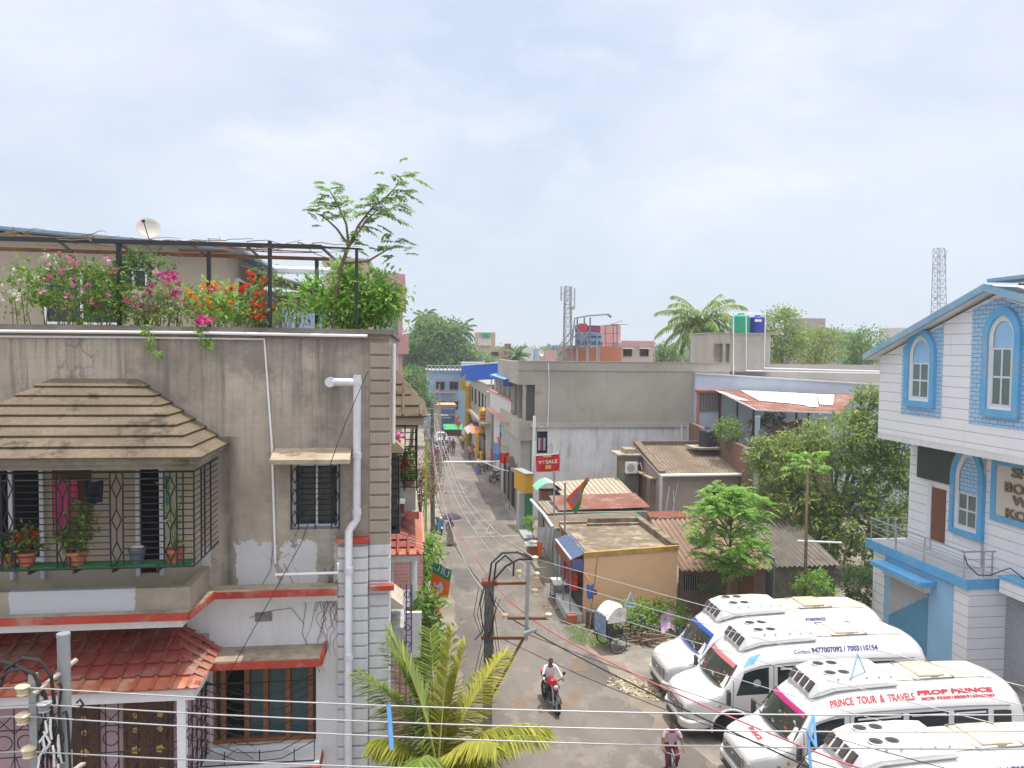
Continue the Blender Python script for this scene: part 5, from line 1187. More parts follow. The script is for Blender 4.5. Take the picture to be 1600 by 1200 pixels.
# ------------------------------------------------------------------ two wheelers, all facing -Y at the origin
def wheel(o, y, r, w=.055, spokes=10, rimc=None, z=None, x=0.0):

    b = MB(); b.ring((x, y, z or r), r-w*.5, w*.5, 26, 8, 'X'); t_ = b.build('wheel', TYRE, o, smooth=True)
    b = MB(); b.ring((x, y, z or r), r-w*1.05, .014, 26, 6, 'X'); b.lathe([(.05, -.05), (.05, .05)], (x, y, z or r), 10, 'X')
    for i in range(spokes): a = 2*PI*i/spokes; b.tube([(x+.02*(-1)**i, y, z or r), (x, y+(r-w)*math.cos(a), (z or r)+(r-w)*math.sin(a))], .006 if spokes > 6 else .02, 4)
    b.build('rim', rimc or STEEL, t_); return t_
def motorcycle(label, loc, heading, colour, group=None, lean=0.0, name='motorcycle', cat='motorcycle'):
    o = thing(name, label, cat, (0, 0, 0), group); P_ = plain('enamel_'+colour[0], colour[1], .25, .5, 0, .6, var=.03)
    wheel(o, -.68, .31, .10, 6); wheel(o, .62, .31, .12, 6)
    b = MB(); b.tube([(.10, -.66, .31), (.10, -.42, .92)], .028, 8); b.tube([(-.10, -.66, .31), (-.10, -.42, .92)], .028, 8); b.build('fork', STEEL, o)
    b = MB(); b.sheet(lambda u, v: (-.075+.15*v, -.68+.36*math.cos(.35+u*2.2), .31+.36*math.sin(.35+u*2.2)-.03*abs(2*v-1)), 10, 4); b.build('mudguard', IRON, o, smooth=True)
    b = MB(); b.tube([(-.36, -.26, 1.03), (-.22, -.36, 1.04), (0, -.42, .98), (.22, -.36, 1.04), (.36, -.26, 1.03)], .016, 6); b.build('handlebar', IRON, o)
    for s in (-1, 1): b = MB(); b.tube([(s*.27, -.33, 1.05), (s*.33, -.36, 1.2)], .008, 5); b.lathe([(.001, 0), (.055, .01), (.055, .02), (.001, .03)], (s*.35, -.37, 1.23), 10, 'Y'); b.build('mirror', IRON, o)
    b = MB()
    prof = [(-.50, .70, .05), (-.52, .86, .12), (-.46, 1.0, .11), (-.36, 1.06, .05)]
    b.sheet(lambda u, v: (math.sin(v*PI-PI/2)*[p_[2] for p_ in prof][min(3, int(u*3+.5))], -.40-.14*math.cos(v*PI-PI/2), .68+.40*u), 3, 8); b.build('headlamp_cowl', P_, o, smooth=True)
    b = MB(); b.lathe([(.001, -.03), (.07, -.02), (.085, .02)], (0, -.55, .86), 14, 'Y'); b.build('headlight', plain('lamp_glass', (.55, .57, .58), .1, .5), o, smooth=True)
    b = MB(); b.lathe([(.02, -.36), (.13, -.30), (.165, -.12), (.15, .06), (.07, .14)], (0, 0, .86), 12, 'Y'); b.build('tank', P_, o, smooth=True)
    b = MB(); b.prism([(-.13, .02, .84), (-.15, .3, .80), (-.12, .78, .90), (.12, .78, .90), (.15, .3, .80), (.13, .02, .84)], (0, 0, -.09)); b.build('seat', plain('seat_vinyl', (.02, .02, .022), .5), o, bevel=.03)
    b = MB(); b.box(-.12, .12, -.25, .22, .26, .60); b.lathe([(.10, -.16), (.10, .16)], (0, .1, .38), 10, 'X'); b.build('engine', plain('engine_metal', (.10, .10, .11), .4, .5, .5), o, bevel=.02)
    b = MB(); b.tube([(.13, -.2, .3), (.16, .1, .24), (.18, .7, .40)], [.02, .035, .045], 8); b.build('exhaust', STAIN, o, smooth='auto')
    b = MB(); b.prism([(-.10, .5, .72), (-.08, .92, .86), (.08, .92, .86), (.10, .5, .72)], (0, 0, .06)); b.build('tail', P_, o, bevel=.01)
    b = MB(); b.tube([(-.08, .0, .62), (-.1, .62, .31)], .03, 6); b.tube([(.08, .0, .62), (.1, .62, .31)], .03, 6); b.tube([(0, -.42, .92), (0, -.05, .62), (0, .6, .74)], .03, 6); b.build('frame', IRON, o)
    if lean: b = MB(); b.tube([(.1, .05, .3), (.26, .0, .02)], .014, 5); b.build('side_stand', IRON, o)
    o.location = loc; o.rotation_euler = (0, lean, heading); return o
def scooter(label, loc, heading, c):
    o = thing('scooter', label, 'scooter', (0, 0, 0)); P_ = plain('enamel_'+c[0], c[1], .25, .5, 0, .6, var=.03)
    wheel(o, -.62, .24, .10, 5); wheel(o, .58, .24, .11, 5)
    b = MB(); b.sheet(lambda u, v: ((v-.5)*(.46-.12*u), -.40-.16*math.cos((v-.5)*PI)*(.6+.4*u)-.04*u, .28+.66*u), 8, 8); b.build('front_shield', P_, o, smooth=True)
    b = MB(); b.prism([(-.16, -.42, .26), (.16, -.42, .26), (.17, .12, .26), (-.17, .12, .26)], (0, 0, .05)); b.build('footboard', IRON, o)
    b = MB(); b.lathe([(.06, -.02), (.17, .12), (.19, .4), (.13, .72), (.05, .8)], (0, .05, .52), 12, 'Y'); b.build('rear_body', P_, o, smooth=True)
    b = MB(); b.prism([(-.14, .05, .74), (-.15, .75, .78), (.15, .75, .78), (.14, .05, .74)], (0, 0, .09)); b.build('seat', plain('seat_vinyl', (.02, .02, .022), .5), o, bevel=.03)
    b = MB(); b.tube([(0, -.60, .24), (0, -.42, .98)], .03, 8); b.tube([(-.32, -.30, 1.0), (0, -.42, 1.0), (.32, -.30, 1.0)], .018, 6); b.build('handlebar', IRON, o)
    b = MB(); b.lathe([(.02, -.10), (.09, -.07), (.12, .06), (.06, .12)], (0, -.42, 1.0), 12, 'Y'); b.build('headlight', plain('lamp_glass', (.55, .57, .58), .1, .5), o, smooth=True)
    b = MB(); b.sheet(lambda u, v: (-.08+.16*v, -.62+.30*math.cos(.2+u*2.3), .24+.30*math.sin(.2+u*2.3)), 8, 3); b.build('mudguard', P_, o, smooth=True)
    o.location = loc; o.rotation_euler = (0, .08, heading); return o
def bicycle(label, loc, heading, c=(.05, .06, .08)):
    o = thing('bicycle', label, 'bicycle', (0, 0, 0)); P_ = plain('bike_paint', c, .35)
    wheel(o, -.55, .34, .035, 16); wheel(o, .52, .34, .035, 16)
    b = MB()
    for a, c_ in (((0, -.38, .86), (0, .02, .30)), ((0, -.36, .80), (0, .20, .82)), ((0, .22, .90), (0, .02, .30)), ((0, .02, .30), (0, .52, .34)), ((0, .2, .80), (0, .52, .34)), ((0, -.40, .95), (0, -.55, .34))): b.tube([a, c_], .017, 6)
    b.build('frame', P_, o)
    b = MB(); b.tube([(-.27, -.16, 1.00), (-.22, -.32, 1.01), (0, -.40, .98), (.22, -.32, 1.01), (.27, -.16, 1.00)], .014, 6); b.build('handlebar', STAIN, o)
    b = MB(); b.prism([(-.09, .36, .92), (.09, .36, .92), (.03, .06, .93), (-.03, .06, .93)], (0, 0, .05)); b.build('saddle', IRON, o, bevel=.015)
    b = MB(); b.lathe([(.09, -.012), (.09, .012)], (0, .02, .30), 14, 'X'); b.tube([(0, .02, .30), (.09, .02, .30), (.09, .02, .46), (.16, .02, .46)], .012, 5); b.tube([(0, .02, .30), (-.09, .02, .30), (-.09, .02, .14), (-.16, .02, .14)], .012, 5); b.build('crank', STEEL, o)
    b = MB(); b.box(-.10, .10, .36, .72, .76, .775); b.tube([(.08, .52, .34), (.09, .6, .76)], .008, 4); b.build('carrier', IRON, o)
    o.location = loc; o.rotation_euler = (0, 0, heading); return o

# near riders
mp = az(860, 1103); mh = R_(8)
motorcycle('red motorcycle ridden towards the camera down the wet street', (mp.x, mp.y, .004), mh, ('red', (.45, .015, .02)))
person('motorcyclist in a white long sleeved shirt and dark trousers riding the red motorcycle', (mp.x, mp.y, .004), mh, SIT, 'white_shirt', 'dark_trousers', (.66, .62, .66), (.03, .03, .035), hands=True)
cpn = az(1049, 1222); ch = R_(-8)
bicycle('bicycle with a silver handlebar ridden at the bottom edge of the street', (cpn.x, cpn.y, .007), ch)
CY = dict(SIT); CY.update(pelvis=(0, .22, .98), waist=(0, .19, 1.13), chest=(0, .08, 1.35), neck=(0, .01, 1.48), head0=(0, -.05, 1.55), head1=(0, -.075, 1.635), head2=(0, -.07, 1.71), shL=(.18, .05, 1.43), shR=(-.18, .05, 1.43), elL=(.27, -.02, 1.20), elR=(-.27, -.02, 1.20), wrL=(.26, -.12, 1.05), wrR=(-.26, -.12, 1.05), haL=(.26, -.18, 1.02), haR=(-.26, -.18, 1.02),
    hiL=(.10, .18, .95), hiR=(-.10, .18, .95), knL=(.14, -.16, .80), knR=(-.14, -.12, .58), anL=(.14, .06, .50), anR=(-.14, .08, .19), toL=(.14, -.06, .47), toR=(-.14, -.05, .14))
person('cyclist in a pale pink short sleeved shirt and maroon trousers at the bottom edge', (cpn.x, cpn.y, .007), ch, CY, 'pink_shirt', 'maroon_trousers', (.62, .44, .50), (.17, .035, .05), 'short', hands=True)
# umbrella walker and scooter
up_ = az(703, 852)
person('woman in a long beige tunic walking away under the dark umbrella', (up_.x, up_.y, .004), R_(172), dict(elR=(-.22, -.10, 1.15), wrR=(-.12, -.22, 1.28), haR=(-.10, -.24, 1.36)), 'beige_tunic', 'beige_tunic2', (.36, .28, .22), (.36, .28, .22), 'short', skirt=True)
c = up_+Vector((.12, .24, 1.95)); o = thing('umbrella', 'open dark violet umbrella held over the walker in beige', 'umbrella', c)
b = MB()
for k in range(8):
    a0, a1 = 2*PI*k/8, 2*PI*(k+1)/8
    b.sheet(lambda u, v: (c.x+.62*math.sin(u*1.25)/.949*math.cos(a0+(a1-a0)*v)*(1-.05*math.sin(v*PI)*u), c.y+.62*math.sin(u*1.25)/.949*math.sin(a0+(a1-a0)*v)*(1-.05*math.sin(v*PI)*u), c.z-.32*(1-math.cos(u*1.25))/.685), 6, 3)
b.build('canopy', plain('umbrella_cloth', (.075, .07, .10), .8, .2), o, smooth=True)
b = MB(); b.tube([c+Vector((0, 0, .08)), c+Vector((0, 0, -.75))], .010, 5); b.build('shaft', IRON, o)
sp_ = az(685, 832); scooter('light blue scooter parked at the left edge of the street', (sp_.x, sp_.y, .004), R_(12), ('sky_blue', (.09, .25, .36)))
# parked motorcycles by the shops
for lab, px, py, hd, cc in (('dark blue motorcycle parked facing the street beside the yellow sign post', 772, 752, -35, ('navy', (.03, .03, .10))), ('black motorcycle parked in front of the yellow pillar', 759, 735, -20, ('black', (.02, .02, .022))), ('black motorcycle half hidden behind the one by the yellow pillar', 766, 728, -20, ('black', (.02, .02, .022)))):
    q = az(px, py); motorcycle(lab, (q.x, q.y, 0), R_(hd), cc, 'motorcycles parked at the shops', .12)
# people at the market
MK = [('woman in a bright red top standing beside the market cart', 678, 722, 20, 'red_top', (.50, .02, .04), (.22, .03, .08), True), ('woman in a purple dress bending over the market cart', 683, 725, 160, 'purple_dress', (.22, .08, .24), (.22, .08, .24), True),
      ('man in a pale pink shirt walking in the middle of the market street', 695, 721, 0, 'salmon', (.55, .32, .28), (.05, .05, .07), False), ('man in a maroon shirt standing right of the white car', 708, 712, 10, 'maroon', (.20, .03, .03), (.05, .06, .12), False),
      ('man in a light blue shirt beside the man in maroon', 702, 707, 30, 'light_blue', (.35, .45, .55), (.1, .1, .12), False), ('man in a yellow shirt and dark jeans walking alone past the maroon shop', 723, 703, 170, 'yellow', (.60, .42, .12), (.03, .04, .07), False),
      ('man in an orange top and dark trousers in front of the yellow pillar', 735, 722, -20, 'orange_top', (.65, .22, .10), (.04, .05, .08), False), ('person in a white shirt and grey trousers next to the man in orange', 744, 725, 15, 'white_top', (.60, .58, .60), (.18, .18, .22), False),
      ('person in a red shirt at the left edge of the far market', 668, 700, 40, 'red_shirt', (.45, .05, .03), (.05, .05, .05), False), ('woman in a green sari standing at the left edge of the market street', 672, 712, 30, 'green_sari', (.08, .30, .14), (.08, .30, .14), True), ('man in a checked grey shirt walking behind the vendor cart', 699, 716, 180, 'grey_check', (.32, .33, .36), (.06, .06, .08), False), ('woman in a mustard sari beside the red cloth stall', 752, 730, -40, 'mustard_sari', (.55, .33, .05), (.55, .33, .05), True), ('man in a white vest and blue lungi near the parked motorcycles', 748, 741, 60, 'white_vest', (.66, .65, .62), (.10, .16, .36), True), ('person in a pink top near the orange goods crates', 667, 722, -30, 'pink_top', (.62, .22, .32), (.12, .10, .14), False),
      ('person in a blue shirt far down the street behind the market', 665, 690, 0, 'blue_shirt', (.10, .25, .40), (.05, .05, .05), False)]
for i, (lab, px, py, hd, nm, tc_, bc_, sk) in enumerate(MK):
    q = az(px, py); person(lab, (q.x, q.y, .004), R_(hd), dict(anL=(.10, -.08+.05*(i % 4), .09), toL=(.11, -.23+.05*(i % 4), .035), elR=(-.24, -.05*(i % 3), 1.13), wrR=(-.22, -.18*(i % 2)-.05, .95), haR=(-.21, -.24*(i % 2)-.08, .92)), nm, nm+'_b', tc_, bc_, 'short', sk, group='people in the market street', scale=1.06+.03*(i % 4))
o = thing('vendor_cart', 'wooden vendor cart heaped with goods in the market street', 'cart', az(688, 722)); c = az(688, 722)
b = MB(); b.box(c.x-.7, c.x+.7, c.y-.4, c.y+.5, .75, .85); b.build('deck', WOOD, o)
b = MB()
for s in (-1, 1): b.ring((c.x+s*.55, c.y-.42, .33), .3, .03, 16, 6, 'Y'); b.tube([(c.x+s*.6, c.y+.4, 0), (c.x+s*.6, c.y+.4, .75)], .03, 5)
b.build('wheel', TYRE, o)
cloud('goods', [(c.x, c.y, 1.0, .6, .4, .18, 260)], .16, leafmat('heaped_goods', (.30, .16, .10), (.55, .45, .38)), o, .12, 12, .8, 0, 5)
# far rider with helmet
q = az(694, 700); motorcycle('motorcycle coming up the street in front of the white car', (q.x, q.y, .004), R_(5), ('black', (.02, .02, .022)))
person('helmeted rider on the motorcycle in front of the white car', (q.x, q.y, .004), R_(5), SIT, 'grey_shirt', 'dark_trousers', (.30, .32, .36), (.03, .03, .035))
# the white car
def car(label, loc, heading):
    o = thing('car', label, 'car', (0, 0, 0)); b = MB(); Wd = .82
    prof = [(-1.85, .30, .55, .70), (-1.8, .28, .72, .78), (-1.55, .22, .86, .82), (-.95, .2, .95, .82), (-.35, .2, 1.38, .70), (.2, .2, 1.46, .68), (1.1, .2, 1.42, .68), (1.55, .22, 1.1, .78), (1.8, .28, .8, .78), (1.85, .32, .6, .74)]
    def fn(u, v):
        i = u*(len(prof)-1); k = min(len(prof)-2, int(i)); f_ = i-k; y, z0, z1, w_ = [prof[k][j]*(1-f_)+prof[k+1][j]*f_ for j in range(4)]
        a = PI*v; return (-math.copysign(abs(math.cos(a))**.45, math.cos(a))*(Wd if math.sin(a) < .6 else Wd*(1-(1-w_/Wd)*(math.sin(a)-.6)/.4)), y, z0+(z1-z0)*math.sin(a)**.6)
    b.sheet(fn, 36, 14); b.box(-.78, .78, -1.75, 1.75, .2, .32); b.build('body', plain('car_white', (.70, .70, .70), .25, .5, 0, .5, var=.02), o, smooth=True)
    b = MB(); b.quad((-.60, -.97, 1.0), (.60, -.97, 1.0), (.52, -.40, 1.38), (-.52, -.40, 1.38)); o2 = b.build('windscreen', GLASS, o)
    for s in (-1, 1):
        MB().quad((s*.775, -.75, 1.0), (s*.775, 1.1, 1.0), (s*.70, .95, 1.32), (s*.70, -.3, 1.32)).build('side_window', GLASS, o)
        b = MB(); b.lathe([(.001, -.02), (.10, 0), (.12, .04)], (s*.58, -1.83, .66), 10, 'Y'); b.build('headlight', plain('lamp_glass', (.55, .57, .58), .1, .5), o)
        for y in (-1.2, 1.2): b = MB(); b.lathe([(.29, -.09), (.31, -.05), (.31, .09), (.2, .1)], (s*.74, y, .31), 18, 'X'); b.build('wheel', TYRE, o, smooth='auto')
    MB().box(-.6, .6, -1.87, -1.80, .36, .56).build('grille', DARK, o); MB().box(-.25, .25, -1.90, -1.875, .40, .50).build('number_plate', plain('plate_yellow', (.6, .45, .05), .5), o)
    o.location = loc; o.rotation_euler = (0, 0, heading); return o
q = az(690, 694); car('white car with a yellow number plate driving up the far street', (q.x, q.y+1, .004), R_(4))

# ------------------------------------------------------------------ cycle rickshaw
q0 = az(966, 1022)
o = thing('cycle_rickshaw', 'cycle rickshaw with a white cloth hood and blue back panel parked by the bushes', 'rickshaw', (0, 0, 0))
RB = plain('rickshaw_black', (.03, .035, .04), .5)
wheel(o, 0, .36, .045, 18, x=0); wheel(o, 0, .36, .045, 18, x=1.0, z=.36)
wheel(o, -1.55, .33, .04, 16, x=.5)
b = MB(); b.tube([(0, 0, .36), (1, 0, .36)], .025, 6)
for a, c_ in (((.25, .0, .36), (.5, -.9, .42)), ((.75, .0, .36), (.5, -.9, .42)), ((.5, -.9, .42), (.5, -1.3, .9)), ((.5, -1.3, 1.0), (.5, -1.55, .33)), ((.5, -.8, .42), (.5, -.75, .95)), ((.5, -.78, .8), (.5, -1.3, .85)), ((.2, .35, .5), (.2, -.2, .55)), ((.8, .35, .5), (.8, -.2, .55))): b.tube([a, c_], .022, 6)
b.build('frame', RB, o)
b = MB(); b.tube([(.22, -1.1, 1.05), (.30, -1.28, 1.07), (.5, -1.33, 1.03), (.70, -1.28, 1.07), (.78, -1.1, 1.05)], .015, 6); b.build('handlebar', STEEL, o)
b = MB(); b.prism([(.42, -.6, .95), (.58, -.6, .95), (.53, -.92, .97), (.47, -.92, .97)], (0, 0, .06)); b.build('saddle', RB, o, bevel=.02)
b = MB(); b.box(.12, .88, -.22, .36, .52, .60); b.box(.08, .16, -.25, .38, .60, .86); b.box(.84, .92, -.25, .38, .60, .86); b.box(.15, .85, .28, .38, .6, 1.15); b.box(.1, .9, -.55, -.22, .40, .44); b.build('carriage', worn('rickshaw_body', (.06, .07, .07), .4, 4), o, bevel=.02)
b = MB(); b.box(.16, .84, -.2, .28, .60, .70); b.build('seat', plain('rickshaw_seat', (.06, .10, .09), .6), o, bevel=.03)
b = MB(); b.sheet(lambda u, v: (.06+.88*v, .42-.75*u+.03*math.sin(v*9), 1.02+.62*math.sin(.35+u*1.75)+.03*math.sin(v*7+u*4)), 10, 12)
b.sheet(lambda u, v: (.05-.01*math.sin(v*8), .42-.75*u, (1.02+.62*math.sin(.35+u*1.75))*(1-v)+(1.12)*v), 10, 4); b.sheet(lambda u, v: (.95+.01*math.sin(v*8), .42-.75*u, (1.02+.62*math.sin(.35+u*1.75))*(1-v)+(1.12)*v), 10, 4); b.build('hood', worn('hood_cloth', (.72, .70, .70), .1, 3, dirt=(.40, .37, .35)), o, smooth=True)
b = MB(); b.sheet(lambda u, v: (.08+.84*v, .46+.02*math.sin(v*8), .62+.75*u), 6, 8); b.build('back_panel', worn('blue_checks', (.26, .38, .58), .35, 9, dirt=(.5, .52, .55)), o, smooth=True)
b = MB()
for i in range(6): b.tube([(.12+.15*i, -.3, .5), (.12+.15*i, .3, 1.1)], .012, 5)
b.build('hood_ribs', BAMB, o)
o.location = (q0.x, q0.y, .0); o.rotation_euler = (0, 0, R_(104)); o.scale = (1.12, 1.12, 1.12)
# ------------------------------------------------------------------ the parked vans (front towards -X, near side = -Y)
t = NT('van_white'); p = t.oc()
c = t.mix(t.ramp(t.noise(p, 1.3, 6, .65), [(.35, 0), (.7, 1)]), (.72, .72, .725), (.64, .635, .63))
c = t.mix(t.ramp(t.noise(p, 5, 6, .75), [(.60, 0), (.8, .35)]), c, (.52, .48, .43))
sz = t.new('ShaderNodeSeparateXYZ'); t.link(p, sz.inputs[0]); t.col(t.mix(t.math('MULTIPLY', t.ramp(t.math('ADD', sz.outputs[2], t.math('MULTIPLY', t.noise(p, 3, 5, .7), .5)), [(.5, .75), (1.15, 0)]), t.ramp(t.noise(p, 9, 4, .7), [(.3, .4), (.6, 1)])), c, (.40, .35, .29))); VANW = t.set(.28, .5, 0, .4)
VROOF = worn('van_roof_cream', (.68, .60, .50), .12, 1.6, rough=.5, dirt=(.50, .42, .33))
VTRIM = plain('van_trim', (.05, .05, .055), .5); VGREY = plain('van_grey', (.40, .41, .42), .45); CHROME = plain('van_chrome', (.55, .56, .58), .2, .5, .8)
VGLASS = glass('van_window', (.020, .028, .032), .06); VSCREEN = glass('van_screen', (.045, .05, .04), .05); LAMP = plain('lamp_glass', (.55, .57, .58), .1, .5)
AMBER = plain('amber', (.70, .28, .03), .3); REDL = plain('red_lamp', (.45, .05, .03), .3)
STX = [0, .06, .15, .3, .55, .78, .92, 1.02, 1.14, 1.26, 1.40, 1.6, 1.85, 2.15, 2.6, 3.6, 4.6, 5.6, 6.2, 6.5, 6.68, 6.78]
ZTOP = [(0, .95), (.06, 1.06), (.15, 1.13), (.3, 1.19), (.55, 1.25), (.78, 1.30), (.92, 1.42), (1.02, 1.62), (1.14, 1.86), (1.26, 2.06), (1.40, 2.23), (1.6, 2.39), (1.85, 2.51), (2.15, 2.58), (2.6, 2.63), (3.6, 2.66), (4.6, 2.67), (5.6, 2.67), (6.2, 2.64), (6.5, 2.54), (6.68, 2.36), (6.78, 2.0)]
def zt(x):
    for (a, b_), (c_, d) in zip(ZTOP[:-1], ZTOP[1:]):
        if a <= x <= c_: return b_+(d-b_)*(x-a)/(c_-a)
    return ZTOP[-1][1]
def vw(x): return (.70+.30*min(1, (x/.55))**.5 if x < .55 else 1.0) if x < 6.2 else 1.0-.10*((x-6.2)/.58)**2
def vsec(x):
    w, z = vw(x), zt(x); zs = min(1.24, z-.13); h = z-zs
    fr = [(0, 1), (.36, .964), (.62, .938), (.70, .895), (.89, .72), (.965, .52), (.99, .25), (1, 0)] if z > 1.45 else [(0, 1), (.36, .985), (.62, .96), (.72, .93), (.88, .84), (.95, .66), (.98, .35), (1, 0)]
    low = .40 if .3 < x < 6.6 else .48
    L_ = [(w*.94, low), (w*.995, low+.14), (w, (zs+low)/2+.05), (w, zs)]
    return L_+[(w*f_[1], zs+h*f_[0]) for f_ in fr[1:]]
def vsurf(x, k0, k1, t_, side=-1, lift=.0):
    s = vsec(x); a, b_ = s[k0], s[k1]; y, z = a[0]+(b_[0]-a[0])*t_, a[1]+(b_[1]-a[1])*t_
    return (x, side*(y+lift), z)
def make_van(label, xf, yc, strip, texts, decal=None, bonnet_red=False, hatch=None, head=0.0, toy=None):
    o = thing('minibus', label, 'van', (0, 0, 0), 'white minibuses parked side by side')
    b = MB(); secs = [vsec(x) for x in STX]; n = len(secs[0]); vs = []
    for x, s in zip(STX, secs): vs += [(x, -y, z) for y, z in s]+[(x, y, z) for y, z in s[-2::-1]]
    m = 2*n-1; fs = [(i*m+j, (i+1)*m+j, (i+1)*m+j+1, i*m+j+1) for i in range(len(STX)-1) for j in range(m-1)]
    fs += [tuple(range(m)), tuple((len(STX)-1)*m+j for j in range(m-1, -1, -1)), tuple([i*m for i in range(len(STX))]+[i*m+m-1 for i in range(len(STX)-1, -1, -1)])]
    b.add(vs, fs); body = b.build('body', VANW, o, smooth='auto')
    # cream roof skin over the flat part
    b = MB(); b.sheet(lambda u, v: (3.7+2.5*u, (v-.5)*1.0, zt(3.7+2.5*u)+.008-.03*abs(2*v-1)**3), 10, 10); b.build('roof_skin', VROOF, o, smooth=True)
    # windscreen with sun strip and wipers, following the raked front
    def ws(u, v, lift): 
        x = .93+(1.30-.93)*v; y = (u-.5)*2*(.90-.10*v); e = abs(u-.5)*2
        zc = zt(x); s = vsec(x); zz = zc-.16*e**4*(zc-1.2)*.5
        return (x-.03-lift*.9+.11*e**3, y, zz+.006+lift*.4)
    b = MB(); b.sheet(lambda u, v: ws(u, v, .012), 16, 8); scr = b.build('windscreen', VSCREEN, o, smooth=True)
    b = MB(); b.sheet(lambda u, v: ws(u, .80+.20*v, .022), 16, 3); b.build('sun_strip', strip[0], scr, smooth=True)
    b = MB()
    for side_ in (0, 1): b.tube([ws(side_, v/8, .02) for v in range(9)], .022, 5)
    b.tube([ws(u/12, 0, .02) for u in range(13)], .024, 5); b.tube([ws(.55, .02, .03), ws(.25, .12, .03)], .010, 4); b.tube([ws(.85, .02, .03), ws(.55, .12, .03)], .010, 4); b.build('screen_seal', strip[1] if len(strip) > 1 else VTRIM, scr)
    if toy:
        rg = random.Random(len(label))
        for i in range(9): q = Vector(ws(rg.uniform(.1, .9), rg.uniform(.05, .5), .016)); r = rg.uniform(.03, .09); MB().lathe([(.001, -.01), (r, -.004), (r*.8, .004), (.001, .008)], q, 8, 'X').build('dashboard_toy', (toy, REDL, VGREY)[i % 3], scr, smooth=True)
    # side windows and doors, near side and far side
    def pane(x0, x1, k0, t0, t1, side_, m_, nm, xo=0.0, lift=.006):
        b = MB(); N = 6; vs = []
        for i in range(N+1):
            u = i/N; xa = x0+(x1-x0)*u; xb = x0+xo*(1-u)+(x1-x0)*u
            vs.append(vsurf(min(xa, 6.7), k0, k0+2, t0, side_, lift)); q = vsurf(min(xb, 6.7), k0, k0+2, t1, side_, lift); vs.append((q[0], q[1], q[2]))
        b.add(vs, [(2*i, 2*i+2, 2*i+3, 2*i+1) for i in range(N)]); return b.build(nm, m_, o)
    for s in (-1, 1):
        w = pane(1.28, 2.18, 3, .06, .92, s, VGLASS, 'front_door_window', .22)
        for x0, x1 in ((2.42, 3.62), (3.76, 4.74), (4.88, 5.74)): pane(x0, x1, 3, .22, .90, s, VGLASS, 'side_window')
        for x0, x1 in ((2.5, 3.55), (3.82, 4.68), (4.93, 5.68)): pane(x0, x1, 3, .80, .85, s, PVC2, 'lace_trim', 0, .02)
        pane(5.88, 6.34, 3, .22, .86, s, VGLASS, 'side_window')
        b = MB()
        for x in (1.2, 2.3): b.tube([vsurf(x, 1, 3, t_, s, .002) for t_ in (0, .5, 1)]+[vsurf(x+.02, 3, 5, t_, s, .002) for t_ in (.3, .6, .95)], .010, 4)
        b.tube([vsurf(x, 3, 5, 1.0, s, .004) for x in (1.5, 2.0, 2.8, 4, 5.2, 6.3)], .016, 4); b.tube([vsurf(x, 2, 3, .45, s, .002) for x in (2.3, 4, 5.2, 6.5)], .008, 4); b.tube([vsurf(x, 1, 2, .6, s, .004) for x in (1.75, 3, 4.4)], .02, 5); b.build('body_seam', plain('seam_dark', (.17, .17, .175), .6), o)
        b = MB(); q = vsurf(2.0, 2, 3, .55, s, .01); b.bar(q, (q[0]+.18, q[1], q[2]), .035, .03); b.build('door_handle', VTRIM, o)
        b = MB(); q = Vector(vsurf(1.12, 2, 3, .9, s, 0)); e = q+Vector((-.14, s*.24, .18)); b.tube([q, e], .014, 5); b.tube([q+Vector((0, 0, .25)), e+Vector((0, 0, .1))], .014, 5); b.prism([e+Vector((-.03, -.07, -.24)), e+Vector((-.03, .09, -.24)), e+Vector((-.03, .10, .14)), e+Vector((-.03, -.07, .14))], (.07, 0, 0)); b.build('wing_mirror', VTRIM, o, bevel=.02)
        b = MB(); b.lathe([(.001, -.012), (.04, -.006), (.045, .01)], (.85, s*1.0, 1.0), 10, 'Y'); b.build('side_repeater', AMBER, o)
        for xw in (1.15, 5.0):
            b = MB(); b.lathe([(.37, -.10), (.395, -.06), (.395, .08), (.36, .11), (.22, .09)], (xw, s*.92, .39), 22, 'Y'); tw = b.build('wheel', TYRE, o, smooth='auto')
            b = MB(); b.lathe([(.235, s*.085), (.2, s*.05), (.09, s*.06), (.085, s*.11), (.001, s*.115)], (xw, s*.92, .39), 18, 'Y', cap=False); b.build('rim', STEEL, tw, smooth='auto')
            b = MB(); N = 16; ring = []
            for i in range(N+1): a = PI*i/N*1.12-.19; ring.append((xw+.52*math.cos(a), s*1.012, .40+.50*math.sin(a)))
            b.add(ring, [tuple(range(N+1))]); b.build('wheel_arch', DARK, o)
            b = MB(); b.tube(ring, .035, 6); b.build('arch_flare', VANW, o, smooth=True)
    if decal:
        b = MB(); q = Vector(vsurf(1.85, 3, 5, .45, -1, .02)); b.lathe([(.105, -.003), (.105, .003)], q, 20, 'Y'); b.lathe([(.09, -.0045), (.09, -.003)], q, 20, 'Y'); b.build('round_sticker', plain('sticker_grey', (.42, .44, .45), .5), o)
    # front: grille, lamps, bumper
    b = MB(); b.box(-.035, .10, -.50, .50, .62, .92); b.build('grille', VTRIM, o, bevel=.02)
    b = MB()
    for z in (.66, .75, .84, .92): b.box(-.06, -.03, -.54, .54, z-.012, z+.025)
    b.tube([(-.05, -.55, .62), (-.05, -.55, .94), (-.04, .55, .94), (-.05, .55, .62)], .02, 5); b.lathe([(.001, -.075), (.06, -.07), (.06, -.05)], (0, 0, .8), 12, 'X'); b.build('grille_bar', CHROME, o)
    for s in (-1, 1):
        b = MB(); b.prism([(-.01, s*.56, .66), (-.01, s*.74, .66), (.02, s*.76, .92), (-.01, s*.56, .95)], (.12, s*.1, .01)); b.build('headlight', LAMP, o, bevel=.02)
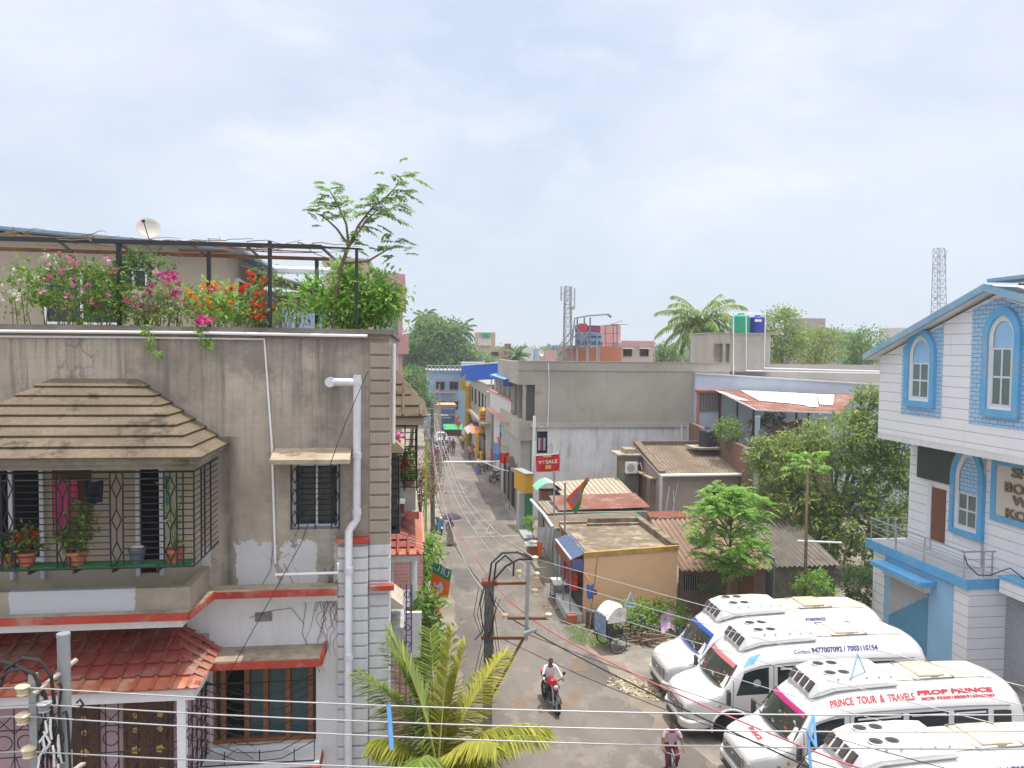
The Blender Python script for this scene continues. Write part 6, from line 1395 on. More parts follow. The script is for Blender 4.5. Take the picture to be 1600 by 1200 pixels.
    b = MB(); b.prism([(-.10, -.70, .34), (.06, -.96, .36), (.55, -1.01, .40), (.55, 1.01, .40), (.06, .96, .36), (-.10, .70, .34)], (0, 0, .24)); b.build('bumper', VANW, o, bevel=.05)
    b = MB(); b.box(-.11, -.07, -.45, .45, .38, .48); b.box(-.02, .5, -.8, .8, .20, .36); b.build('bumper_intake', VTRIM, o)
    b = MB(); b.box(.6, 6.6, -.80, .80, .28, .46); b.build('underbody', VTRIM, o)
    b = MB(); b.box(6.72, 6.88, -.92, .92, .38, .56); b.build('rear_bumper', VTRIM, o, bevel=.03)
    b = MB(); b.tube([vsurf(x, 4, 5, .5, -1, .002) for x in (.85, .6, .35, .15)], .007, 4); b.tube([vsurf(x, 4, 5, .5, 1, .002) for x in (.85, .6, .35, .15)], .007, 4); b.build('bonnet_seam', VGREY, o)
    # roof air conditioner with fans and intake slots
    ac = MB(); pr = [(1.52, .56, 2.28, 2.44), (1.72, .64, 2.40, 2.70), (2.05, .66, 2.50, 2.80), (3.1, .66, 2.58, 2.82), (3.6, .66, 2.61, 2.78), (3.64, .66, 2.62, 2.69)]; vs = []
    for x, w_, z0, z1 in pr: vs += [(x, -w_, z0), (x, -w_*.98, z0+(z1-z0)*.35), (x, -w_*.82, z1), (x, w_*.82, z1), (x, w_*.98, z0+(z1-z0)*.35), (x, w_, z0)]
    ac.add(vs, [(i*6+j, i*6+j+1, (i+1)*6+j+1, (i+1)*6+j) for i in range(5) for j in range(5)]+[(0, 1, 2, 3, 4, 5), tuple(range(35, 29, -1))]); A_ = ac.build('air_conditioner', VANW, o, bevel=.03)
    b = MB(); b.tube([(1.54, -.6, 2.36), (1.74, -.67, 2.44), (2.1, -.67, 2.54), (3.63, -.67, 2.61)], .024, 6); b.build('unit_skirt', VGREY, A_)
    for x, y in ((2.16, -.29), (2.5, -.29), (2.16, .29), (2.5, .29)):
        b = MB(); b.lathe([(.155, .0), (.155, .022), (.135, .024)], (x, y, 2.806), 22, cap=False); b.build('fan_rim', VANW, A_, smooth='auto')
        b = MB(); b.lathe([(.001, .012), (.138, .012)], (x, y, 2.806), 22, cap=False)
        f = b.build('fan', plain('fan_dark', (.11, .085, .09), .6), A_); b = MB()
        for k in range(6): a = k*PI/3; b.bar((x, y, 2.824), (x+.13*math.cos(a), y+.13*math.sin(a), 2.824), .012, .006)
        b.ring((x, y, 2.824), .07, .006, 14, 4, 'Z'); b.build('fan_guard', VTRIM, A_)
    for k in range(4): y = -.42+.28*k; MB().prism([(1.545, y-.085, 2.46), (1.545, y+.085, 2.46), (1.695, y+.085, 2.675), (1.695, y-.085, 2.675)], (-.035, 0, .02)).build('intake_slot', plain('slot_dark', (.07, .06, .06), .6), A_)
    b = MB()
    for x in (2.2, 2.5, 2.9, 3.2, 3.5): b.box(x, x+.03, -.59, -.56, 2.765, 2.80)
    b.build('bolt', VGREY, A_)
    # roof hatch
    hz_ = 2.655
    b = MB(); b.prism([(4.32, -.42, hz_+.01), (5.0, -.42, hz_+.01), (5.0, .42, hz_+.01), (4.32, .42, hz_+.01)], (0, 0, .055)); h_ = b.build('roof_hatch', hatch or VROOF, o, bevel=.03)
    b = MB(); pts = [(4.16, -.52, hz_), (5.16, -.52, hz_+.008), (5.16, .5, hz_+.01), (4.16, .5, hz_+.01), (4.16, -.52, hz_)]; b.tube([Vector(q)+Vector((0, 0, .004)) for q in pts], .016, 5); b.bar((4.6, -.47, hz_+.03), (4.8, -.47, hz_+.03), .03, .02); b.build('hatch_seal', plain('seal_grey', (.22, .19, .17), .7), h_)
    for tx in texts:
        (body_, x0, wid, size, tpos, m_, bold) = tx
        # lettering wrapped onto the curved roof shoulder
        lo = writing('lettering', body_, size, m_, o, (0, 0, 0), (1, 0, 0), (0, 1, 0), bold=bold, fit=wid, lift=0, extrude=.002)
        for v in lo.data.vertices:
            x, h, e = v.co; x = min(6.7, x0+x); a = Vector(vsurf(x, 6, 7, 0, -1)); d_ = Vector(vsurf(x, 6, 7, 1, -1))-a; q = a+d_*((tpos+h)/d_.length); v.co = q+Vector((0, -d_.z, d_.y)).normalized()*(.009+e)
    if decal == 'blue':
        b = MB()
        for i in range(8): b.add([vsurf(1.5+.03*i, 6, 7, .05+.09*i, -1, .012), vsurf(1.8+.03*i, 6, 7, .0+.09*i, -1, .012), vsurf(1.8+.03*i, 6, 7, .07+.09*i, -1, .012), vsurf(1.5+.03*i, 6, 7, .12+.09*i, -1, .012)], [(0, 1, 2, 3)])
        b.build('roof_decal', plain('decal_cyan', (.10, .48, .70), .4), o)
    if bonnet_red:
        writing('bonnet_lettering', 'PRINCE', .17, plain('paint_red', (.60, .04, .06), .5), o, (.45, .34, 1.225), (.0, -1, 0), (.95, 0, .2), bold=.006, fit=.62, lift=.02)
    o.scale = (1.19, 1.1, 1.13); o.location = (xf, yc, .008); o.rotation_euler = (0, 0, head)
    return o
NAVY = plain('paint_navy', (.05, .06, .24), .5); REDT = plain('paint_red', (.60, .04, .06), .5)
VY = [24.7, 22.1, 18.75, 15.1]
VX = [8.8, 8.5, 9.0, 8.0]
make_van('white minibus with a blue windscreen border, farthest of the parked row', VX[0], VY[0]+1.1, (plain('strip_blue', (.03, .10, .45), .4), plain('strip_blue', (.03, .10, .45), .4)),
    [('6290785190', 2.65, .6, .13, .13, NAVY, .003), ('9748398425', 4.19, .62, .13, .13, NAVY, .003)], hatch=worn('hatch_tan', (.60, .46, .34), .15, 3), toy=plain('toy_yellow', (.6, .5, .15), .6))
make_van('white minibus with a cyan roof decal and contact numbers, second from the shops', VX[1], VY[1]+1.1, (plain('strip_pink', (.62, .20, .22), .4), VTRIM),
    [('Contact:', 2.92, .46, .14, .10, NAVY, 0), ('9477007092 / 7003110154', 3.42, 1.88, .19, .10, NAVY, .006)], decal='blue', hatch=worn('hatch_cream', (.74, .66, .46), .1, 3), toy=plain('toy_red', (.6, .08, .04), .6))
make_van('white minibus with red tour lettering along its roof, third from the shops', VX[2], VY[2]+1.1, (plain('strip_magenta', (.50, .03, .18), .4), VTRIM),
    [('PRINCE  TOUR  &  TRAVELS', 1.9, 2.05, .23, .08, REDT, .004), ('PROP PRINCE', 4.05, 1.9, .14, .18, REDT, .007), ('MOB: 9330018808/9163983387', 4.12, 1.85, .09, .06, REDT, .003)], bonnet_red=True, hatch=worn('hatch_sand', (.70, .55, .38), .1, 3), toy=plain('toy_green', (.10, .3, .12), .6))
make_van('white minibus with a bright blue roof decal, nearest of the parked row', VX[3], VY[3]+1.1, (plain('strip_white', (.6, .6, .62), .4), VTRIM),
    [('9477007092 / 7003110154', 3.5, 2.1, .19, .06, NAVY, .006)], decal='blue', hatch=worn('hatch_cream', (.74, .66, .46), .1, 3), toy=plain('toy_green', (.10, .3, .12), .6))
# ------------------------------------------------------------------ the row of low shops on the right of the street
def corr(mb, a, b_, c_, d, wave=.08, amp=.018, along=0, thick=.0):
    """corrugated sheet over the quad a-b-c-d (a,b along the eave; ridges run from a-b towards d-c)"""
    a, b_, c_, d = map(Vector, (a, b_, c_, d)); L = (b_-a).length; n = max(8, int(L/wave*2)); nn = (b_-a).cross(d-a).normalized()
    if nn.z < 0: nn = -nn
    mb.sheet(lambda u, v: a.lerp(b_, u).lerp(d.lerp(c_, u), v)+nn*(amp*(1 if int(u*n+.5) % 2 else -1)+.006*math.sin(u*31+v*7)), n, 3); return mb
ASB = worn('asbestos_sheet', (.36, .285, .21), .35, 1.2, dirt=(.15, .115, .085), bump=.3, ribs=(0, .24))
RSH = worn('red_sheet', (.25, .11, .082), .3, 1.2, dirt=(.34, .27, .22))
PEACH = worn('peach_wall', (.74, .47, .29), .10, .7, streak=.4, dirt=(.56, .36, .22)); YEL = worn('yellow_paint', (.62, .34, .06), .12, 2)
SX0 = 7.68
o = thing('peach_shop', 'peach painted one storey shop with a weathered flat roof and a blue awning', 'shop', (9.8, 35.5, 0))
b = MB(); b.box(SX0, 11.95, 32.8, 33.0, 0, 3.12); b.box(11.75, 11.95, 33, 38.6, 0, 3.12); b.box(SX0+.05, 11.75, 38.4, 38.6, 0, 3.0); b.build('wall', PEACH, o)
b = MB(); b.prism([(SX0-.02, 32.76, 2.92), (12.0, 32.76, 3.14), (12.0, 32.76, 3.36), (SX0-.02, 32.76, 3.14)], (0, .16, 0)); b.build('roof_edge', worn('yellow_edge', (.50, .31, .085), .35, 2, dirt=(.24, .18, .11)), o)
b = MB(); b.box(SX0-.02, 12.0, 32.93, 38.6, 2.98, 3.12); b.box(11.75, 12.05, 32.93, 38.7, 3.12, 3.42); b.box(9.2, 11.75, 38.35, 38.65, 3.12, 3.40); b.box(SX0, 9.2, 38.4, 38.65, 3.12, 3.22); b.box(9, 11.7, 37.85, 38.05, 3.12, 3.24); b.build('roof', worn('mossy_roof', (.21, .165, .12), .45, 1.6, dirt=(.50, .42, .32), bump=.6, fine=5), o)
b = MB(); corr(b, (7.12, 32.9, 2.84), (7.12, 36.4, 2.84), (SX0+.12, 36.4, 3.15), (SX0+.12, 32.9, 3.15), .2, .035); b.build('awning', plain('blue_tin', (.07, .115, .22), .5), o)
b = MB(); b.box(7.06, 7.12, 32.85, 36.45, 2.80, 2.88); b.build('awning_edge', PVC2, o)
b = MB(); b.box(7.07, 7.11, 32.9, 36.4, 2.40, 2.79); b.build('fascia', worn('faded_red_board', (.36, .13, .10), .2, 2), o)
b = MB(); b.box(7.14, 7.66, 32.86, 32.9, 2.3, 2.8); b.build('side_board', plain('board_blue', (.10, .12, .26), .6), o)
b = MB(); b.box(SX0+1.6, SX0+1.7, 33.0, 38.4, 0, 2.9); b.build('shop_back', worn('shop_inside', (.16, .13, .11), .4, 3), o)
b = MB()
for y in (33.2, 34.8, 36.3): b.tube([(7.16, y, 0), (7.16, y, 2.8)], .035, 6)
b.build('awning_post', STEEL, o)
rg = random.Random(8)
for k, (y, z0, z1, m) in enumerate(((33.1, 1.35, 2.35, 'red'), (33.35, 1.3, 2.3, 'red'), (33.7, 1.2, 2.3, 'orange'), (34.2, 1.1, 2.3, 'pink'), (34.7, 1.2, 2.3, 'orange'), (35.4, 1.3, 2.3, 'magenta'))):
    c_ = thing('packet_string', ('string of red snack packets nearest the peach wall', 'second string of red packets under the blue awning', 'string of orange packets under the blue awning', 'string of pink packets under the blue awning', 'string of orange packets deeper under the blue awning', 'string of crimson packets deepest under the blue awning')[k], 'packets', (7.35, y, z1), 'packet strings hung in the shop front')
    b = MB(); b.tube([(7.35, y, 2.8), (7.35, y, z0)], .006, 4); b.build('string', IRON, c_); b = MB()
    for i in range(7): z = z0+(z1-z0)*i/7; a = rg.uniform(-.6, .6); b.box(7.25, 7.45, y-.05+.03*a, y+.05+.03*a, z, z+.13)
    b.build('packet', FLOWERS[m], c_, bevel=.02)
o = thing('counter_table', 'small steel framed table with a white top before the shop', 'table', az(877, 935))
c = az(877, 935); b = MB(); b.box(c.x-.45, c.x+.45, c.y-.6, c.y+.6, .82, .87); b.build('table_top', PVC2, o)
for dx, dy in ((-.42, -.57), (.42, -.57), (-.42, .57), (.42, .57)): MB().tube([(c.x+dx, c.y+dy, 0), (c.x+dx, c.y+dy, .82)], .02, 5).build('leg', IRON, o)
MB().box(c.x-.42, c.x+.42, c.y-.57, c.y+.57, .3, .32).build('shelf', STEEL, o)
b = MB(); b.lathe([(.10, 0), (.12, .16), (.05, .2), (.05, .26)], (c.x+.15, c.y+.2, .87), 12); o = tag(b.build('water_jar', plain('jar_blue', (.05, .15, .45), .3), smooth='auto'), 'blue jar standing on the white table top', 'jar')
c0, c1 = az(912, 972), az(885, 938); o = tag(MB().prism([(c0.x-.75, c0.y, 0), (c0.x-.05, c0.y, 0), (c0.x-.05, c1.y, 0), (c0.x-.75, c1.y, 0)], (0, 0, .38)).build('counter_slab', worn('white_slab', (.56, .58, .60), .08, 2), bevel=.02), 'long white slab step along the open shop front', 'step')
c = az(893, 974); b = MB(); b.box(c.x-.22, c.x+.22, c.y-.15, c.y+.15, 0, .42); tag(b.build('brick_block', TERRA, bevel=.03), 'small red brick block at the end of the white slab', 'block')
for lab, px, py, r, h, m in (('dark barrel at the corner of the peach shop', 925, 980, .28, .75, VGREY), ('rusty tin drum left of the rickshaw wheel', 937, 990, .26, .55, RUST)):
    c = az(px, py); o = thing('drum', lab, 'drum', c, 'drums at the shop corner')
    b = MB(); b.lathe([(r*.9, 0), (r, .03), (r, h*.33), (r*1.04, h*.35), (r, h*.37), (r, h*.66), (r*1.04, h*.68), (r, h*.7), (r, h), (r*.9, h-.03)], c, 16); b.build('drum_body', worn('drum_'+lab[:4], (.10, .11, .12) if 'dark' in lab else (.16, .11, .08), .3, 4), o, smooth='auto'); b = MB(); b.lathe([(.001, h-.04), (r*.88, h-.04)], c, 16, cap=False); b.build('lid', CONC_D, o)
a, c = ay(932, 868, 32.5), ay(925, 1003, 31.0); a2 = Vector((a.x, 32.3, a.z))
o = tag(MB().tube([(c.x, 31.6, 0), a2], [.035, .025], 6).build('bamboo_pole', BAMB), 'leaning bamboo pole against the peach wall', 'pole')
def hang(name, label, cat, px0, px1, py0, py1, Y, m, grp=None, amp=.05, taper=0): return drape(name, label, cat, px0, px1, py0, py1, Y, m, 1.3, amp, taper, grp)
hang('hanging_cloth', 'blue cloth draped from the bamboo pole', 'cloth', 916, 928, 914, 936, 31.9, plain('cloth_blue', (.08, .20, .55), .9, .1), None, .06, .4)
hang('hanging_cloth', 'small red cloth knotted on the bamboo pole', 'cloth', 928, 933, 922, 930, 31.85, plain('cloth_red', (.55, .03, .03), .9, .1), None, .05, .3)
tag(MB().tube([ay(913, 895, 32.7), ay(922, 908, 32.4), ay(931, 911, 32.3)], .025, 5).build('orange_rope', plain('orange_plastic', (.75, .22, .06), .6)), 'orange rope tied between shop front and bamboo pole', 'rope')
# shops farther along
o = thing('thatched_shop', 'low shop with a dusty sheet roof behind the peach shop', 'shop', (10, 40, 0))
b = MB(); b.box(7.95, 12.4, 38.75, 41.5, 0, 2.75); b.build('wall', worn('grey_plaster', (.30, .28, .26), .2, 1), o)
b = MB(); corr(b, (7.3, 38.75, 2.85), (7.3, 41.6, 2.85), (12.6, 41.6, 3.02), (12.6, 38.75, 3.02), .15, .02); b.build('roof', worn('dusty_sheet', (.30, .235, .175), .4, 1.5, dirt=(.48, .40, .31), ribs=(1, .3)), o)
o = thing('rusty_roof_shop', 'shop with a rusty red sheet roof and a turquoise gable strip', 'shop', (10.5, 43, 0))
b = MB(); b.box(8.05, 13.4, 41.75, 45, 0, 3.0); b.build('wall', worn('grey_plaster', (.30, .28, .26), .2, 1), o)
b = MB(); corr(b, (8.3, 41.9, 3.12), (8.3, 44.9, 3.35), (13.6, 44.9, 3.45), (13.6, 41.9, 3.22), .18, .018); b.build('roof', RSH, o)
b = MB(); b.box(10.4, 13.0, 41.68, 41.74, 2.72, 3.02); b.build('gable_strip', plain('turquoise', (.12, .48, .40), .6), o)
b = MB(); b.box(7.6, 8.2, 41.7, 45.2, 2.9, 2.98); b.build('eave_sheet', ASB, o)
o = thing('pale_roof_shop', 'shop under a pale cream sheet roof beside the grey building', 'shop', (11, 47, 0))
b = MB(); b.box(9.4, 13.4, 45.3, 49, 0, 3.0); b.build('wall', worn('grey_plaster', (.30, .28, .26), .2, 1), o)
b = MB(); corr(b, (9.2, 45.2, 3.2), (13.6, 45.2, 3.35), (13.6, 48.9, 3.75), (9.2, 48.9, 3.5), .2, .02); b.build('roof', worn('cream_sheet', (.55, .47, .37), .2, 1.2, dirt=(.30, .24, .18), ribs=(0, .3)), o)
tag(MB().box(8.0, 9.2, 45.3, 47, 0, 2.7).build('grey_shed', worn('mossy_block', (.24, .23, .17), .3, 2)), 'mossy block shed beside the green roofed kiosk', 'shed')
tag(MB().tube([(7.22, 45.0, 3.12), (7.35, 41, 3.06), (7.3, 38.3, 3.0)], .075, 8).build('gutter_pipe', PVC2), 'white gutter pipe along the eaves of the shop row', 'pipe')
for lab, y, m in (('grey roller shutter of the sheet roofed shop', 39, 'a'), ('second grey roller shutter under the rusty eave', 42.2, 'b')):
    b = MB()
    for i in range(18): b.box(7.90 if m == 'a' else 8.0, 7.94 if m == 'a' else 8.04, y, y+2.1, .1+.13*i, .1+.13*i+.11)
    tag(b.build('roller_shutter', VGREY), lab, 'shutter', 'shutters of the shop row')
tag(MB().box(7.75, 7.85, 37.4, 38.3, 0, 2.2).build('blue_door', plain('door_blue', (.04, .08, .32), .5), bevel=.01), 'narrow blue door leaf beside the plastic sheet', 'door')
drape('plastic_sheet', 'crumpled white plastic sheet hung out under the gutter', 'plastic sheet', 838, 866, 824, 856, 38.0, worn('white_plastic', (.52, .53, .53), .15, 3), 2.4, .12, .35, None)
drape('pennant', 'small orange pennant hanging below the plastic sheet', 'flag', 839, 848, 848, 867, 37.4, ORANGEF, 1, .05, .5, None)
c = az(833, 872); o = thing('street_basin', 'white basin on a brick stand at the road edge', 'basin', c)
b = MB(); b.box(c.x-.35, c.x+.35, c.y-.3, c.y+.3, 0, .75); b.build('stand', TERRA, o); b = MB(); b.box(c.x-.45, c.x+.5, c.y-.4, c.y+.4, .76, .86); b.lathe([(.2, .86), (.3, 1.0), (.27, 1.0)], (c.x, c.y, 0), 14); b.build('basin', PVC2, o, bevel=.02)
tree_simple('potted green plants clustered by the white basin', 828, 818, 43.5, 9, 14, 300, .14, LEAF_C, .03, 41, name='roadside_bush', cat='bush', clump=.2, base=(7.5, 43.5))
# poles, banner, kiosk, sign box
for lab, px, py0, Y in (('thin steel post rising through the thatched roof', 866, 737, 41.6), ('thin steel post carrying the twisted party flag', 883, 754, 37.2)):
    a = ay(px, py0, Y); tag(MB().tube([(a.x+.05, Y, 0), a], .05, 8).build('steel_post', STEEL), lab, 'post', 'posts among the shop roofs')
tl, tr = ay(884, 781, 37.2), ay(919, 744, 37.0); bl_, br = ay(892, 778, 37.3), ay(915, 752, 37.0)
o = thing('party_flag', 'twisted green and saffron party flag streaming from the thin steel post', 'flag', tl, 'party flags over the street')
def lanced(w0, w1, nm, m, u0=0, u1=1, off=0):
    b = MB()
    def fn(u, v):
        u = u0+(u1-u0)*u; q = tl.lerp(tr, u); nrm = Vector((.42, 0, -.62))*(1.0-.85*u)*1.05; k = w0+(w1-w0)*v
        return q + nrm*k + Vector((.05*math.sin(u*6), .12*math.sin(u*7+k*3)-off, .05*math.sin(u*5)))
    b.sheet(fn, 16, 6); b.build(nm, m, o, smooth=True)
lanced(0, .8, 'saffron_field', ORANGEF); lanced(.8, 1.15, 'green_band', GREENF); LIL2 = plain('flag_violet', (.26, .18, .42), .8, .1)
for u0, u1, w0, w1 in ((.10, .26, .30, .62), (.28, .36, .22, .66), (.38, .52, .30, .60), (.54, .60, .38, .52)): lanced(w0, w1, 'flower_emblem', LIL2, u0, u1, .03)
a = ay(835, 650, 52.2); tag(MB().tube([(a.x, 52.2, 0), (a.x, 52.2, a.z)], .10, 10).build('white_pole', PVC2), 'thick white pole beside the red sale banner', 'pole')
tl, tr, bl_, br = ay(837, 712, 51.6), ay(874, 709, 51.4), ay(838, 737, 51.6), ay(874, 735, 51.4)
o = thing('sale_banner', 'red cloth banner with white sale lettering strung beside the white pole', 'banner', tl); BR = plain('banner_red', (.60, .02, .03), .75, .2)
b = MB(); b.sheet(lambda u, v: tl.lerp(tr, u).lerp(bl_.lerp(br, u), v)+Vector((0, .05*math.sin(u*9+v*4), -.05*math.sin(u*PI))), 20, 10); b.build('banner_cloth', BR, o, smooth=True)
xd, yd = tr-tl, tl-bl_
writing('lettering', 'মহা', .30, PVC2, o, tl.lerp(bl_, .52)+xd*.10+Vector((0, -.10, 0)), xd, yd, bold=.004, fit=.42)
writing('lettering', 'SALE', .36, PVC2, o, tl.lerp(bl_, .54)+xd*.40+Vector((0, -.10, 0)), xd, yd, bold=.006, fit=.80)
b = MB(); q = tl.lerp(bl_, .88)+xd*.38+Vector((0, -.1, 0)); b.quad(q, q+xd*.24, q+xd*.24+yd*.25, q+yd*.25); b.quad(tl+xd*.3-yd*.14+Vector((0, -.1, 0)), tl+xd*.65-yd*.14+Vector((0, -.1, 0)), tl+xd*.65-yd*.05+Vector((0, -.1, 0)), tl+xd*.3-yd*.05+Vector((0, -.1, 0))); b.build('price_patch', plain('banner_gold', (.75, .42, .08), .6), o)
b = MB(); b.tube([tl, tr], .02, 4); b.tube([tr+Vector((0, .02, .1)), br+Vector((0, .02, -.1))], .03, 5); b.build('banner_rod', STEEL, o)
o = thing('sign_pillar', 'yellow box sign on top of a green pillar at the shop corner', 'sign', (8.1, 50.2, 0))
a, c = ay(821, 741, 50), ay(833, 771, 50); b = MB(); b.prism([(a.x, 50, c.z), (c.x, 50, c.z), (c.x, 50, a.z), (a.x, 50, a.z)], (-.45, 2.2, 0)); b.build('sign_box', worn('sign_yellow', (.62, .35, .03), .12, 3), o)
b = MB(); b.prism([(a.x-.05, 49.9, a.z), (c.x+.05, 49.9, a.z), (c.x+.05, 49.9, a.z+.06), (a.x-.05, 49.9, a.z+.06)], (-.45, 2.4, 0)); b.build('sign_roof', plain('grey_sheet', (.33, .35, .37), .5), o)
b = MB(); b.box(a.x+.03, c.x-.02, 50.05, 50.5, 0, c.z); b.build('pillar', worn('pillar_green', (.05, .22, .10), .2, 2), o)
b = MB(); b.box(a.x-.35, a.x+.02, 50.3, 51.6, 0, c.z-.02); b.build('side_wall', VGREY, o)
tag(MB().box(7.2, 8.0, 47.5, 50, 0, .18).build('shop_step', worn('grey_step', (.36, .37, .38), .15, 2)), 'grey concrete step at the foot of the sign pillar', 'step')
o = thing('green_kiosk', 'small brick kiosk with an arched green and white sheet roof', 'kiosk', (8.8, 47.6, 0))
b = MB(); b.box(8.25, 9.25, 47.1, 48.2, 0, 3.2); b.build('wall', worn('kiosk_brick', (.26, .12, .09), .25, 3), o)
MB().box(8.75, 9.2, 47.04, 47.09, 2.5, 3.0).build('window', plain('kiosk_blue', (.16, .28, .36), .4), o)
b = MB(); b.sheet(lambda u, v: (7.85+1.85*u, 46.7+1.8*v, 3.2+.62*math.sin(PI*min(1, u*1.05+.05))**.8), 12, 2); b.build('roof', [plain('green_sheet2', (.20, .52, .35), .5)], o, smooth=True)
b = MB(); b.sheet(lambda u, v: (8.6+1.1*u, 46.68+1.84*v, 3.215+.62*math.sin(PI*min(1, (.405+u*.595)*1.05+.05))**.8), 8, 2); b.build('roof_patch', plain('white_sheet', (.6, .62, .6), .5), o, smooth=True)

# ------------------------------------------------------------------ the long grey concrete building
GRY = worn('grey_render', (.42, .385, .34), .24, .30, streak=.35, dirt=(.28, .255, .225), cracks=.2, wide=.35); GRYW = worn('old_whitewash', (.80, .80, .81), .3, .30, streak=1.0, dirt=(.34, .33, .325), cracks=.22, wide=.45)
Yg = 54.0; GX0 = ay(836, 600, Yg).x; GX1 = 23.4; ZT = 11.24; ZM = ay(950, 661, Yg).z
o = thing('concrete_building', 'long grey unpainted concrete building with a whitewashed lower wall', 'building', (16, 60, 0))
b = MB(); b.box(GX0, GX1, Yg, 67, ZM, ZT-.62); b.build('upper_wall', GRY, o)
b = MB(); b.box(GX0-1.2, GX1, Yg-.06, Yg+.25, ZT-.62, ZT); b.box(GX1, GX1+14, Yg+2, Yg+2.3, 6, ZT-.05); b.box(GX0-1.2, GX0-.9, Yg+.25, 67, ZT-.62, ZT); b.box(GX0-1.2, GX0, Yg-.02, 67, ZT-1.65, ZT-.62); b.build('parapet', GRY, o)
b = MB(); b.box(GX0-1.25, GX1, Yg-.1, Yg+.28, ZT, ZT+.06); b.build('coping', CONC, o)
b = MB(); b.box(GX0+.15, GX1, Yg+.02, 67, 0, ZM-.02); b.build('lower_wall', GRYW, o)
b = MB(); b.box(GX0-.3, 20.9, Yg-.14, Yg+.018, ZM-.3, ZM+.02); b.build('floor_ledge', worn('ledge_pale', (.46, .44, .40), .2, .8, streak=.5), o)
b = MB(); b.box(GX0-1.1, GX0-.02, Yg-.01, 66, 5.6, 7.0); b.build('side_band', GRY, o)
b = MB(); b.box(GX0-.62, GX0-.02, Yg+.3, 66, 7.0, ZT-1.66); b.build('side_glazing', glass('side_glazing_glass', (.07, .07, .07), .3), o)
for y in (54.05, 56.5, 59, 62): MB().box(GX0-.85, GX0-.62, y, y+.25, 7.0, ZT-1.66).build('side_pillar', CONC, o)
b = MB(); b.box(GX0-.15, GX0+.14, Yg-.02, Yg+.35, 0, 5.58); b.build('corner_pillar', GRYW, o)
b = MB(); b.box(GX0+.2, GX0+.95, Yg-.0, Yg+.018, 4.7, 6.25); b.build('side_opening', DARK, o)
b = MB(); b.box(GX0-.95, GX0-.2, Yg+.3, 66, 0, 5.58); b.build('street_shops', worn('shop_grey_wall', (.40, .39, .37), .25, 1), o)
for y in (54.6, 57, 59.4, 62): MB().box(GX0-1.0, GX0-.955, y, y+1.7, .1, 2.7).build('street_opening', DARK, o)
for i, (cc, x) in enumerate((((.45, .42, .48), .35), ((.25, .08, .10), .52), ((.35, .42, .55), .72))):
    b = MB(); b.sheet(lambda u, v: (GX0+x-.08+.16*u, Yg-.05+.02*math.sin(u*9), 5.8-.9*v), 6, 4); b.build('hung_garment', cloth('garment%d' % i, cc), o, smooth=True)
tag(MB().tube([ay(857, 567, Yg-.12), ay(858, 600, Yg-.12), ay(856, 668, Yg-.2), ay(843, 666, Yg-.2)], .03, 5).build('wall_cable', PVC2), 'white conduit running down the grey building near its corner', 'pipe')
for lab, px in (('white pipe down the whitewashed wall near the black tank', 1065), ('white pipe nearest the black tank', 1075)):
    tag(MB().tube([ay(px, 664, Yg-.2), ay(px, 697, Yg-.2)], .05, 6).build('wall_pipe', PVC2), lab, 'pipe', 'white pipes on the whitewashed wall')
sa, sb = ay(1111, 521, 55.5), ay(1212, 520, 55.5); o = thing('stair_house', 'grey stair house on the roof of the concrete building under the water tanks', 'roof house', (sa.x+2.5, 58, ZT))
b = MB(); b.box(sa.x+1.5, sb.x-.4, 55.5, 60, 10.6, sa.z); b.build('wall', GRY, o); b = MB(); b.box(sa.x+.1, sa.x+1.5, 55.9, 60, 10.6, sa.z-.02); b.box(sa.x, sa.x+1.55, 55.45, 56, sa.z-.75, sa.z-.015); b.box(sa.x, sa.x+.22, 55.45, 55.8, 10.6, sa.z-.75); b.box(sa.x+.95, sa.x+1.15, 55.47, 55.8, 10.6, sa.z-.75); b.box(sa.x, sb.x+.25, 55.4, 60.2, sa.z, sa.z+.08); b.build('frame', CONC, o)
def tank(label, px, py0, py1, Y, m, grp='plastic water tanks'):
    a, c = ay(px, py0, Y), ay(px, py1, Y); h = a.z-c.z; r = h*.46; o = thing('water_tank', label, 'water tank', c, grp); pr = [(r*.97, 0)]
    for i in range(6): z = h*.84*(i+.15)/6; pr += [(r, z), (r, z+h*.09), (r*.955, z+h*.105), (r*.955, z+h*.13)]
    pr += [(r, h*.84), (r*.9, h*.9), (r*.35, h*.95), (r*.33, h), (.01, h)]
    b = MB(); b.lathe(pr, c, 26); b.build('tank_body', m, o, smooth='auto'); b = MB(); b.lathe([(r*.36, h*.96), (r*.36, h*1.01), (.01, h*1.02)], c, 14); b.build('lid', m, o, smooth='auto'); return o, c, r, h
TG = plain('tank_green', (.02, .36, .22), .4); TB = plain('tank_blue', (.03, .06, .36), .4); TK = plain('tank_black', (.035, .042, .055), .45)
tank('green plastic water tank on the grey stair house', 1157, 490, 520, 57, TG)
o, c, r, h = tank('blue plastic water tank beside the green one', 1183, 493, 520, 57.2, TB); MB().box(c.x-.5, c.x+.05, c.y-r-.01, c.y-r+.05, c.z+h*.62, c.z+h*.76).build('tank_label', PVC2, o)
for lab, pts in (('white pipe from the green tank straight down the stair house', [(1157, 489), (1146, 489), (1146, 585)]), ('white pipe between the two water tanks', [(1166, 489), (1166, 579), (1375, 583)]), ('white pipe right of the blue tank bending along the parapet', [(1166, 489.5), (1196, 490), (1194, 575), (1375, 580)])):
    tag(MB().tube([ay(x, y, 55.3) for x, y in pts], .045, 6).build('tank_pipe', PVC2), lab, 'pipe', 'white pipes of the water tanks')

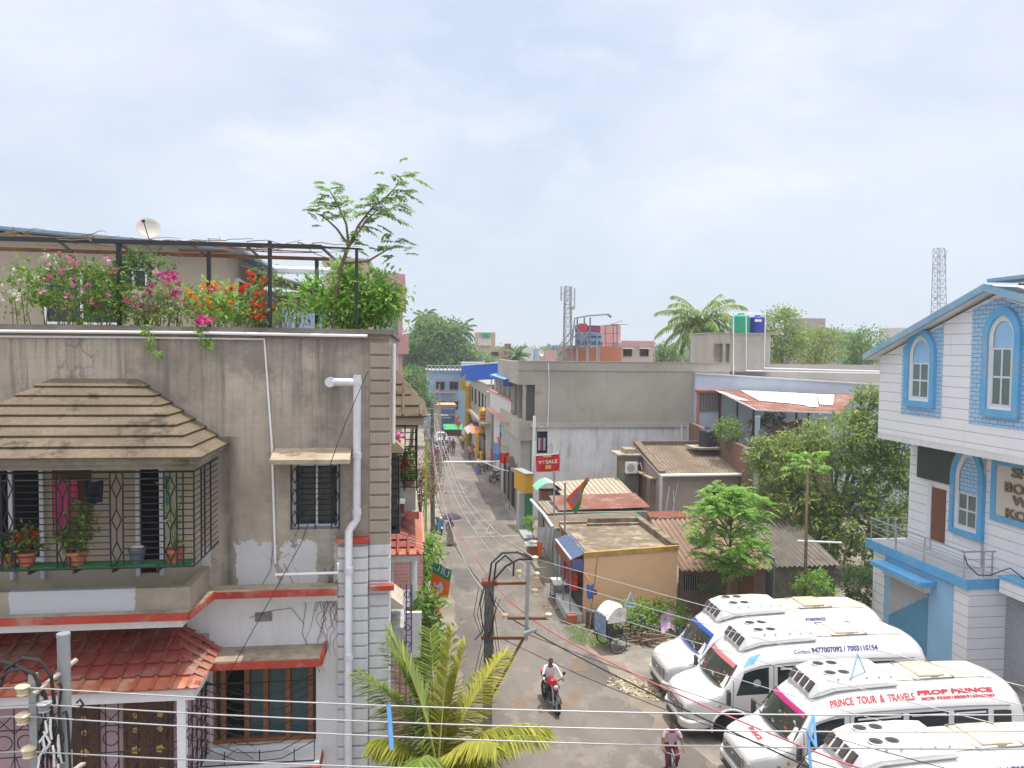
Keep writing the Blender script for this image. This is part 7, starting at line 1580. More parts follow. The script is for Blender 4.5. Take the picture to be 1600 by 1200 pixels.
# ------------------------------------------------------------------ blue house with the patched terrace canopy
Yb = 53.7; BL = worn('pale_blue_wall', (.47, .56, .67), .12, .5, streak=.3, dirt=(.50, .58, .66)); PINKT = plain('pink_trim', (.55, .16, .13), .6)
a0, a1 = ay(1087, 584, Yb), ay(1385, 606, Yb); o = thing('blue_house', 'pale blue house with pink window trim behind the patched canopy', 'house', (24, 51, 0))
b = MB(); b.prism([(a0.x, Yb, 0), (a1.x+3, Yb, 0), (a1.x+3, Yb, a1.z), (a0.x, Yb, a0.z)], (0, 4.8, 0)); b.build('wall', BL, o)
b = MB(); b.prism([(a0.x-.05, Yb-.12, a0.z), (a1.x+3, Yb-.12, a1.z), (a1.x+3, Yb-.12, a1.z+.09), (a0.x-.05, Yb-.12, a0.z+.09)], (0, 4.9, 0)); b.build('roof_coping', PVC, o)
p0, p1 = ay(1090, 611, Yb), ay(1124, 690, Yb); ww = MB().box(p0.x+.12, p1.x-.15, Yb-.06, Yb-.004, ay(1090, 643, Yb).z, p0.z-.15).build('window', worn('curtain_grey', (.26, .26, .24), .4, 8), o)
b = MB(); b.box(p0.x-.05, p0.x+.12, Yb-.12, Yb-.002, p1.z-1, p0.z); b.box(p1.x-.12, p1.x+.05, Yb-.12, Yb-.002, p1.z, p0.z); b.box(p0.x-.2, p1.x+.1, Yb-.45, Yb-.001, p0.z, p0.z+.1); b.build('frame', PINKT, ww)
b = MB()
for i in range(7): x = p0.x+.2+i*(p1.x-p0.x-.4)/6; b.tube([(x, Yb-.09, ay(1090, 643, Yb).z), (x, Yb-.09, p0.z-.15)], .018, 4)
b.build('grille', IRON, ww)
q = [ay(1117, 609, Yb-.1), ay(1340, 616, Yb-.1), ay(1312, 646, 44.3), ay(1182, 641, 44.3)]
o = thing('terrace_canopy', 'rusty red sheet canopy patched with white sheets over the brick terrace', 'canopy', (q[3].x+3, 46, 6.4))
b = MB(); corr(b, q[3], q[2], q[1], q[0], .22, .018); b.build('sheet', RSH, o)
def cq(u, v): return q[3].lerp(q[2], u).lerp(q[0].lerp(q[1], u), v)+Vector((0, 0, .05))
WS = worn('white_tin', (.66, .64, .62), .12, 1.5, dirt=(.45, .38, .33))
b = MB(); rg = random.Random(12)
for i in range(5):
    u0 = .20+.135*i; v1 = .97-.02*i; v0 = .42-.055*i+rg.uniform(-.03, .03) if i < 4 else .35
    b.quad(cq(u0, v0), cq(u0+.13, v0-.03), cq(u0+.10, v1), cq(u0-.03, v1))
b.quad(cq(.02, .42), cq(.1, .40), cq(.02, .86), cq(-.02, .86)); b.build('patch_sheet', WS, o)
b = MB(); b.bar(q[3], q[2], .09, .07); b.bar(q[3], q[0], .08, .07); b.build('edge_beam', PVC, o)
for px, py0, py1, Y in ((1124, 614, 672, 52.8), (1151, 626, 684, 48.2), (1176, 640, 694, 44.5), (1243, 643, 697, 44.5), (1262, 643, 697, 44.6)):
    a, c = ay(px, py0, Y), ay(px, py1, Y); MB().box(c.x-.05, c.x+.05, Y-.05, Y+.05, c.z-.3, a.z).build('post', IRON, o)
a = ay(1184, 650, 43.4); tag(MB().tube([(a.x, 43.4, 0), (a.x, 43.4, a.z)], .14, 10).build('blue_post', plain('post_blue_grey', (.38, .46, .54), .5), smooth='auto'), 'tall blue grey steel post standing in front of the terrace', 'post')
BRK = brickmat('red_brick', (.25, .115, .085), (.30, .15, .11), (.22, .17, .145), (.25, .085), 'XZ', .012, dirt=(.20, .13, .10)); BRKY = brickmat('red_brick_side', (.25, .115, .085), (.30, .15, .11), (.22, .17, .145), (.25, .085), 'YZ', .012, dirt=(.20, .13, .10))
t0, t1 = ay(1166, 702, 44), ay(1300, 702, 44); o = thing('brick_terrace', 'red brick terrace wall beside the tall blue grey post', 'wall', (t0.x+3, 44, 0))
b = MB(); b.box(t0.x, t1.x, 44, 44.25, 0, t0.z); b.build('wall', BRK, o)
b = MB(); b.prism([(t0.x, 44.25, 0), (t0.x, 53.6, 0), (t0.x, 53.6, t0.z+.75), (t0.x, 44.25, t0.z+.1)], (.25, 0, 0)); b.build('side_wall', BRKY, o)
b = MB(); b.box(t0.x+.25, t1.x, 44.25, 53.6, t0.z-1.0, t0.z-.9); b.build('terrace_floor', CONC, o)
b = MB(); b.box(t0.x-.05, t1.x, 43.95, 44.3, t0.z, t0.z+.07); b.build('coping', CONC, o)
b = MB(); b.prism([(ay(1208, 664, 46).x, 46, t0.z-.9), (ay(1226, 664, 46).x, 46, t0.z-.9), (ay(1226, 663, 46).x, 46, ay(1226, 663, 46).z), (ay(1208, 665, 46).x, 46, ay(1208, 665, 46).z)], (0, .2, 0)); b.prism([(ay(1229, 664, 46).x, 46, t0.z-.9), (ay(1256, 664, 46).x, 46, t0.z-.9), (ay(1254, 656, 46).x, 46, ay(1254, 656, 46).z), (ay(1229, 662, 46).x, 46, ay(1229, 662, 46).z)], (0, .2, 0)); b.build('broken_wall', BRK, o)
shrub('leafy shrub spilling over the terrace wall by the black tank', [(1138, 672, 46.5, 20, 20, 900)], LEAF_A, .22, [], 51, name='terrace_plant', grp='plants on the brick terrace', base=5.6, clump=.4)
shrub('dark shrub growing against the blue wall under the canopy', [(1205, 662, 47, 22, 18, 620)], LEAF_B, .22, [], 52, name='terrace_plant', grp='plants on the brick terrace', base=5.6, clump=.4)
shrub('creeper with one pink bloom on the canopy posts', [(1172, 668, 46, 8, 14, 120)], LEAF_B, .2, [('pink', 1, .2)], 53, name='terrace_plant', grp='plants on the brick terrace', base=5.6, clump=.3)

# ------------------------------------------------------------------ brick house with the sheet roof and its neighbours
o = thing('brick_house', 'rough brick house with a corrugated grey brown roof and white gutter', 'house', (18, 47.5, 0)); RB_ = brickmat('rough_brick', (.36, .235, .20), (.36, .30, .27), (.40, .36, .325), (.25, .09), 'XZ', .02); RBY = worn('stained_side', (.40, .30, .245), .25, .9, streak=.5, dirt=(.15, .12, .10))
HX0, HX1, HY, HB = 15.2, 21.4, 45.0, 50.2; g0 = ay(1036, 741, HY).z
b = MB(); b.box(HX0, HX1, HY, HY+.3, 0, g0); b.box(HX1-.3, HX1, HY+.3, HB, 0, g0+.6); b.build('front_wall', RB_, o)
b = MB(); b.prism([(HX0, HY+.3, 0), (HX0, HB, 0), (HX0, HB, g0+1.2), (HX0, HY+.3, g0+.1)], (.3, 0, 0)); b.build('side_wall', RBY, o)
b = MB(); corr(b, (HX0+.2, HY-.3, g0+.02), (HX1+.1, HY-.3, g0+.02), (HX1+.1, HB, g0+1.12), (HX0+.2, HB, g0+1.12), .22, .05); b.build('roof', ASB, o)
b = MB(); b.prism([(HX0-.12, HY-.1, g0+.04), (HX0-.12, HB+.1, g0+1.2), (HX0-.12, HB+.1, g0+1.42), (HX0-.12, HY-.1, g0+.22)], (.42, 0, 0)); b.box(HX0-.1, HX1, HB, HB+.25, g0+1.1, g0+1.4); b.build('roof_kerb', worn('brown_kerb', (.20, .15, .11), .3, 2), o)
b = MB(); b.tube([(HX0-.1, HY-.36, g0-.02), (HX1+.15, HY-.36, g0-.0)], .10, 8); b.build('gutter', PVC2, o)
b = MB(); b.tube([(HX0-.05, HY-.36, g0), (HX0-.05, HY-.2, 0)], .09, 8); b.tube([(HX0-.1, HB, g0+1.0), (HX0-.1, HY-.3, g0)], .04, 5); b.build('drainpipe', PVC, o)
b = MB(); b.tube([ay(1050, 805, HY-.1), ay(1060, 748, HY-.1)], .03, 5); b.tube([ay(1046, 760, HY-.1), ay(1040, 800, HY-.2), ay(1027, 818, HY-.3)], .04, 5); b.tube([ay(1034, 809, HY-.1), ay(1048, 809, HY-.1), ay(1048, 800, HY-.1)], .04, 5); b.tube([ay(1052, 765, HY-.1), ay(1053, 800, HY-.1), ay(1046, 828, HY-.1)], .035, 5); b.build('wall_pipe', PVC, o)
a, c = ay(1106, 762, HY), ay(1152, 800, HY); windowed(o, a.x, c.x, c.z, a.z, HY, DARK, WOOD, .04)
for y0 in (45.9, 47.7): MB().box(HX0-.05, HX0-.004, y0, y0+.9, g0-2.0, g0-.5).build('side_window', worn('slat_window', (.30, .20, .17), .5, 20), o); MB().box(HX0-.45, HX0-.003, y0-.25, y0+1.15, g0-.42, g0-.33).build('window_shade', SLAB, o)
MB().box(HX0-.06, HX0-.005, 48.9, 49.6, g0-1.9, g0-.2).build('side_window', worn('maroon_curtain', (.28, .06, .08), .3, 8), o)
o, c, r, h = tank('black plastic water tank on the back edge of the brick house roof', 1105, 668, 697, 48.6, TK)
tag(MB().box(c.x-1.2, c.x+1.0, 47.8, 49.5, c.z-.14, c.z-.01).build('tank_slab', SLAB), 'concrete slab carrying the black water tank', 'slab')
o = thing('roof_annex', 'narrow stained annex with an air conditioner beside the brick house', 'annex', (14.5, 49, 0)); a = ay(968, 712, 48.6)
b = MB(); b.box(13.95, 14.95, 48.6, 50.4, 0, a.z); b.build('wall', worn('annex_wall', (.27, .23, .19), .3, 1, dirt=(.13, .11, .09)), o); b = MB(); b.box(13.5, 15.0, 48.3, 50.5, a.z, a.z+.1); b.box(14.1, 14.8, 48.7, 50, a.z+.1, a.z+.4); b.build('slab', SLAB, o)
a = ay(967, 722, 48.3); o = thing('ac_outdoor_unit', 'white air conditioner box on the stained annex wall', 'air conditioner', (14.3, 48.4, a.z)); b = MB(); b.box(14.0, 14.75, 48.25, 48.58, a.z-.75, a.z); b.build('casing', PVC2, o, bevel=.02); b = MB(); b.lathe([(.001, 0), (.24, 0), (.26, -.01)], (14.3, 48.24, a.z-.38), 18, 'Y', cap=False); b.build('fan_grille', VGREY, o); b = MB(); b.tube([(14.75, 48.4, a.z-.2), (14.95, 48.3, a.z-.05), (15.05, 48.2, a.z-.5)], .03, 5); b.build('hose', PVC2, o)
# long red roofed shed behind the vans and the dark shed
o = thing('sheet_roof_shed', 'low brick shed with a faded red brown corrugated roof behind the small bright tree', 'shed', (14.2, 35, 0))
e0_, e1_2, r0_2, r1_2 = az(1063, 907, 2.25), az(1243, 907, 2.25), az(1046, 832, 3.5), az(1206, 836, 3.5); e0_.y = e1_2.y = 32.6; r0_2.y = r1_2.y = 37.6; e0_.x = 12.1; r0_2.x = 12.2
MIXR = worn('shed_roof', (.42, .28, .205), .4, .7, dirt=(.20, .14, .11), ribs=(0, .26)); b = MB(); corr(b, e0_, (16.4, 32.6, 2.25), (16.7, 37.6, 3.55), r0_2, .24, .05); b.build('roof', MIXR, o)
b = MB(); b.box(12.2, 16.3, 33.1, 33.3, 0, 2.3); b.box(16.1, 16.3, 33.3, 38, 0, 2.5); b.build('wall', brickmat('shed_brick', (.20, .10, .075), (.24, .13, .10), (.17, .13, .11), (.25, .085), 'XZ', .012), o)
b = MB(); b.box(12.4, 13.0, 33.05, 33.09, 1.2, 1.9); w_ = b.build('window', DARK, o); b = MB()
for i in range(6): b.tube([(12.45+.1*i, 33.03, 1.2), (12.45+.1*i, 33.03, 1.9)], .012, 4)
b.build('bars', VGREY, w_); MB().box(15.0, 15.7, 33.04, 33.09, .1, 1.9).build('door', WOOD, o)
b = MB(); corr(b, (12.2, 37.5, 3.6), (14.4, 37.5, 3.6), (14.4, 38.2, 3.75), (12.2, 38.2, 3.75), .2, .04); b.build('ridge_tiles', worn('old_ridge', (.27, .11, .075), .3, 3), o)
o = thing('dark_sheet_shed', 'dark corrugated shed roof littered with dry leaves under the mango tree', 'shed', (18.5, 35, 0))
b = MB(); corr(b, (16.8, 33.0, 2.2), (20.0, 33.0, 2.2), (20.2, 38.5, 3.4), (16.9, 38.5, 3.4), .24, .05); b.build('roof', worn('dark_asbestos', (.27, .24, .205), .4, 1.0, ribs=(0, .26), dirt=(.07, .06, .05)), o)
b = MB(); b.box(16.7, 16.75, 33.1, 38.4, 0, 2.6); b.build('side_sheet', plain('grey_blue_sheet', (.26, .30, .34), .5), o); b = MB(); b.box(16.9, 19.9, 33.4, 33.6, 0, 2.2); b.build('wall', CONC_D, o)
tag(MB().tube([az(1246, 845, 3.4), az(1315, 848, 3.3)], .05, 6).build('roof_pipe', PVC2), 'short white pipe lying on the dark shed roof', 'pipe')
# ------------------------------------------------------------------ trees of the yard
def mango():
    c_ = ay(1310, 745, 39.5); o = thing('mango_tree', 'large mango tree with yellow tipped leaves behind the vans and sheds', 'tree', (c_.x, 40, 0))
    bl = []
    for px, py, Y, rx, ry, n in ((1300, 750, 39.5, 95, 85, 4800), (1372, 668, 38.5, 50, 62, 2400), (1318, 690, 38.5, 66, 50, 2600), (1222, 735, 38.8, 56, 62, 2400), (1388, 775, 38, 45, 95, 2400), (1240, 795, 38.3, 66, 46, 2000), (1335, 815, 38, 80, 46, 2400), (1196, 712, 38.8, 30, 26, 500), (1408, 700, 38, 28, 70, 1200), (1362, 625, 38.5, 28, 24, 560), (1258, 690, 38.4, 42, 34, 800), (1290, 850, 38.6, 70, 26, 1000), (1390, 850, 37.6, 34, 40, 900)):
        q = ay(px, py, Y); s = Y*1.0/FPX*1.03; bl.append((q.x, q.y, q.z, rx*s, min(rx*s*.75, 2.2), ry*s, n))
    cloud('crown', bl, .30, LEAF_M, o, .46, 24, .36, .4, 61)
    b = MB(); b.tube([(c_.x, 40, 0), (c_.x+.2, 39.8, 2.2), (c_.x+.1, 39.6, 4)], [.28, .22, .18], 9)
    for q in bl: b.tube([(c_.x+.1, 39.7, 3), ((c_.x+q[0])/2, 39.5, 3.4+.3*(q[2]-3)), q[:3], (q[0], q[1], q[2]+q[5]*.5)], [.12, .09, .05, .02], 6)
    b.build('trunk', BARK, o, smooth=True)
mango()
tc_ = ay(1140, 850, 31.6); o = thing('moringa_tree', 'small bright green feathery tree in front of the shed roof', 'tree', (tc_.x, 31.6, 0)); tips = []; rg = random.Random(77)
b = MB(); b.tube([(tc_.x-.05, 31.6, 0), (tc_.x, 31.6, 2.2), (tc_.x+.05, 31.6, 5.0)], [.10, .08, .04], 7)
for k in range(120):
    z = rg.uniform(2.6, 6.2); f_ = 1-abs((z-4.6)/2.3)**2; R0 = max(.35, 2.0*f_)*rg.uniform(.35, 1.0); a = rg.uniform(0, 2*PI); q = (tc_.x+R0*math.cos(a), 31.6+R0*math.sin(a)*.9, z+.1*rg.random()-.12*R0); tips.append((*q, 1.0))
    if k % 3 == 0: b.tube([(tc_.x, 31.6, max(1.6, z-.9)), ((tc_.x+q[0])/2, (31.6+q[1])/2, z-.35), q], [.035, .025, .010], 5)
b.build('trunk', BARK, o, smooth=True)
compound_tree('crown', tips, .15, LEAF_C, o, 8, .72, 12, .38, 1, 78, .5, .1)
# papaya
pc = ay(1262, 722, 31.9); o = thing('papaya_tree', 'slim papaya tree with one tuft of lobed leaves before the mango tree', 'tree', (pc.x, 31.9, 0)); b = MB(); b.tube([(pc.x+.05, 31.9, 0), (pc.x+.03, 31.9, 3), (pc.x, 31.9, pc.z)], [.09, .075, .05], 8); Rg = np.random.default_rng(5); Ps, Ds, Ls = [], [], []
for k in range(22):
    a = 2*PI*k/22*2.4; e = Rg.uniform(-.5, .9); L = Rg.uniform(.55, .95); d = Vector((math.cos(a)*math.cos(e), math.sin(a)*math.cos(e), math.sin(e))); tip = pc+d*L+Vector((0, 0, -.1)); b.tube([pc, tip], [.014, .008], 4)
    for j in range(9): a2 = -2.2+4.4*j/8; s_ = d.cross(Vector((0, 0, 1))).normalized(); dd = d*math.cos(a2)+s_*math.sin(a2)+Vector((0, 0, -.35)); Ps.append(tip); Ds.append(dd); Ls.append(.40*(1-.05*abs(j-4)))
b.build('trunk', BARK, o, smooth=True); Ps, Ds, Ls = np.array(Ps), np.array(Ds), np.array(Ls)
np_mesh('crown', leaf_geo(Ps, Ds, unit(Rg.normal(size=Ps.shape)*.25+np.array([0, 0, 1.])), Ls, Ls*.42), 4, [[0, 1, 2], [0, 2, 3]], LEAF_C, o)
for args in (('rank weeds crowding the wall behind the rickshaw hood', 1000, 962, 31.5, 26, 20, 900, .13, LEAF_C, 80, (10.2, 31.6)), ('tall weeds between the rickshaw and the first van', 1070, 975, 30.6, 18, 18, 500, .12, LEAF_A, 82, (11.4, 30.7)), ('low green bush growing against the peach wall left of the rickshaw', 958, 965, 31.9, 26, 20, 700, .12, LEAF_C, 71, (9.1, 31.9)), ('bushy weeds at the right foot of the peach wall', 1045, 957, 31.6, 34, 24, 1300, .13, LEAF_A, 72, (11.3, 31.6)),
             ('weeds sprouting in the gap behind the rickshaw', 1010, 985, 30.8, 22, 14, 420, .12, LEAF_A, 73, (9.9, 30.9)), ('green bush behind the first van roof', 1272, 918, 31.7, 32, 26, 1300, .14, LEAF_C, 74, (16.4, 31.8)), ('dark bush between the first van and the blue shop', 1345, 925, 31.9, 34, 40, 1900, .17, LEAF_B, 75, (18.6, 31.9)), ('dark bush filling the gap beside the blue balcony', 1375, 880, 33, 30, 34, 1500, .18, LEAF_B, 79, (20.0, 33.2)), ('low creeper hanging at the shed eave under the bright tree', 1112, 920, 32.3, 24, 14, 400, .13, LEAF_B, 76, (12.9, 32.3))):
    tree_simple(*args[:7], args[7], args[8], .04, args[9], name='weed_bush', cat='bush', grp='bushes round the parking yard', clump=.28, base=args[10])

Rg = np.random.default_rng(9); P = []
for px, py, r, n in ((920, 1000, .9, 520), (900, 985, .5, 160), (1075, 1062, .6, 220), (1050, 1090, .4, 90), (824, 835, .4, 120), (945, 1004, .7, 260)):
    c = az(px, py); a = Rg.uniform(0, 2*PI, n); rr = r*np.sqrt(Rg.uniform(0, 1, n)); P.append(np.stack([c.x+rr*np.cos(a), c.y+rr*np.sin(a)*.8, np.full(n, .008)], 1))
P = np.concatenate(P); D = Rg.normal(size=P.shape)*.5+np.array([0, 0, 1.]); L = Rg.uniform(.06, .2, len(P))
tag(np_mesh('grass', leaf_geo(P, D, Rg.normal(size=P.shape), L, L*.16), 4, [[0, 1, 2], [0, 2, 3]], LEAF_C, None), 'grass tufts at the edges of the street and the yard', 'grass', None, 'stuff')
P = []
for px, py, r, n in ((1010, 1075, .9, 420), (1030, 1085, .6, 200), (975, 1068, .6, 120), (1000, 1000, .9, 260), (1040, 1000, .6, 160), (800, 770, 1.2, 120), (830, 860, 1.0, 90), (690, 860, .8, 70), (770, 735, 1.2, 110), (870, 950, .7, 60), (680, 790, 1, 80)):
    c = az(px, py); a = Rg.uniform(0, 2*PI, n); rr = r*np.sqrt(Rg.uniform(0, 1, n)); P.append(np.stack([c.x+rr*np.cos(a), c.y+rr*np.sin(a)*.9, np.full(n, .012)], 1))
P = np.concatenate(P); D = Rg.normal(size=P.shape)*np.array([1, 1, .15])+np.array([0, 0, .1]); L = Rg.uniform(.06, .2, len(P))
tag(np_mesh('litter', leaf_geo(P, D, Rg.normal(size=P.shape)*.4+np.array([0, 0, 1.]), L, L*.6), 4, [[0, 1, 2], [0, 2, 3]], leafmat('litter', (.28, .22, .14), (.58, .50, .36), (.70, .66, .58), .1), None), 'straw and dry litter scattered beside the van wheels', 'litter', None, 'stuff')
b = MB(); rg = random.Random(31)
for i in range(26):
    c = az(rg.uniform(985, 1035), rg.uniform(985, 1012)); a = rg.uniform(0, PI); z = rg.uniform(.05, .45); d = Vector((math.cos(a), math.sin(a)*.5, rg.uniform(-.12, .12)))*rg.uniform(.3, .9); b.bar(c+Vector((0, 0, z))-d, c+Vector((0, 0, z))+d, rg.uniform(.05, .12), rg.uniform(.03, .07))
tag(b.build('scrap_wood', worn('scrap_wood', (.25, .17, .12), .4, 3)), 'heap of scrap planks and branches behind the rickshaw', 'scrap wood')
c = az(1047, 1000); b = MB(); b.sheet(lambda u, v: (c.x-.32+.64*u, c.y+.1+.25*math.sin(v*2.4), .35+.75*v-.12*math.cos(u*6)), 8, 8); tag(b.build('cloth_bundle', plain('lavender_cloth', (.58, .42, .60), .9, .1), smooth=True), 'lavender cloth spread beside the first van bonnet', 'cloth')
c = az(1012, 975); o = thing('handcart', 'rusty handcart frame standing behind the rickshaw', 'cart', c); b = MB()
for dz in (.45, .85): b.bar(c+Vector((-.6, 0, dz)), c+Vector((.6, 0, dz)), .06); b.bar(c+Vector((-.6, .6, dz)), c+Vector((.6, .6, dz)), .06)
for dx in (-.6, 0, .6): b.bar(c+Vector((dx, 0, 0)), c+Vector((dx, 0, .9)), .05); b.bar(c+Vector((dx, .6, 0)), c+Vector((dx, .6, .9)), .05)
b.build('frame', RUST, o); b = MB(); b.box(c.x-.62, c.x+.62, c.y-.02, c.y+.62, .88, .93); b.build('deck', worn('cart_deck', (.20, .08, .06), .3, 3), o)

# ------------------------------------------------------------------ the blue and white building on the right
FX = 20.4; LY = 31.2; NY = 16.0
t = NT('white_siding'); p = t.tc(); sp = t.new('ShaderNodeSeparateXYZ'); t.link(p, sp.inputs[0]); fz = t.math('FRACT', t.math('MULTIPLY', sp.outputs[2], 1/.40)); g = t.math('LESS_THAN', fz, .055)
n1 = t.noise(p, .8, 6, .65); ns = t.noise(t.tc((3, 3, .3)), 1.5, 5, .7)
c = t.mix(t.ramp(n1, [(.3, 0), (.7, 1)]), (.77, .77, .81), (.82, .82, .86)); c = t.mix(t.ramp(ns, [(.55, 0), (.8, .35)]), c, (.62, .63, .68)); c = t.mix(t.ramp(t.noise(t.tc((5, 5, .25), (7, 3, 0)), 1.1, 4, .6), [(.60, 0), (.75, .4)]), c, (.47, .46, .47)); c = t.mix(g, c, (.33, .33, .37)); t.col(c); t.bump(g, -.5, .02); SIDING = t.set(.75, .25)
BB = brickmat('blue_brick_panel', (.40, .58, .78), (.34, .53, .75), (.10, .22, .36), (.36, .155), 'YZ', .012, .35)
BLUE = worn('bright_blue_paint', (.13, .41, .70), .15, 1.5, dirt=(.28, .42, .55)); SKY_B = worn('sky_blue_paint', (.32, .55, .80), .10, .8); LBL = worn('roof_edge_blue', (.26, .44, .60), .2, 1.2, dirt=(.40, .46, .50))
o = thing('blue_white_building', 'white and sky blue building with arched windows and a sloping blue roof edge', 'building', (FX+4, 26, 0))
ZS = 8.6; ez = ax(1377, 556, FX).z; rp = ax(1557, 456, FX)
def gz(y): return ez+(rp.z-ez)*(LY-y)/(LY-rp.y) if y > rp.y else rp.z-(rp.y-y)*.33
b = MB(); b.prism([(FX, LY, ZS), (FX, NY, ZS), (FX, NY, gz(NY)-.1), (FX, rp.y, rp.z-.1), (FX, LY, ez-.05)], (9, 0, 0)); b.build('upper_wall', SIDING, o)
def panel(pys, name='brick_panel'):
    y0, y1, z0 = pys; N = 6; b = MB(); top = [(FX-.012, y0+(y1-y0)*i/N, gz(y0+(y1-y0)*i/N)-.16) for i in range(N+1)]; b.add([(FX-.012, y0, z0), (FX-.012, y1, z0)]+top[::-1], [tuple(range(N+3))]); b.build(name, BB, o)
yA, yB = ax(1409, 600, FX).y, ax(1472, 600, FX).y; zA = ax(1440, 651, FX).z; panel((yA, yB, zA))
yC, yD = ax(1516, 600, FX).y, NY+2; zC = ax(1560, 668, FX).z; panel((yC, yD, zC))
def arch_pts(y0, y1, z0, zsp, k=14, pointed=0.0):
    ym, r = (y0+y1)/2, abs(y1-y0)/2; s = 1 if y1 > y0 else -1; pts = [(y0, z0), (y1, z0)]
    for i in range(k+1): a = PI*i/k; pts.append((ym+s*r*math.cos(a), zsp+r*math.sin(a)*(1.05+pointed*math.sin(a)**2)))
    return pts
def arched_window(px0, px1, pbot, psp, X, glz, upper=None, dep=.16, bw=.24, pointed=.15, bn='window'):
    y1, y0 = ax(px0, pbot, X).y, ax(px1, pbot, X).y; zb = ax((px0+px1)/2, pbot, X).z; zs_ = ax((px0+px1)/2, psp, X).z
    out = arch_pts(y0, y1, zb, zs_, pointed=pointed); inn = arch_pts(y0+bw, y1-bw, zb+bw, zs_, pointed=pointed); n = len(out); b = MB()
    vs = [(X-dep, y, z) for y, z in out]+[(X-dep, y, z) for y, z in inn]+[(X, y, z) for y, z in out]+[(X, y, z) for y, z in inn]; fs = []
    for i in range(n): j = (i+1) % n; fs += [(i, j, n+j, n+i), (2*n+i, 2*n+j, j, i), (n+i, n+j, 3*n+j, 3*n+i)]
    b.add(vs, fs); W_ = b.build(bn, BLUE, o, smooth='auto')
    in2 = arch_pts(y0+bw+.16, y1-bw-.16, zb+bw+.14, zs_, pointed=pointed); b = MB(); vs = [(X-dep*.55, y, z) for y, z in inn]+[(X-dep*.3, y, z) for y, z in in2]; b.add(vs, [(i, (i+1) % n, n+(i+1) % n, n+i) for i in range(n)]); b.build('inner_frame', WHITE, W_)
    zt_ = ax((px0+px1)/2, glz, X).z
    b = MB(); b.add([(X-.02, y, z) for y, z in in2], [tuple(range(n))]); b.build('arch_panel', upper or SKY_B, W_)
    ya, yb_ = y0+bw+.17, y1-bw-.17; zl = zb+bw+.15; b = MB(); b.box(X-.035, X-.022, ya, yb_, zl, zt_); b.build('pane', glass('green_pane', (.10, .17, .155), .10), W_)
    b = MB()
    for z in (zl, (zl+zt_)/2, zt_): b.box(X-.06, X-.036, ya, yb_, z-.035, z+.035)
    for y in (ya, (ya+yb_)/2, yb_): b.box(X-.064, X-.037, y-.035, y+.035, zl, zt_)
    b.build('frame', PVC, W_)
arched_window(1416, 1462, 636, 555, FX, 568); arched_window(1536, 1595, 652, 525, FX, 545, bw=.26)
# roof edge and slab
b = MB(); OV = .5
prof = [(LY+.55, ez-.2), (LY, ez), (rp.y, rp.z+.02), (rp.y-2.2, gz(rp.y-2.2)+.1), (NY, gz(NY)+.1)]
for (ya, za), (yb_, zb_) in zip(prof[:-1], prof[1:]): b.prism([(FX-OV, ya, za), (FX-OV, yb_, zb_), (FX-OV, yb_, zb_+.26), (FX-OV, ya, za+.26)], (.12, 0, 0))
b.build('roof_edge', LBL, o)
b = MB()
for (ya, za), (yb_, zb_) in zip(prof[:-1], prof[1:]): b.prism([(FX-OV+.121, ya, za+.02), (FX-OV+.121, yb_, zb_+.02), (FX-OV+.121, yb_, zb_+.22), (FX-OV+.121, ya, za+.22)], (10, 0, 0))
b.build('roof_slab', WHITE, o)
b = MB(); b.prism([(FX-OV-.05, rp.y-.2, rp.z+.3), (FX-OV-.05, rp.y-3.2, rp.z+.3), (FX-OV-.05, rp.y-3.2, rp.z+.42), (FX-OV-.05, rp.y-.2, rp.z+.42)], (1.2, 0, 0)); b.build('ridge_cap', LBL, o)
b = MB(); b.prism([(FX-OV+.3, rp.y-1.2, rp.z+.12), (FX-OV+.3, NY, rp.z-.7), (FX-OV+.3, NY, rp.z-.62), (FX-OV+.3, rp.y-1.2, rp.z+.2)], (8, 0, 0)); b.build('tile_roof', OTILE, o)
# recessed first floor with door, arched window, sign boards
RX = 21.9; yR = ax(1422, 720, RX).y
b = MB(); b.box(RX, FX+9, NY, yR, 3.8, ZS-.01); b.build('middle_wall', SIDING, o)
b = MB(); b.box(FX+.01, RX+1, NY, LY-.01, ZS-.25, ZS-.002); b.build('soffit', WHITE, o)
def rxbox(px0, px1, py0, py1, X, d, nm, m, par=None, flat_z=True):
    ya, yb_ = ax(px1, py1, X).y, ax(px0, py0, X).y; zm = ax((px0+px1)/2, py0, X).z; zn = ax((px0+px1)/2, py1, X).z
    return MB().box(X-d, X-.003, ya, yb_, zn, zm).build(nm, m, par or o)
rxbox(1437, 1492, 700, 752, RX-.02, .10, 'green_board', plain('board_green', (.045, .065, .055), .6))
d_ = rxbox(1457, 1476, 763, 846, RX, .05, 'door', worn('door_brown', (.20, .095, .06), .12, 2)); yb_ = ax(1457, 800, RX).y; MB().box(RX-.09, RX-.004, yb_, yb_+.22, 3.82, ax(1457, 757, RX).z).build('door_jamb', WHITE, d_)
arched_window(1487, 1538, 838, 745, RX, 772, upper=BB, dep=.18, bw=.22, pointed=.5)
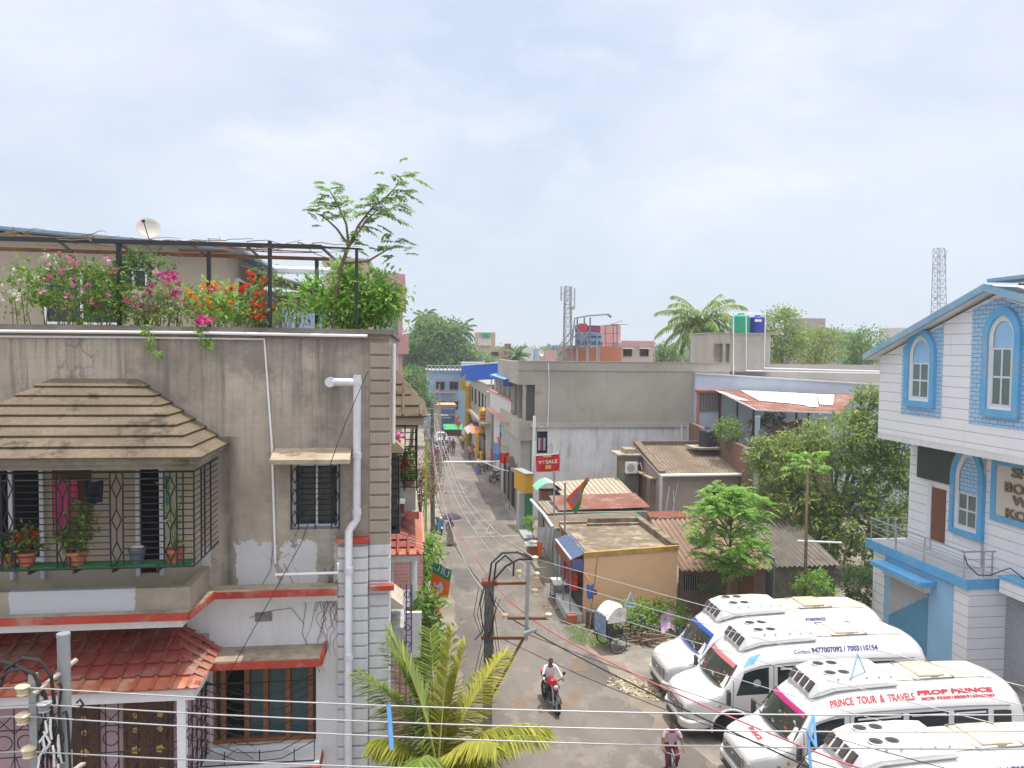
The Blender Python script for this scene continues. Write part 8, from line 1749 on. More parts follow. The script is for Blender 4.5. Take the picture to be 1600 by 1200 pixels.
# lettered board
y1, zt0 = ax(1553, 714, RX).y, ax(1553, 714, RX).z; zb0 = ax(1553, 812, RX).z; y0 = y1-6.0
bd = MB().box(RX-.06, RX-.003, y0, y1, zb0, zt0).build('name_board', worn('cream_board', (.60, .56, .50), .06, 1), o)
b = MB(); b.box(RX-.10, RX-.061, y1-.24, y1, zb0, zt0); b.box(RX-.10, RX-.061, y0, y1-.24, zt0-.24, zt0); b.box(RX-.10, RX-.061, y0, y1-.24, zb0, zb0+.24); b.build('board_border', BLUE, bd)
BRZ = plain('letter_bronze', (.20, .14, .09), .45)
for tx, px, py, sz, f_ in (('SHAKTI', 1581, 745, .52, 2.4), ('BOOSTING', 1570, 767, .50, 3.3), ('WATER', 1583, 788, .46, 2.2), ('KOLKATA', 1571, 807, .46, 3.1)):
    q = ax(px, py, RX-.07); writing('lettering', tx, sz, BRZ, bd, (RX-.065, q.y, q.z), (0, -1, 0), (0, 0, 1), extrude=.03, bold=.012, fit=f_, lift=.03)
b = MB(); b.tube([(RX-.05, ax(1541, 720, RX).y, ZS-.3), (RX-.05, ax(1541, 720, RX).y, 3.9)], .035, 6); b.build('downpipe', VGREY, o)
# balcony
BX = 20.25; BY0, BY1 = 25.3, LY+.35
b = MB(); b.box(BX+.001, RX+.4, BY0, BY1, 3.5, 3.8); b.build('balcony_slab', worn('balcony_floor', (.46, .48, .52), .12, 1, dirt=(.30, .32, .36)), o)
b = MB(); b.box(BX-.06, BX, BY0-.06, BY1, 3.46, 3.83); b.box(BX, RX+.5, BY0-.06, BY0-.001, 3.46, 3.83); b.build('balcony_edge', BLUE, o)
b = MB()
ys = [BY1-.15, BY1-1.9, BY1-3.7, BY0+.35]
for y in ys: b.tube([(BX+.12, y, 3.8), (BX+.12, y, 4.75)], .035, 7)
for z in (4.75, 4.45, 4.15): b.tube([(RX+.2, BY1-.15, z), (BX+.12, BY1-.15, z), (BX+.12, BY0+.35, z), (RX-.3, BY0+.3, z)], .032 if z > 4.7 else .018, 6)
for x in (BX+.9, RX-.4): b.tube([(x, BY0+.32, 3.8), (x, BY0+.32, 4.75)], .032, 6); b.tube([(x, BY1-.15, 3.8), (x, BY1-.15, 4.75)], .032, 6)
b.build('balcony_rail', STAIN, o)
b = MB(); b.tube([(BX+.1, BY0+.4, 4.78), (BX+.15, BY0+.2, 4.3), (BX+.5, BY0+.1, 3.95), (BX+1.0, BY0+.15, 3.9), (RX-.2, BY0-.3, 4.3), (RX-.15, BY0-2, 3.75)], .022, 5); b.tube([(RX-.12, BY0-.6, 4.0), (RX-.2, BY0-1.0, 3.6), (RX-.2, BY0-1.7, 3.8), (RX-.16, BY0-4, 3.7)], .02, 5); b.build('loose_cable', CABLE, o)
# ground floor
G0 = BX+.12; b = MB(); b.box(G0, FX+9, BY0+.05, LY-.1, 0, 3.5); b.build('ground_wall', SKY_B, o)
MB().box(G0-.04, G0-.002, LY-.9, LY-.08, 0, 3.46).build('corner_siding', SIDING, o); b = MB(); b.box(G0-.04, G0-.002, BY0+.046, BY0+.75, 0, 3.46); b.box(G0-.04, RX+.3, BY0+.0, BY0+.045, 0, 3.46); b.build('corner_siding', SIDING, o)
ya, yb2 = ax(1451, 930, G0).y, ax(1391, 915, G0).y
SH = MB()
for i in range(26): z = .1+i*.105; SH.box(G0-.03, G0-.006, ya, yb2, z, z+.088)
sh = SH.build('roller_shutter', plain('shutter_blue', (.14, .36, .56), .5), o)
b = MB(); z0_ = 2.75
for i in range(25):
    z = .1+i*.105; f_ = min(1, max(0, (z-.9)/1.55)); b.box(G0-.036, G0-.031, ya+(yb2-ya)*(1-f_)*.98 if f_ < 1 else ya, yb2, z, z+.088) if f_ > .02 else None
b.build('pale_slats', worn('shutter_pale', (.56, .54, .55), .1, 3), sh)  # paler slat faces in a triangle widening upward over the blue shutter
b = MB(); b.box(G0-.75, G0-.003, ya-.45, yb2+.35, 3.0, 3.18); b.build('shutter_shade', BLUE, o)
b = MB(); b.box(G0-.32, G0-.004, ya-.15, yb2+.1, 2.68, 2.95); b.build('shutter_box', WHITE, o)
# right part with the large shutter
b = MB(); b.box(RX, FX+9, NY, BY0+.02, 0, 3.8); b.build('front_wall', WHITE, o)
b = MB(); yS = ax(1569, 950, RX).y
for i in range(31): z = .1+i*.105; b.box(RX-.05, RX-.006, yS-6, yS, z, z+.085)
b.build('roller_shutter', plain('shutter_grey', (.42, .43, .47), .5), o)
b = MB(); b.box(RX-.6, RX-.003, NY, BY0-.3, 3.42, 3.95); b.build('lintel_band', SIDING, o); b = MB(); b.box(RX-.65, RX, NY, BY0-.28, 3.95, 4.05); b.build('lintel_edge', BLUE, o)
# ------------------------------------------------------------------ farther along the street, right side
PLW = worn('white_paint_far', (.60, .59, .58), .10, .6, streak=.5, dirt=(.36, .34, .32)); PKL = plain('pink_ledge', (.56, .27, .22), .7)
X7 = 7.95
o = thing('balcony_house', 'white painted house with pink ledges and a sheet roofed upper balcony', 'house', (X7+3, 66, 0))
b = MB(); b.box(X7+.4, 16, 60.3, 76, 0, 10.0); b.build('wall', PLW, o)
b = MB(); b.box(X7, 12, 60, 60.25, 6.35, 8.0); b.box(X7, X7+.2, 60.25, 76, 6.35, 8.0); b.build('balcony_parapet', PLW, o)
b = MB(); b.box(X7-.1, 12, 59.9, 60.3, 8.0, 8.14); b.box(X7-.1, X7+.3, 60.3, 76, 8.0, 8.14); b.box(X7-.06, 12, 59.93, 60, 7.2, 7.3); b.box(X7-.3, 12, 59.7, 60.3, 6.2, 6.34); b.box(X7-.4, X7+.3, 60.3, 76, 6.2, 6.34); b.build('pink_ledge', PKL, o)
b = MB(); b.box(X7+.25, 12, 60.26, 60.29, 8.14, 10.0); b.box(X7+.37, X7+.39, 60.5, 75, 8.14, 10.0); b.build('balcony_opening', glass('far_glass', (.05, .045, .05), .3), o)
for y in (60.05, 63, 66, 69, 72, 75.6): MB().box(X7+.02, X7+.16, y, y+.14, 8.14, 9.8).build('balcony_post', PLW, o)
b = MB(); corr(b, (X7-.7, 59.6, 9.75), (X7-.7, 70, 9.75), (X7+1.6, 70, 10.35), (X7+1.6, 59.6, 10.35), .25, .02); b.build('awning_sheet', plain('sky_sheet', (.22, .42, .72), .45), o)
b = MB(); b.box(X7-.74, X7-.68, 59.6, 70, 9.6, 9.8); b.box(X7-.7, X7+1.6, 59.54, 59.58, 9.2, 9.74); b.build('awning_edge', plain('deep_blue_sheet', (.03, .10, .30), .5), o)
for i, (x, c_) in enumerate(((.35, (.32, .03, .08)), (.8, (.30, .05, .12)), (1.2, (.10, .40, .32)))): b = MB(); b.sheet(lambda u, v: (X7+x-.2+.4*u, 60.12+.02*math.sin(u*9), 9.9-1.2*v), 5, 4); b.build('hung_garment', cloth('balcony%d' % i, c_), o, smooth=True)
b = MB()
for z0, z1, y in ((.2, 2.8, 61), (.2, 2.8, 64), (.2, 2.8, 67.5), (3.4, 5.7, 62), (3.4, 5.7, 65.5), (3.4, 5.7, 69)): b.box(X7+.36, X7+.395, y, y+1.6, z0, z1)
b.build('side_window', DARK, o)
o = thing('roof_sheet_screen', 'bright blue corrugated sheet screen on the roof above the street', 'screen', (X7+1, 80, 10))
b = MB(); n = 90
pts = [(60+58*i/n, X7-.1+(.10 if i % 2 else 0)) for i in range(n+1)]
for i in range(n):
    (ya, xa), (yb_, xb) = pts[i], pts[i+1]; za, zb_ = 11.1-1.5*i/n, 11.1-1.5*(i+1)/n; b.quad((xa, ya, za-1.3-i/n), (xb, yb_, zb_-1.3-(i+1)/n), (xb, yb_, zb_), (xa, ya, za))
b.build('screen_sheet', plain('cobalt_sheet', (.015, .11, .55), .8, .1), o); b = MB(); b.tube([(X7-.08, 60, 11.13), (X7-.08, 118, 9.63)], .07, 5); b.build('screen_edge', PVC, o)
o = thing('plaster_house', 'grey plastered house with a curved corner farther along the street', 'house', (X7+2, 86, 0))
b = MB(); b.box(X7+.2, 14, 76.5, 104, 0, 8.4); b.build('wall', CONC, o); b = MB(); b.lathe([(1.2, 0), (1.2, 7.8)], (X7+1.0, 78.2, 0), 16); b.build('curved_corner', worn('pale_render', (.42, .39, .35), .15, 1, streak=.5), o, smooth='auto')
b = MB(); b.box(X7-.8, X7+.2, 77, 103, 4.4, 4.6); b.box(X7-.3, 13, 76.2, 77, 8.4, 8.6); b.build('sunshade', SLAB, o)
for y in (81, 85, 89, 94, 99): MB().box(X7+.14, X7+.19, y, y+1.5, 5.4, 7.2).build('street_window', DARK, o); MB().box(X7+.14, X7+.19, y, y+2.2, .1, 2.9).build('shop_opening', DARK, o)
c = Vector((7.35, 97, 0)); o = thing('yellow_column', 'tall rusty yellow cylindrical column rising above the market', 'column', c); b = MB(); b.lathe([(.42, 0), (.42, 7.4), (.48, 7.45), (.30, 7.8), (.05, 7.9)], c, 14); b.build('column_shaft', worn('ochre_paint', (.50, .30, .04), .2, 1, streak=.8, dirt=(.28, .14, .04)), o, smooth='auto'); b = MB(); b.prism([c+Vector((-1.0, -.1, 6.9)), c+Vector((-.35, -.1, 6.9)), c+Vector((-.35, -.1, 8.9)), c+Vector((-1.0, -.1, 8.3))], (0, .2, 0)); b.build('side_board', worn('ochre_board', (.52, .33, .08), .2, 1), o)
c = Vector((7.45, 88, 0)); o = thing('maroon_kiosk', 'maroon shop front with a grey awning behind the yellow pillar', 'kiosk', c); b = MB(); b.box(7.3, 8.1, 83.5, 90, 0, 3.6); b.build('wall', plain('maroon_board', (.20, .015, .05), .6), o); b = MB(); b.box(7.25, 7.29, 84.5, 89, 1.3, 2.9); b.box(7.6, 7.9, 83.45, 83.49, 1.4, 2.7); b.build('shop_opening', VGREY, o); b = MB(); b.prism([(7.2, 83.4, 3.3), (6.3, 83.4, 2.8), (6.3, 83.4, 2.9), (7.2, 83.4, 3.5)], (0, 6, 0)); b.build('awning', worn('grey_awning', (.42, .42, .42), .2, 1), o)
c = az(764, 728); c.y = 79.5; c.x = 7.6; o = thing('yellow_gate_pillar', 'ornate yellow gate pillar with a red and grey figure panel', 'pillar', c); b = MB(); b.box(c.x-.75, c.x-.45, 79, 80, 0, 3.1); b.box(c.x+.45, c.x+.75, 79, 80, 0, 3.1); b.ring((c.x, 79.5, 3.0), .62, .17, 20, 6, 'Y'); b.box(c.x-.38, c.x+.38, 79.2, 79.9, 4.0, 5.6); b.lathe([(.42, 5.6), (.45, 5.75), (.1, 6.1)], (c.x, 79.5, 0), 12); b.build('arch', plain('arch_yellow', (.62, .36, .03), .6), o, smooth='auto'); b = MB(); b.box(c.x-.3, c.x+.3, 79.1, 79.18, 4.3, 4.5); b.box(c.x-.3, c.x+.3, 79.1, 79.18, 4.8, 5.0); b.box(c.x-.3, c.x+.3, 79.1, 79.18, 5.2, 5.35); b.build('red_bands', REDL, o); b = MB(); b.lathe([(.22, 1.2), (.30, 1.9), (.24, 2.5), (.12, 2.6), (.14, 2.85), (.02, 3.0)], (c.x, 79.4, 0), 10); b.build('figure_panel', worn('figure_stone', (.36, .32, .27), .3, 3), o, smooth=True)
def awn(name, label, cat, px0, px1, py0, py1, Y, m, slope=.35, d=1.6):
    a, c = ay(px0, py0, Y), ay(px1, py1, Y); o = thing(name, label, cat, ((a.x+c.x)/2, Y, c.z)); b = MB(); b.prism([(a.x, Y, c.z), (c.x, Y, c.z+.02), (c.x, Y+d, c.z+slope+(a.z-c.z)*.4), (a.x, Y+d, a.z+slope*.5)], (0, 0, .06)); b.build('sheet', m, o)
    b = MB(); b.tube([(a.x+.1, Y+.1, 0), (a.x+.1, Y+.1, c.z)], .035, 5); b.tube([(c.x-.1, Y+.1, 0), (c.x-.1, Y+.1, c.z)], .035, 5); b.build('post', BAMB, o); return o
awn('orange_awning', 'small orange awning sheet beside the maroon shop', 'awning', 736, 755, 671, 678, 80, worn('salmon_sheet', (.62, .25, .15), .12, 1))
awn('red_awning', 'faded red tiled awning under the white balcony house', 'awning', 780, 798, 690, 702, 66, worn('pink_sheet', (.48, .19, .16), .2, 2))
awn('beige_awning', 'round beige cloth awning over a stall near the red cloth', 'awning', 789, 812, 704, 716, 60, worn('beige_cloth', (.42, .34, .24), .2, 1))
awn('brown_awning', 'ragged brown sheet over the stall below the beige awning', 'awning', 795, 822, 722, 730, 56.5, worn('brown_sheet', (.16, .10, .07), .3, 2))
drape('red_cloth', 'bright red cloth hung at the stall under the beige awning', 'cloth', 780, 796, 708, 724, 59.5, plain('cloth_red', (.55, .03, .03), .9, .1), 1.5, .1, .2, None)
def board(name, label, px0, px1, py0, py1, Y, m, tilt=0.5, grp='boards on the shop fronts'):
    a, c = ay(px0, py0, Y), ay(px1, py1, Y); o = MB().prism([(a.x, Y+tilt, c.z), (c.x, Y, c.z), (c.x, Y, a.z), (a.x, Y+tilt, a.z)], (0, .08, 0)).build(name, m); return tag(o, label, 'sign', grp)
board('shop_board', 'blue and white tilted shop board beside the red awning', 775, 786, 695, 712, 66, plain('board_blue2', (.10, .22, .42), .5), 2)
board('shop_board', 'pale lavender sign board on the white balcony house', 800, 810, 685, 702, 60.8, plain('board_lavender', (.50, .46, .60), .5), .4)
awn('blue_awning', 'blue tarpaulin awning over the stall beside the tilted shop board', 'awning', 772, 784, 712, 719, 68, worn('blue_tarp', (.06, .17, .42), .2, 1))
awn('green_awning', 'faded green awning sheet past the yellow gate pillar', 'awning', 742, 756, 692, 698, 86, worn('green_tarp', (.14, .30, .18), .2, 1))
awn('grey_sheet_awning', 'grey tin awning at the foot of the concrete building', 'awning', 806, 826, 716, 724, 55.5, worn('tin_grey', (.38, .38, .38), .25, 2))
for lab, px0, px1, py0, py1, Y, cc in (('yellow hanging board high on the plaster house', 752, 759, 640, 652, 84, (.60, .42, .05)), ('white board with a red edge over the maroon shop', 740, 750, 650, 656, 92, (.62, .58, .56)), ('small turquoise board under the pink ledge', 783, 791, 668, 677, 68, (.08, .40, .42)), ('long red board above the grey tin awning', 808, 824, 704, 711, 56.2, (.48, .04, .04))): board('shop_board', lab, px0, px1, py0, py1, Y, plain('board_'+lab[:9], cc, .5), .8)
board('shop_board', 'narrow red board standing by the parked motorcycles', 767, 772, 702, 722, 70, plain('board_red', (.45, .02, .03), .5), .2)
rg = random.Random(14)
for k, (px, py, lab, cc) in enumerate(((785, 730, 'stack of red crates at the stall under the beige awning', (.45, .05, .04)), (800, 738, 'dark crates piled under the brown sheet', (.08, .07, .07)), (792, 745, 'blue plastic crates at the road edge of the market', (.05, .12, .35)), (650+20, 735, 'green crates at the left edge of the market', (.06, .25, .10)), (672, 728, 'orange goods crates behind the vendor cart', (.55, .20, .06)))):
    c = az(px, py); o = thing('goods_crate', lab, 'crates', c, 'crates of goods at the market')
    for i in range(3): z = .34*i; b = MB(); b.box(c.x-.3, c.x+.3, c.y-.22, c.y+.22, z, z+.05); [b.box(c.x+s*.27-.03, c.x+s*.27+.03, c.y-.22, c.y+.22, z+.05, z+.32) for s in (-1, 1)]; [b.box(c.x-.3, c.x+.3, c.y+s*.2-.02, c.y+s*.2+.02, z+.08, z+.3) for s in (-1, 1)]; b.build('crate_body', plain('crate_%d' % k, cc, .6), o)
c = az(796, 744); o = thing('market_pole', 'slim grey pole at the road edge before the brown sheet', 'pole', c); b = MB(); b.tube([c, c+Vector((0, 0, 4.6))], .06, 6); b.build('pole', STEEL, o); b = MB(); b.lathe([(.2, 0), (.2, .35)], c, 10); b.build('footing', PVC2, o)
# ------------------------------------------------------------------ the end of the street
BH = worn('sky_house', (.26, .42, .56), .1, .4, streak=.3, dirt=(.40, .46, .50)); PKS = worn('pink_shade', (.48, .26, .22), .15, 1)
Y9 = 118; a, c = ay(668, 580, Y9), ay(722, 690, Y9)
o = thing('far_blue_house', 'light blue two storey house with pink window shades closing the street', 'house', ((a.x+c.x)/2, Y9+5, 0))
b = MB(); b.box(a.x, c.x+.3, Y9, Y9+9, 0, a.z); b.build('wall', BH, o); b = MB(); b.box(a.x-.3, c.x+.6, Y9-.4, Y9+9, a.z, a.z+.2)
for i in range(10): x = a.x+(c.x-a.x)*i/9; b.box(x-.1, x+.1, Y9-.3, Y9-.1, a.z+.2, a.z+.8)
b.box(a.x-.2, c.x+.4, Y9-.35, Y9-.05, a.z+.8, a.z+.95); b.build('roof_balustrade', worn('grey_balustrade', (.40, .42, .46), .1, 1), o)
for px, py in ((688, 597), (709, 597), (688, 628), (709, 628)): q, r = ay(px-6, py, Y9), ay(px+6, py+11, Y9); windowed(o, q.x, r.x, r.z, q.z, Y9, DARK, WOOD, .1, PKS)
q, r = ay(672, 607, Y9), ay(712, 612, Y9); b = MB(); b.box(q.x, r.x, Y9-.9, Y9-.005, r.z-.2, r.z); b.build('balcony_slab', PKS, o)
q = ay(723, 566, 124), ay(758, 580, 124); b = MB(); b.box(q[0].x, q[1].x, 124, 129, 0, q[0].z); w_ = tag(b.build('roof_room', worn('pale_blue_render', (.42, .52, .62), .1, .6)), 'pale blue roof room seen over the cobalt sheet screen', 'roof room')
a, c = ay(677, 632, 110), ay(712, 690, 110); o = thing('corner_shop', 'cream shop with a blue sign and orange flags at the end of the street', 'shop', ((a.x+c.x)/2, 111, 0)); b = MB(); b.box(a.x, c.x, 110, 114, 0, a.z); b.build('wall', worn('cream_far', (.58, .46, .28), .1, .8), o); b = MB(); b.box(a.x-.2, c.x+.1, 109.7, 110, a.z-.35, a.z); b.build('shop_edge', PKS, o)
q, r = ay(689, 637, 109.8), ay(711, 646, 109.8); MB().box(q.x, r.x, 109.7, 109.9, r.z, q.z).build('shop_sign', plain('sign_blue', (.04, .14, .36), .5), o); q, r = ay(690, 650, 109.9), ay(711, 672, 109.9); MB().box(q.x, r.x, 109.86, 109.99, r.z, q.z).build('shop_opening', plain('far_blue_dark', (.05, .10, .17), .6), o)
b = MB(); rg2 = random.Random(6)
for i in range(5): q = ay(713+rg2.uniform(-3, 3), 655+rg2.uniform(-8, 8), 108); b.quad(q, q+Vector((.5, 0, .12)), q+Vector((.45, .1, -.4)), q+Vector((0, .1, -.5)))
b.build('orange_pennants', ORANGEF, o)
q, r = ay(693, 664, 108), ay(722, 678, 108); o = thing('green_stall', 'stall with green awnings before the cream shop', 'stall', ((q.x+r.x)/2, 108, 0)); b = MB(); b.prism([(q.x, 107, q.z-.6), (r.x, 107, q.z-.6), (r.x, 108.6, q.z), (q.x, 108.6, q.z)], (0, 0, .08)); b.build('awning', plain('stall_green', (.04, .36, .14), .6), o); b = MB(); b.box(q.x+.1, r.x-.1, 107.4, 108.4, 0, 1.0); b.build('stall_table', WOOD, o)
# big trees at the end of the street
tree_simple('huge spreading tree above the blue house at the end of the street', 683, 545, 135, 58, 50, 15000, .62, LEAF_F, .5, 81, parts=[(-.1, .15, .72, .36), (-.6, -.2, .45, .14), (.55, -.1, .45, .16), (.2, .5, .42, .12), (-.35, .4, .42, .12), (.05, -.55, .5, .1), (.75, -.35, .3, .05), (-.2, .75, .3, .05)], clump=1.5, per=40)
tree_simple('lower roadside tree with a sunlit side left of the blue house', 646, 620, 95, 30, 46, 5200, .42, LEAF_F, .25, 82, clump=.9, per=34, base=(.2, 95))
tree_simple('light green treetops behind the cobalt sheet screen', 745, 572, 150, 34, 22, 2400, .6, LEAF_F, .3, 83, clump=1.2, per=34)
def palm(label, px, py, Y, rad_px, n=20, seed=1, width=.09, dark=LEAF_P, droop=70, grp='palms', npair=46):
    c = ay(px, py, Y); s = Y/FPX; L = rad_px*s*1.12; rg = np.random.default_rng(seed); o = thing('palm_tree', label, 'palm', (c.x, Y, 0), grp)
    b = MB(); b.tube([(c.x+.3, Y, 0), (c.x+.15, Y, c.z*.5), c], [L*.075, L*.055, L*.045], 8); b.build('trunk', BARK, o, smooth=True); V = []; Rr = MB()
    for i in range(n):
        az_ = i*2.399+rg.uniform(-.2, .2); el = R_(78-100*((i+.5)/n)**.9); R, P, D, Ls = frond_geo(rg, c, az_, el, L*rg.uniform(.85, 1.08), R_(droop*rg.uniform(.7, 1.1)), L*.27, npair, .03, hang=.55); V.append(blade_geo(P, D, Ls, np.full(len(Ls), width), .3)); Rr.tube([tuple(q) for q in R[::6]], [L*.012]*len(R[::6]), 4)
    np_mesh('fronds', np.concatenate(V), 6, QF, dark, o); Rr.build('rachis', plain('palm_rib', (.42, .38, .12), .5), o); return o
palm('coconut palm with drooping fronds behind the grey building', 1097, 508, 71, 70, 30, 3, .11, LEAF_A, 80)
palm('palm crown rising above the huge tree at the end of the street', 664, 497, 140, 22, 18, 4, .22, LEAF_F)
palm('palm crown beside the huge tree, on its right', 721, 516, 138, 24, 18, 5, .22, LEAF_F)
palm('palm behind the cobalt screen left of the beige terraces', 808, 556, 140, 22, 16, 6, .24, LEAF_F)
palm('small distant palm beside the huge tree and the beige terraces', 752, 547, 170, 9, 14, 7, .25, LEAF_F)
# buildings on the skyline
def block(name, label, px0, px1, py0, Y, dep, m, cat='building', grp=None, zb=0):
    a, c = ay(px0, py0, Y), ay(px1, py0, Y); o = thing(name, label, cat, ((a.x+c.x)/2, Y+dep/2, 0), grp); MB().box(a.x, c.x, Y, Y+dep, zb, a.z).build('wall', m, o); return o, a, c
BEI = worn('beige_far', (.47, .38, .28), .12, .25); 
o, a, c = block('beige_terraces', 'beige stepped building with two green roof tanks on the skyline', 742, 800, 545, 165, 12, BEI)
q, r = ay(745, 519, 167), ay(774, 519, 167); MB().box(q.x, r.x, 167, 173, a.z, q.z).build('upper_floor', BEI, o); q, r = ay(747, 528, 166.5), ay(768, 540, 166.5); MB().box(q.x, r.x, 166.6, 167, r.z, q.z).build('white_wall', PLW, o)
q, r = ay(789, 537, 164), ay(798, 560, 164); MB().box(q.x, r.x, 163.5, 165, 0, q.z).build('brick_tower', worn('far_brick', (.25, .12, .10), .1, 1), o); q = ay(768, 550, 164.5), ay(779, 556, 164.5); MB().box(q[0].x, q[1].x, 164.7, 164.98, q[1].z, q[0].z).build('window', DARK, o)
for px, lab in ((755, 'left of the two green tanks on the beige terraces'), (762.5, 'right of the two green tanks on the beige terraces')): tank(lab, px, 519.5, 526.5, 166.5, TG)
o, a, c = block('orange_wall_building', 'building with a plain orange brown wall behind the grey parapet', 903, 971, 541, 92, 10, worn('orange_wall', (.52, .19, .095), .08, .5))
q, r = ay(886, 541, 92), ay(906, 545, 92); MB().box(q.x, r.x, 91.4, 99, r.z, q.z+.1).build('roof_slab', SLAB, o)
PKW = worn('far_pink', (.60, .34, .34), .1, .4); CRW = worn('far_cream', (.58, .50, .46), .08, .4)
o, a, c = block('pink_house', 'cream house with a pink parapet and two windows behind the orange wall', 971, 1021, 536, 96, 10, CRW)
b = MB(); b.box(a.x, c.x+.1, 95.8, 96, a.z-.4, a.z+.3); b.build('parapet', PKW, o)
for px in (980.5, 1006.5): q, r = ay(px-6, 546, 96), ay(px+6, 556, 96); windowed(o, q.x, r.x, r.z, q.z, 96, DARK, WOOD, .06, PVC2)
q, r = ay(945, 508, 99), ay(970, 508, 99); MB().box(q.x, r.x, 99, 103, 0, q.z).build('pink_tower', PKW, o)
def hoarding(label, px0, px1, py0, py1, Y, m, extra=None):
    a, c = ay(px0, py0, Y), ay(px1, py1, Y); o = thing('hoarding', label, 'billboard', ((a.x+c.x)/2, Y, c.z), 'billboards on the skyline'); MB().box(a.x, c.x, Y, Y+.15, c.z, a.z).build('panel', m, o); b = MB()
    for f_ in (.1, .5, .9): x = a.x+(c.x-a.x)*f_; b.tube([(x, Y+.25, c.z-4), (x, Y+.25, a.z)], .09, 5)
    b.build('post', VGREY, o); return o, a, c
o, a, c = hoarding('purple and red billboard on the steel frame beside the telecom tower', 899, 938, 508, 520, 90, worn('poster_purple', (.10, .06, .22), .4, .6, dirt=(.45, .05, .09)))
b = MB(); b.box(a.x+.4, a.x+1.4, 89.9, 89.98, c.z+.1, a.z+.2); b.build('red_patch', plain('poster_red', (.50, .03, .06), .5), o)
o, a, c = hoarding('pale blue billboard with dark lettering bands below the purple one', 899, 941, 520, 541, 90.4, worn('poster_blue', (.30, .48, .62), .15, .6))
b = MB(); rg2 = random.Random(2)
for i in range(12): x = a.x+(c.x-a.x)*(i+.3)/12; b.box(x, x+.18, 90.3, 90.38, c.z+.15, c.z+.15+rg2.uniform(.3, .6))
b.box(a.x+1.6, c.x-.2, 90.3, 90.38, a.z-.6, a.z-.35); b.build('lettering_band', plain('poster_ink', (.03, .08, .28), .5), o)
b = MB(); A = ay(893, 502, 90); B = ay(950, 491, 90); b.tube([ay(898, 497, 90), ay(920, 493, 90), B], .10, 5); b.bar(B, B+Vector((.3, -.3, -.35)), .25); b.tube([ay(898, 498, 91), ay(893, 541, 91)], .08, 5)
for px in (902, 913, 922): b.tube([ay(px, 496, 90), ay(px, 545, 90)], .1, 5)
for px, py, qx, qy in ((870, 545, 899, 510), (899, 510, 925, 545), (905, 541, 922, 515), (880, 541, 905, 519)): b.tube([ay(px, py, 89), ay(qx, qy, 89)], .07, 4)
tag(b.build('billboard_scaffold', plain('frame_grey', (.20, .21, .23), .5)), 'grey steel billboard frame with a cantilevered lamp arm', 'scaffold')
b = MB()
for px in (946, 958, 964): b.tube([ay(px, 508, 95), ay(px, 543, 95)], .08, 5)
for py in (508, 521, 536): b.tube([ay(942, py, 95), ay(967, py, 95)], .06, 4)
b.tube([ay(945, 510, 95), ay(972, 501, 95)], .05, 4); b.tube([ay(955, 507, 95), ay(982, 507, 95)], .05, 4)
tag(b.build('billboard_scaffold', plain('frame_grey', (.20, .21, .23), .5)), 'empty billboard frame with two lamp arms before the pink tower', 'scaffold')
def lattice(label, px, pyt, pyb, Y, wt_, wb_, m, ant, grp, steps=9):
    t_, q = ay(px, pyt, Y), ay(px, pyb, Y); o = thing('telecom_tower', label, 'tower', (q.x, Y, q.z), grp); s = Y/FPX; b = MB(); H_ = t_.z-q.z
    def cr(k, f_): w = (wb_+(wt_-wb_)*f_)*s/2; return Vector((q.x+(t_.x-q.x)*f_, Y, q.z+H_*f_))+Vector(((-w, -w, 0), (w, -w, 0), (w, w, 0), (-w, w, 0))[k])
    rr = .9*s
    for k in range(4): b.tube([cr(k, 0), cr(k, 1)], rr*.8, 4)
    for i in range(steps):
        f0, f1 = i/steps, (i+1)/steps
        for k in range(4): b.tube([cr(k, f0), cr((k+1) % 4, f1)], rr*.38, 3); b.tube([cr((k+1) % 4, f0), cr(k, f1)], rr*.38, 3); b.tube([cr(k, f1), cr((k+1) % 4, f1)], rr*.42, 3)
    b.build('lattice', m, o); b = MB()
    for (dx, y0, y1, w, dy) in ant:
        a, c = ay(px+dx, y0, Y+dy*s), ay(px+dx+ (dx*.0), y1, Y+dy*s); b.box(a.x-w*s/2, a.x+w*s/2, Y+dy*s-w*s/3, Y+dy*s+w*s/3, c.z, a.z); b.tube([(a.x, Y+dy*s, (a.z+c.z)/2), (t_.x, Y, (a.z+c.z)/2)], rr*.6, 4)
    b.build('antenna', plain('antenna_grey', (.46, .46, .45), .5), o); return o
TW = plain('tower_steel', (.24, .25, .27), .5)
lattice('near telecom tower with panel antennas on the skyline beside the billboards', 887, 448, 572, 90, 9, 13, TW, [(-10, 447, 470, 2.6, 0), (-3, 446, 472, 3, -6), (6, 448, 480, 2.2, -5), (11, 450, 482, 2, 2), (9, 478, 484, 4, -4)], 'telecom towers', 9)
MB().tube([ay(889, 440, 90), ay(889, 450, 90)], .06, 4)
lattice('distant slim telecom tower behind the blue roof edge', 1467, 388, 560, 150, 12, 20, plain('tower_steel_far', (.34, .34, .37), .5), [(-9, 396, 411, .9, 0), (-8, 415, 424, 1, 0), (11, 391, 410, 1.4, 0), (11, 413, 432, .9, 0), (-5, 464, 468, 3.5, 0)], 'telecom towers', 14)
o, a, c = block('roofless_tank_house', 'stained concrete tank tower rising above the trees on the right', 1254, 1290, 497, 150, 8, worn('stained_far', (.36, .33, .30), .2, .3, streak=.9, dirt=(.12, .11, .10)))
q, r = ay(1262, 505, 148), ay(1308, 520, 148); MB().prism([(q.x, 148, 0), (r.x, 148, 0), (r.x, 148, r.z), ((q.x+r.x)/2-1, 148, q.z), (q.x, 148, q.z)], (0, 4, 0)).build('stair_slope', worn('far_stair', (.42, .36, .28), .1, .5), o)
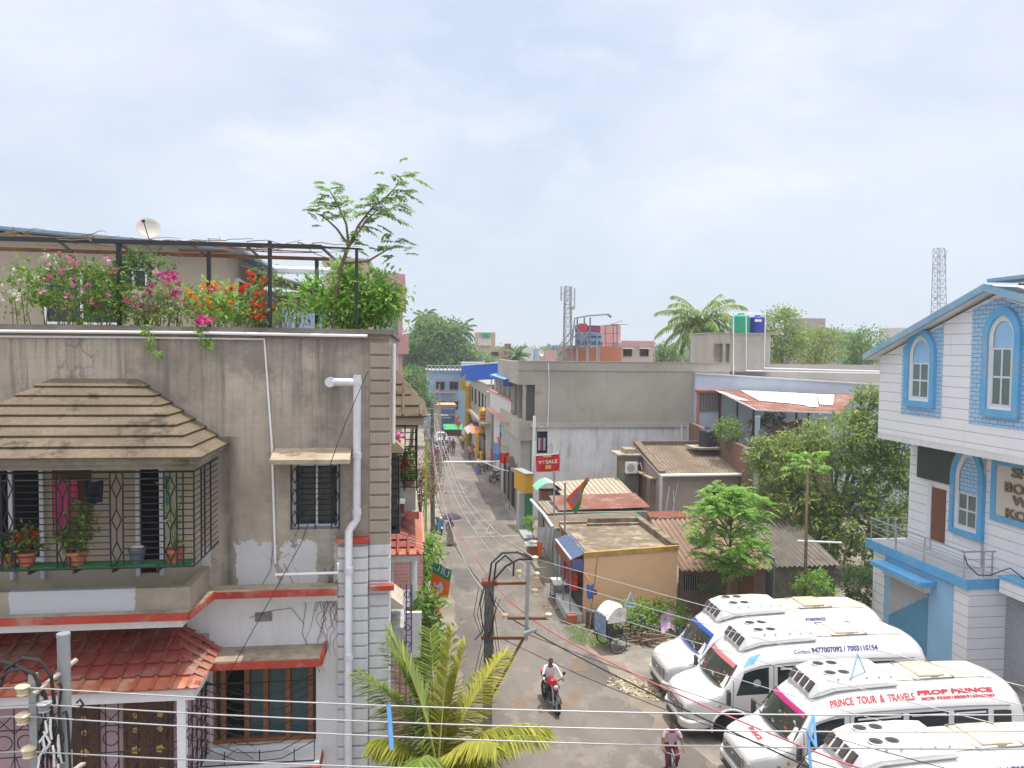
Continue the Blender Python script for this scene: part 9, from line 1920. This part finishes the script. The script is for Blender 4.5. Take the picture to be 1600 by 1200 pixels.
block('far_turquoise_roof', 'distant flat roof with a turquoise edge among the right hand trees', 1304, 1335, 520, 160, 8, worn('turq_far', (.25, .38, .42), .15, .4))
block('far_white_block', 'distant white block peeping over the blue roof edge', 1404, 1420, 512, 110, 5, PLW)
o, a, c = block('far_pink_block', 'small distant pink block left of the telecom tower', 852, 870, 547, 170, 8, PKW); o2 = tank('small distant blue tank on the pink block', 865, 539, 547, 171, plain('tank_turq', (.05, .25, .42), .4))
c = ay(845, 553, 120); o = thing('satellite_dish', 'small cream dish on the grey parapet far left', 'dish', c); b = MB(); n = Vector((.45, -.8, .4)).normalized(); rot = n.to_track_quat('Z', 'Y').to_matrix().to_4x4(); b.lathe([(.001, 0), (.25, .03), (.5, .14), (.5, .15), (.25, .0), (.001, -.03)], (0, 0, 0), 18, cap=False); b.xform(Matrix.Translation(c) @ rot); b.build('reflector', plain('dish_white', (.55, .52, .48), .6), o, smooth=True); b = MB(); b.tube([c-n*.05, c+Vector((0, .2, -4))], .06, 5); b.build('stand', STEEL, o)
# trees behind the grey building and along the skyline
for k, (lab, px, py, Y, rx, ry, n, sz, m) in enumerate((('tall feathery tree right of the blue water tank', 1222, 525, 82, 38, 46, 4200, .34, LEAF_M), ('broad olive green tree behind the parapet on the right', 1275, 545, 86, 44, 34, 3600, .36, LEAF_M), ('olive green treetops next to the blue roof edge', 1345, 545, 90, 44, 32, 3600, .36, LEAF_F), ('dark green treetop just left of the white building wall', 1388, 552, 95, 26, 26, 1400, .36, LEAF_F), ('dark distant tree between pink house and coconut palm', 1042, 557, 120, 26, 18, 1600, .5, LEAF_F), ('dark low treetops under the coconut palm', 1120, 560, 100, 30, 16, 1100, .45, LEAF_F))):
    tree_simple(lab, px, py, Y, rx, ry, n, sz, m, .25, 90+k, grp='trees behind the grey building', clump=.95, per=30)
def skyline(name, label, Y, px0, px1, py, n, sz, seed, amp):
    rg = np.random.default_rng(seed); bl = []; k = int((px1-px0)/14)
    for i in range(k): q = ay(px0+(px1-px0)*(i+.5)/k, py+rg.uniform(-amp, amp*.4), Y+rg.uniform(-20, 20)); s = Y/FPX; r = rg.uniform(8, 15)*s; bl.append((q.x, q.y, max(1, q.z-r*.7), r*1.2, r, r, n))
    o = cloud(name, bl, sz, LEAF_F, None, Y/FPX*9, 34, .5, .3, seed); return tag(o, label, 'woods', None, 'stuff')
skyline('distant_woods', 'band of hazy distant trees along the horizon', 300, 560, 1460, 549, 340, 1.7, 5, 4)
skyline('far_woods', 'faintest line of trees at the very horizon', 600, 300, 1700, 549, 200, 3.2, 6, 2)
rg = random.Random(40)
for i, (px, w, h, m, lab) in enumerate(((828, 12, 542, PLW, 'tiny white block in the distant trees right of the palms'), (1035, 14, 545, BEI, 'tiny beige block in the distant trees near the pink house'), (1062, 10, 547, PKW, 'tiny pink block under the coconut palm fronds'), (840, 10, 545, BH, 'tiny blue block in the distant trees left of the dish'))):
    block('distant_block', lab, px-w/2, px+w/2, h, 260, 8, m, 'building', 'tiny blocks on the skyline')
# ------------------------------------------------------------------ humid air
hb = MB().box(-1600, 1600, -320, 2700, -1, 62); o = hb.build('haze', plain('haze_none', (1, 1, 1))); hm = bpy.data.materials.new('haze_air'); hm.use_nodes = True
nt_ = hm.node_tree; nt_.nodes.clear(); out = nt_.nodes.new('ShaderNodeOutputMaterial'); pv = nt_.nodes.new('ShaderNodeVolumePrincipled'); pv.inputs['Color'].default_value = (.86, .91, .97, 1); pv.inputs['Density'].default_value = .0008; pv.inputs['Anisotropy'].default_value = .2
nt_.links.new(pv.outputs[0], out.inputs['Volume']); o.data.materials.clear(); o.data.materials.append(hm); tag(o, 'pale humid air over the town', 'haze', None, 'stuff')
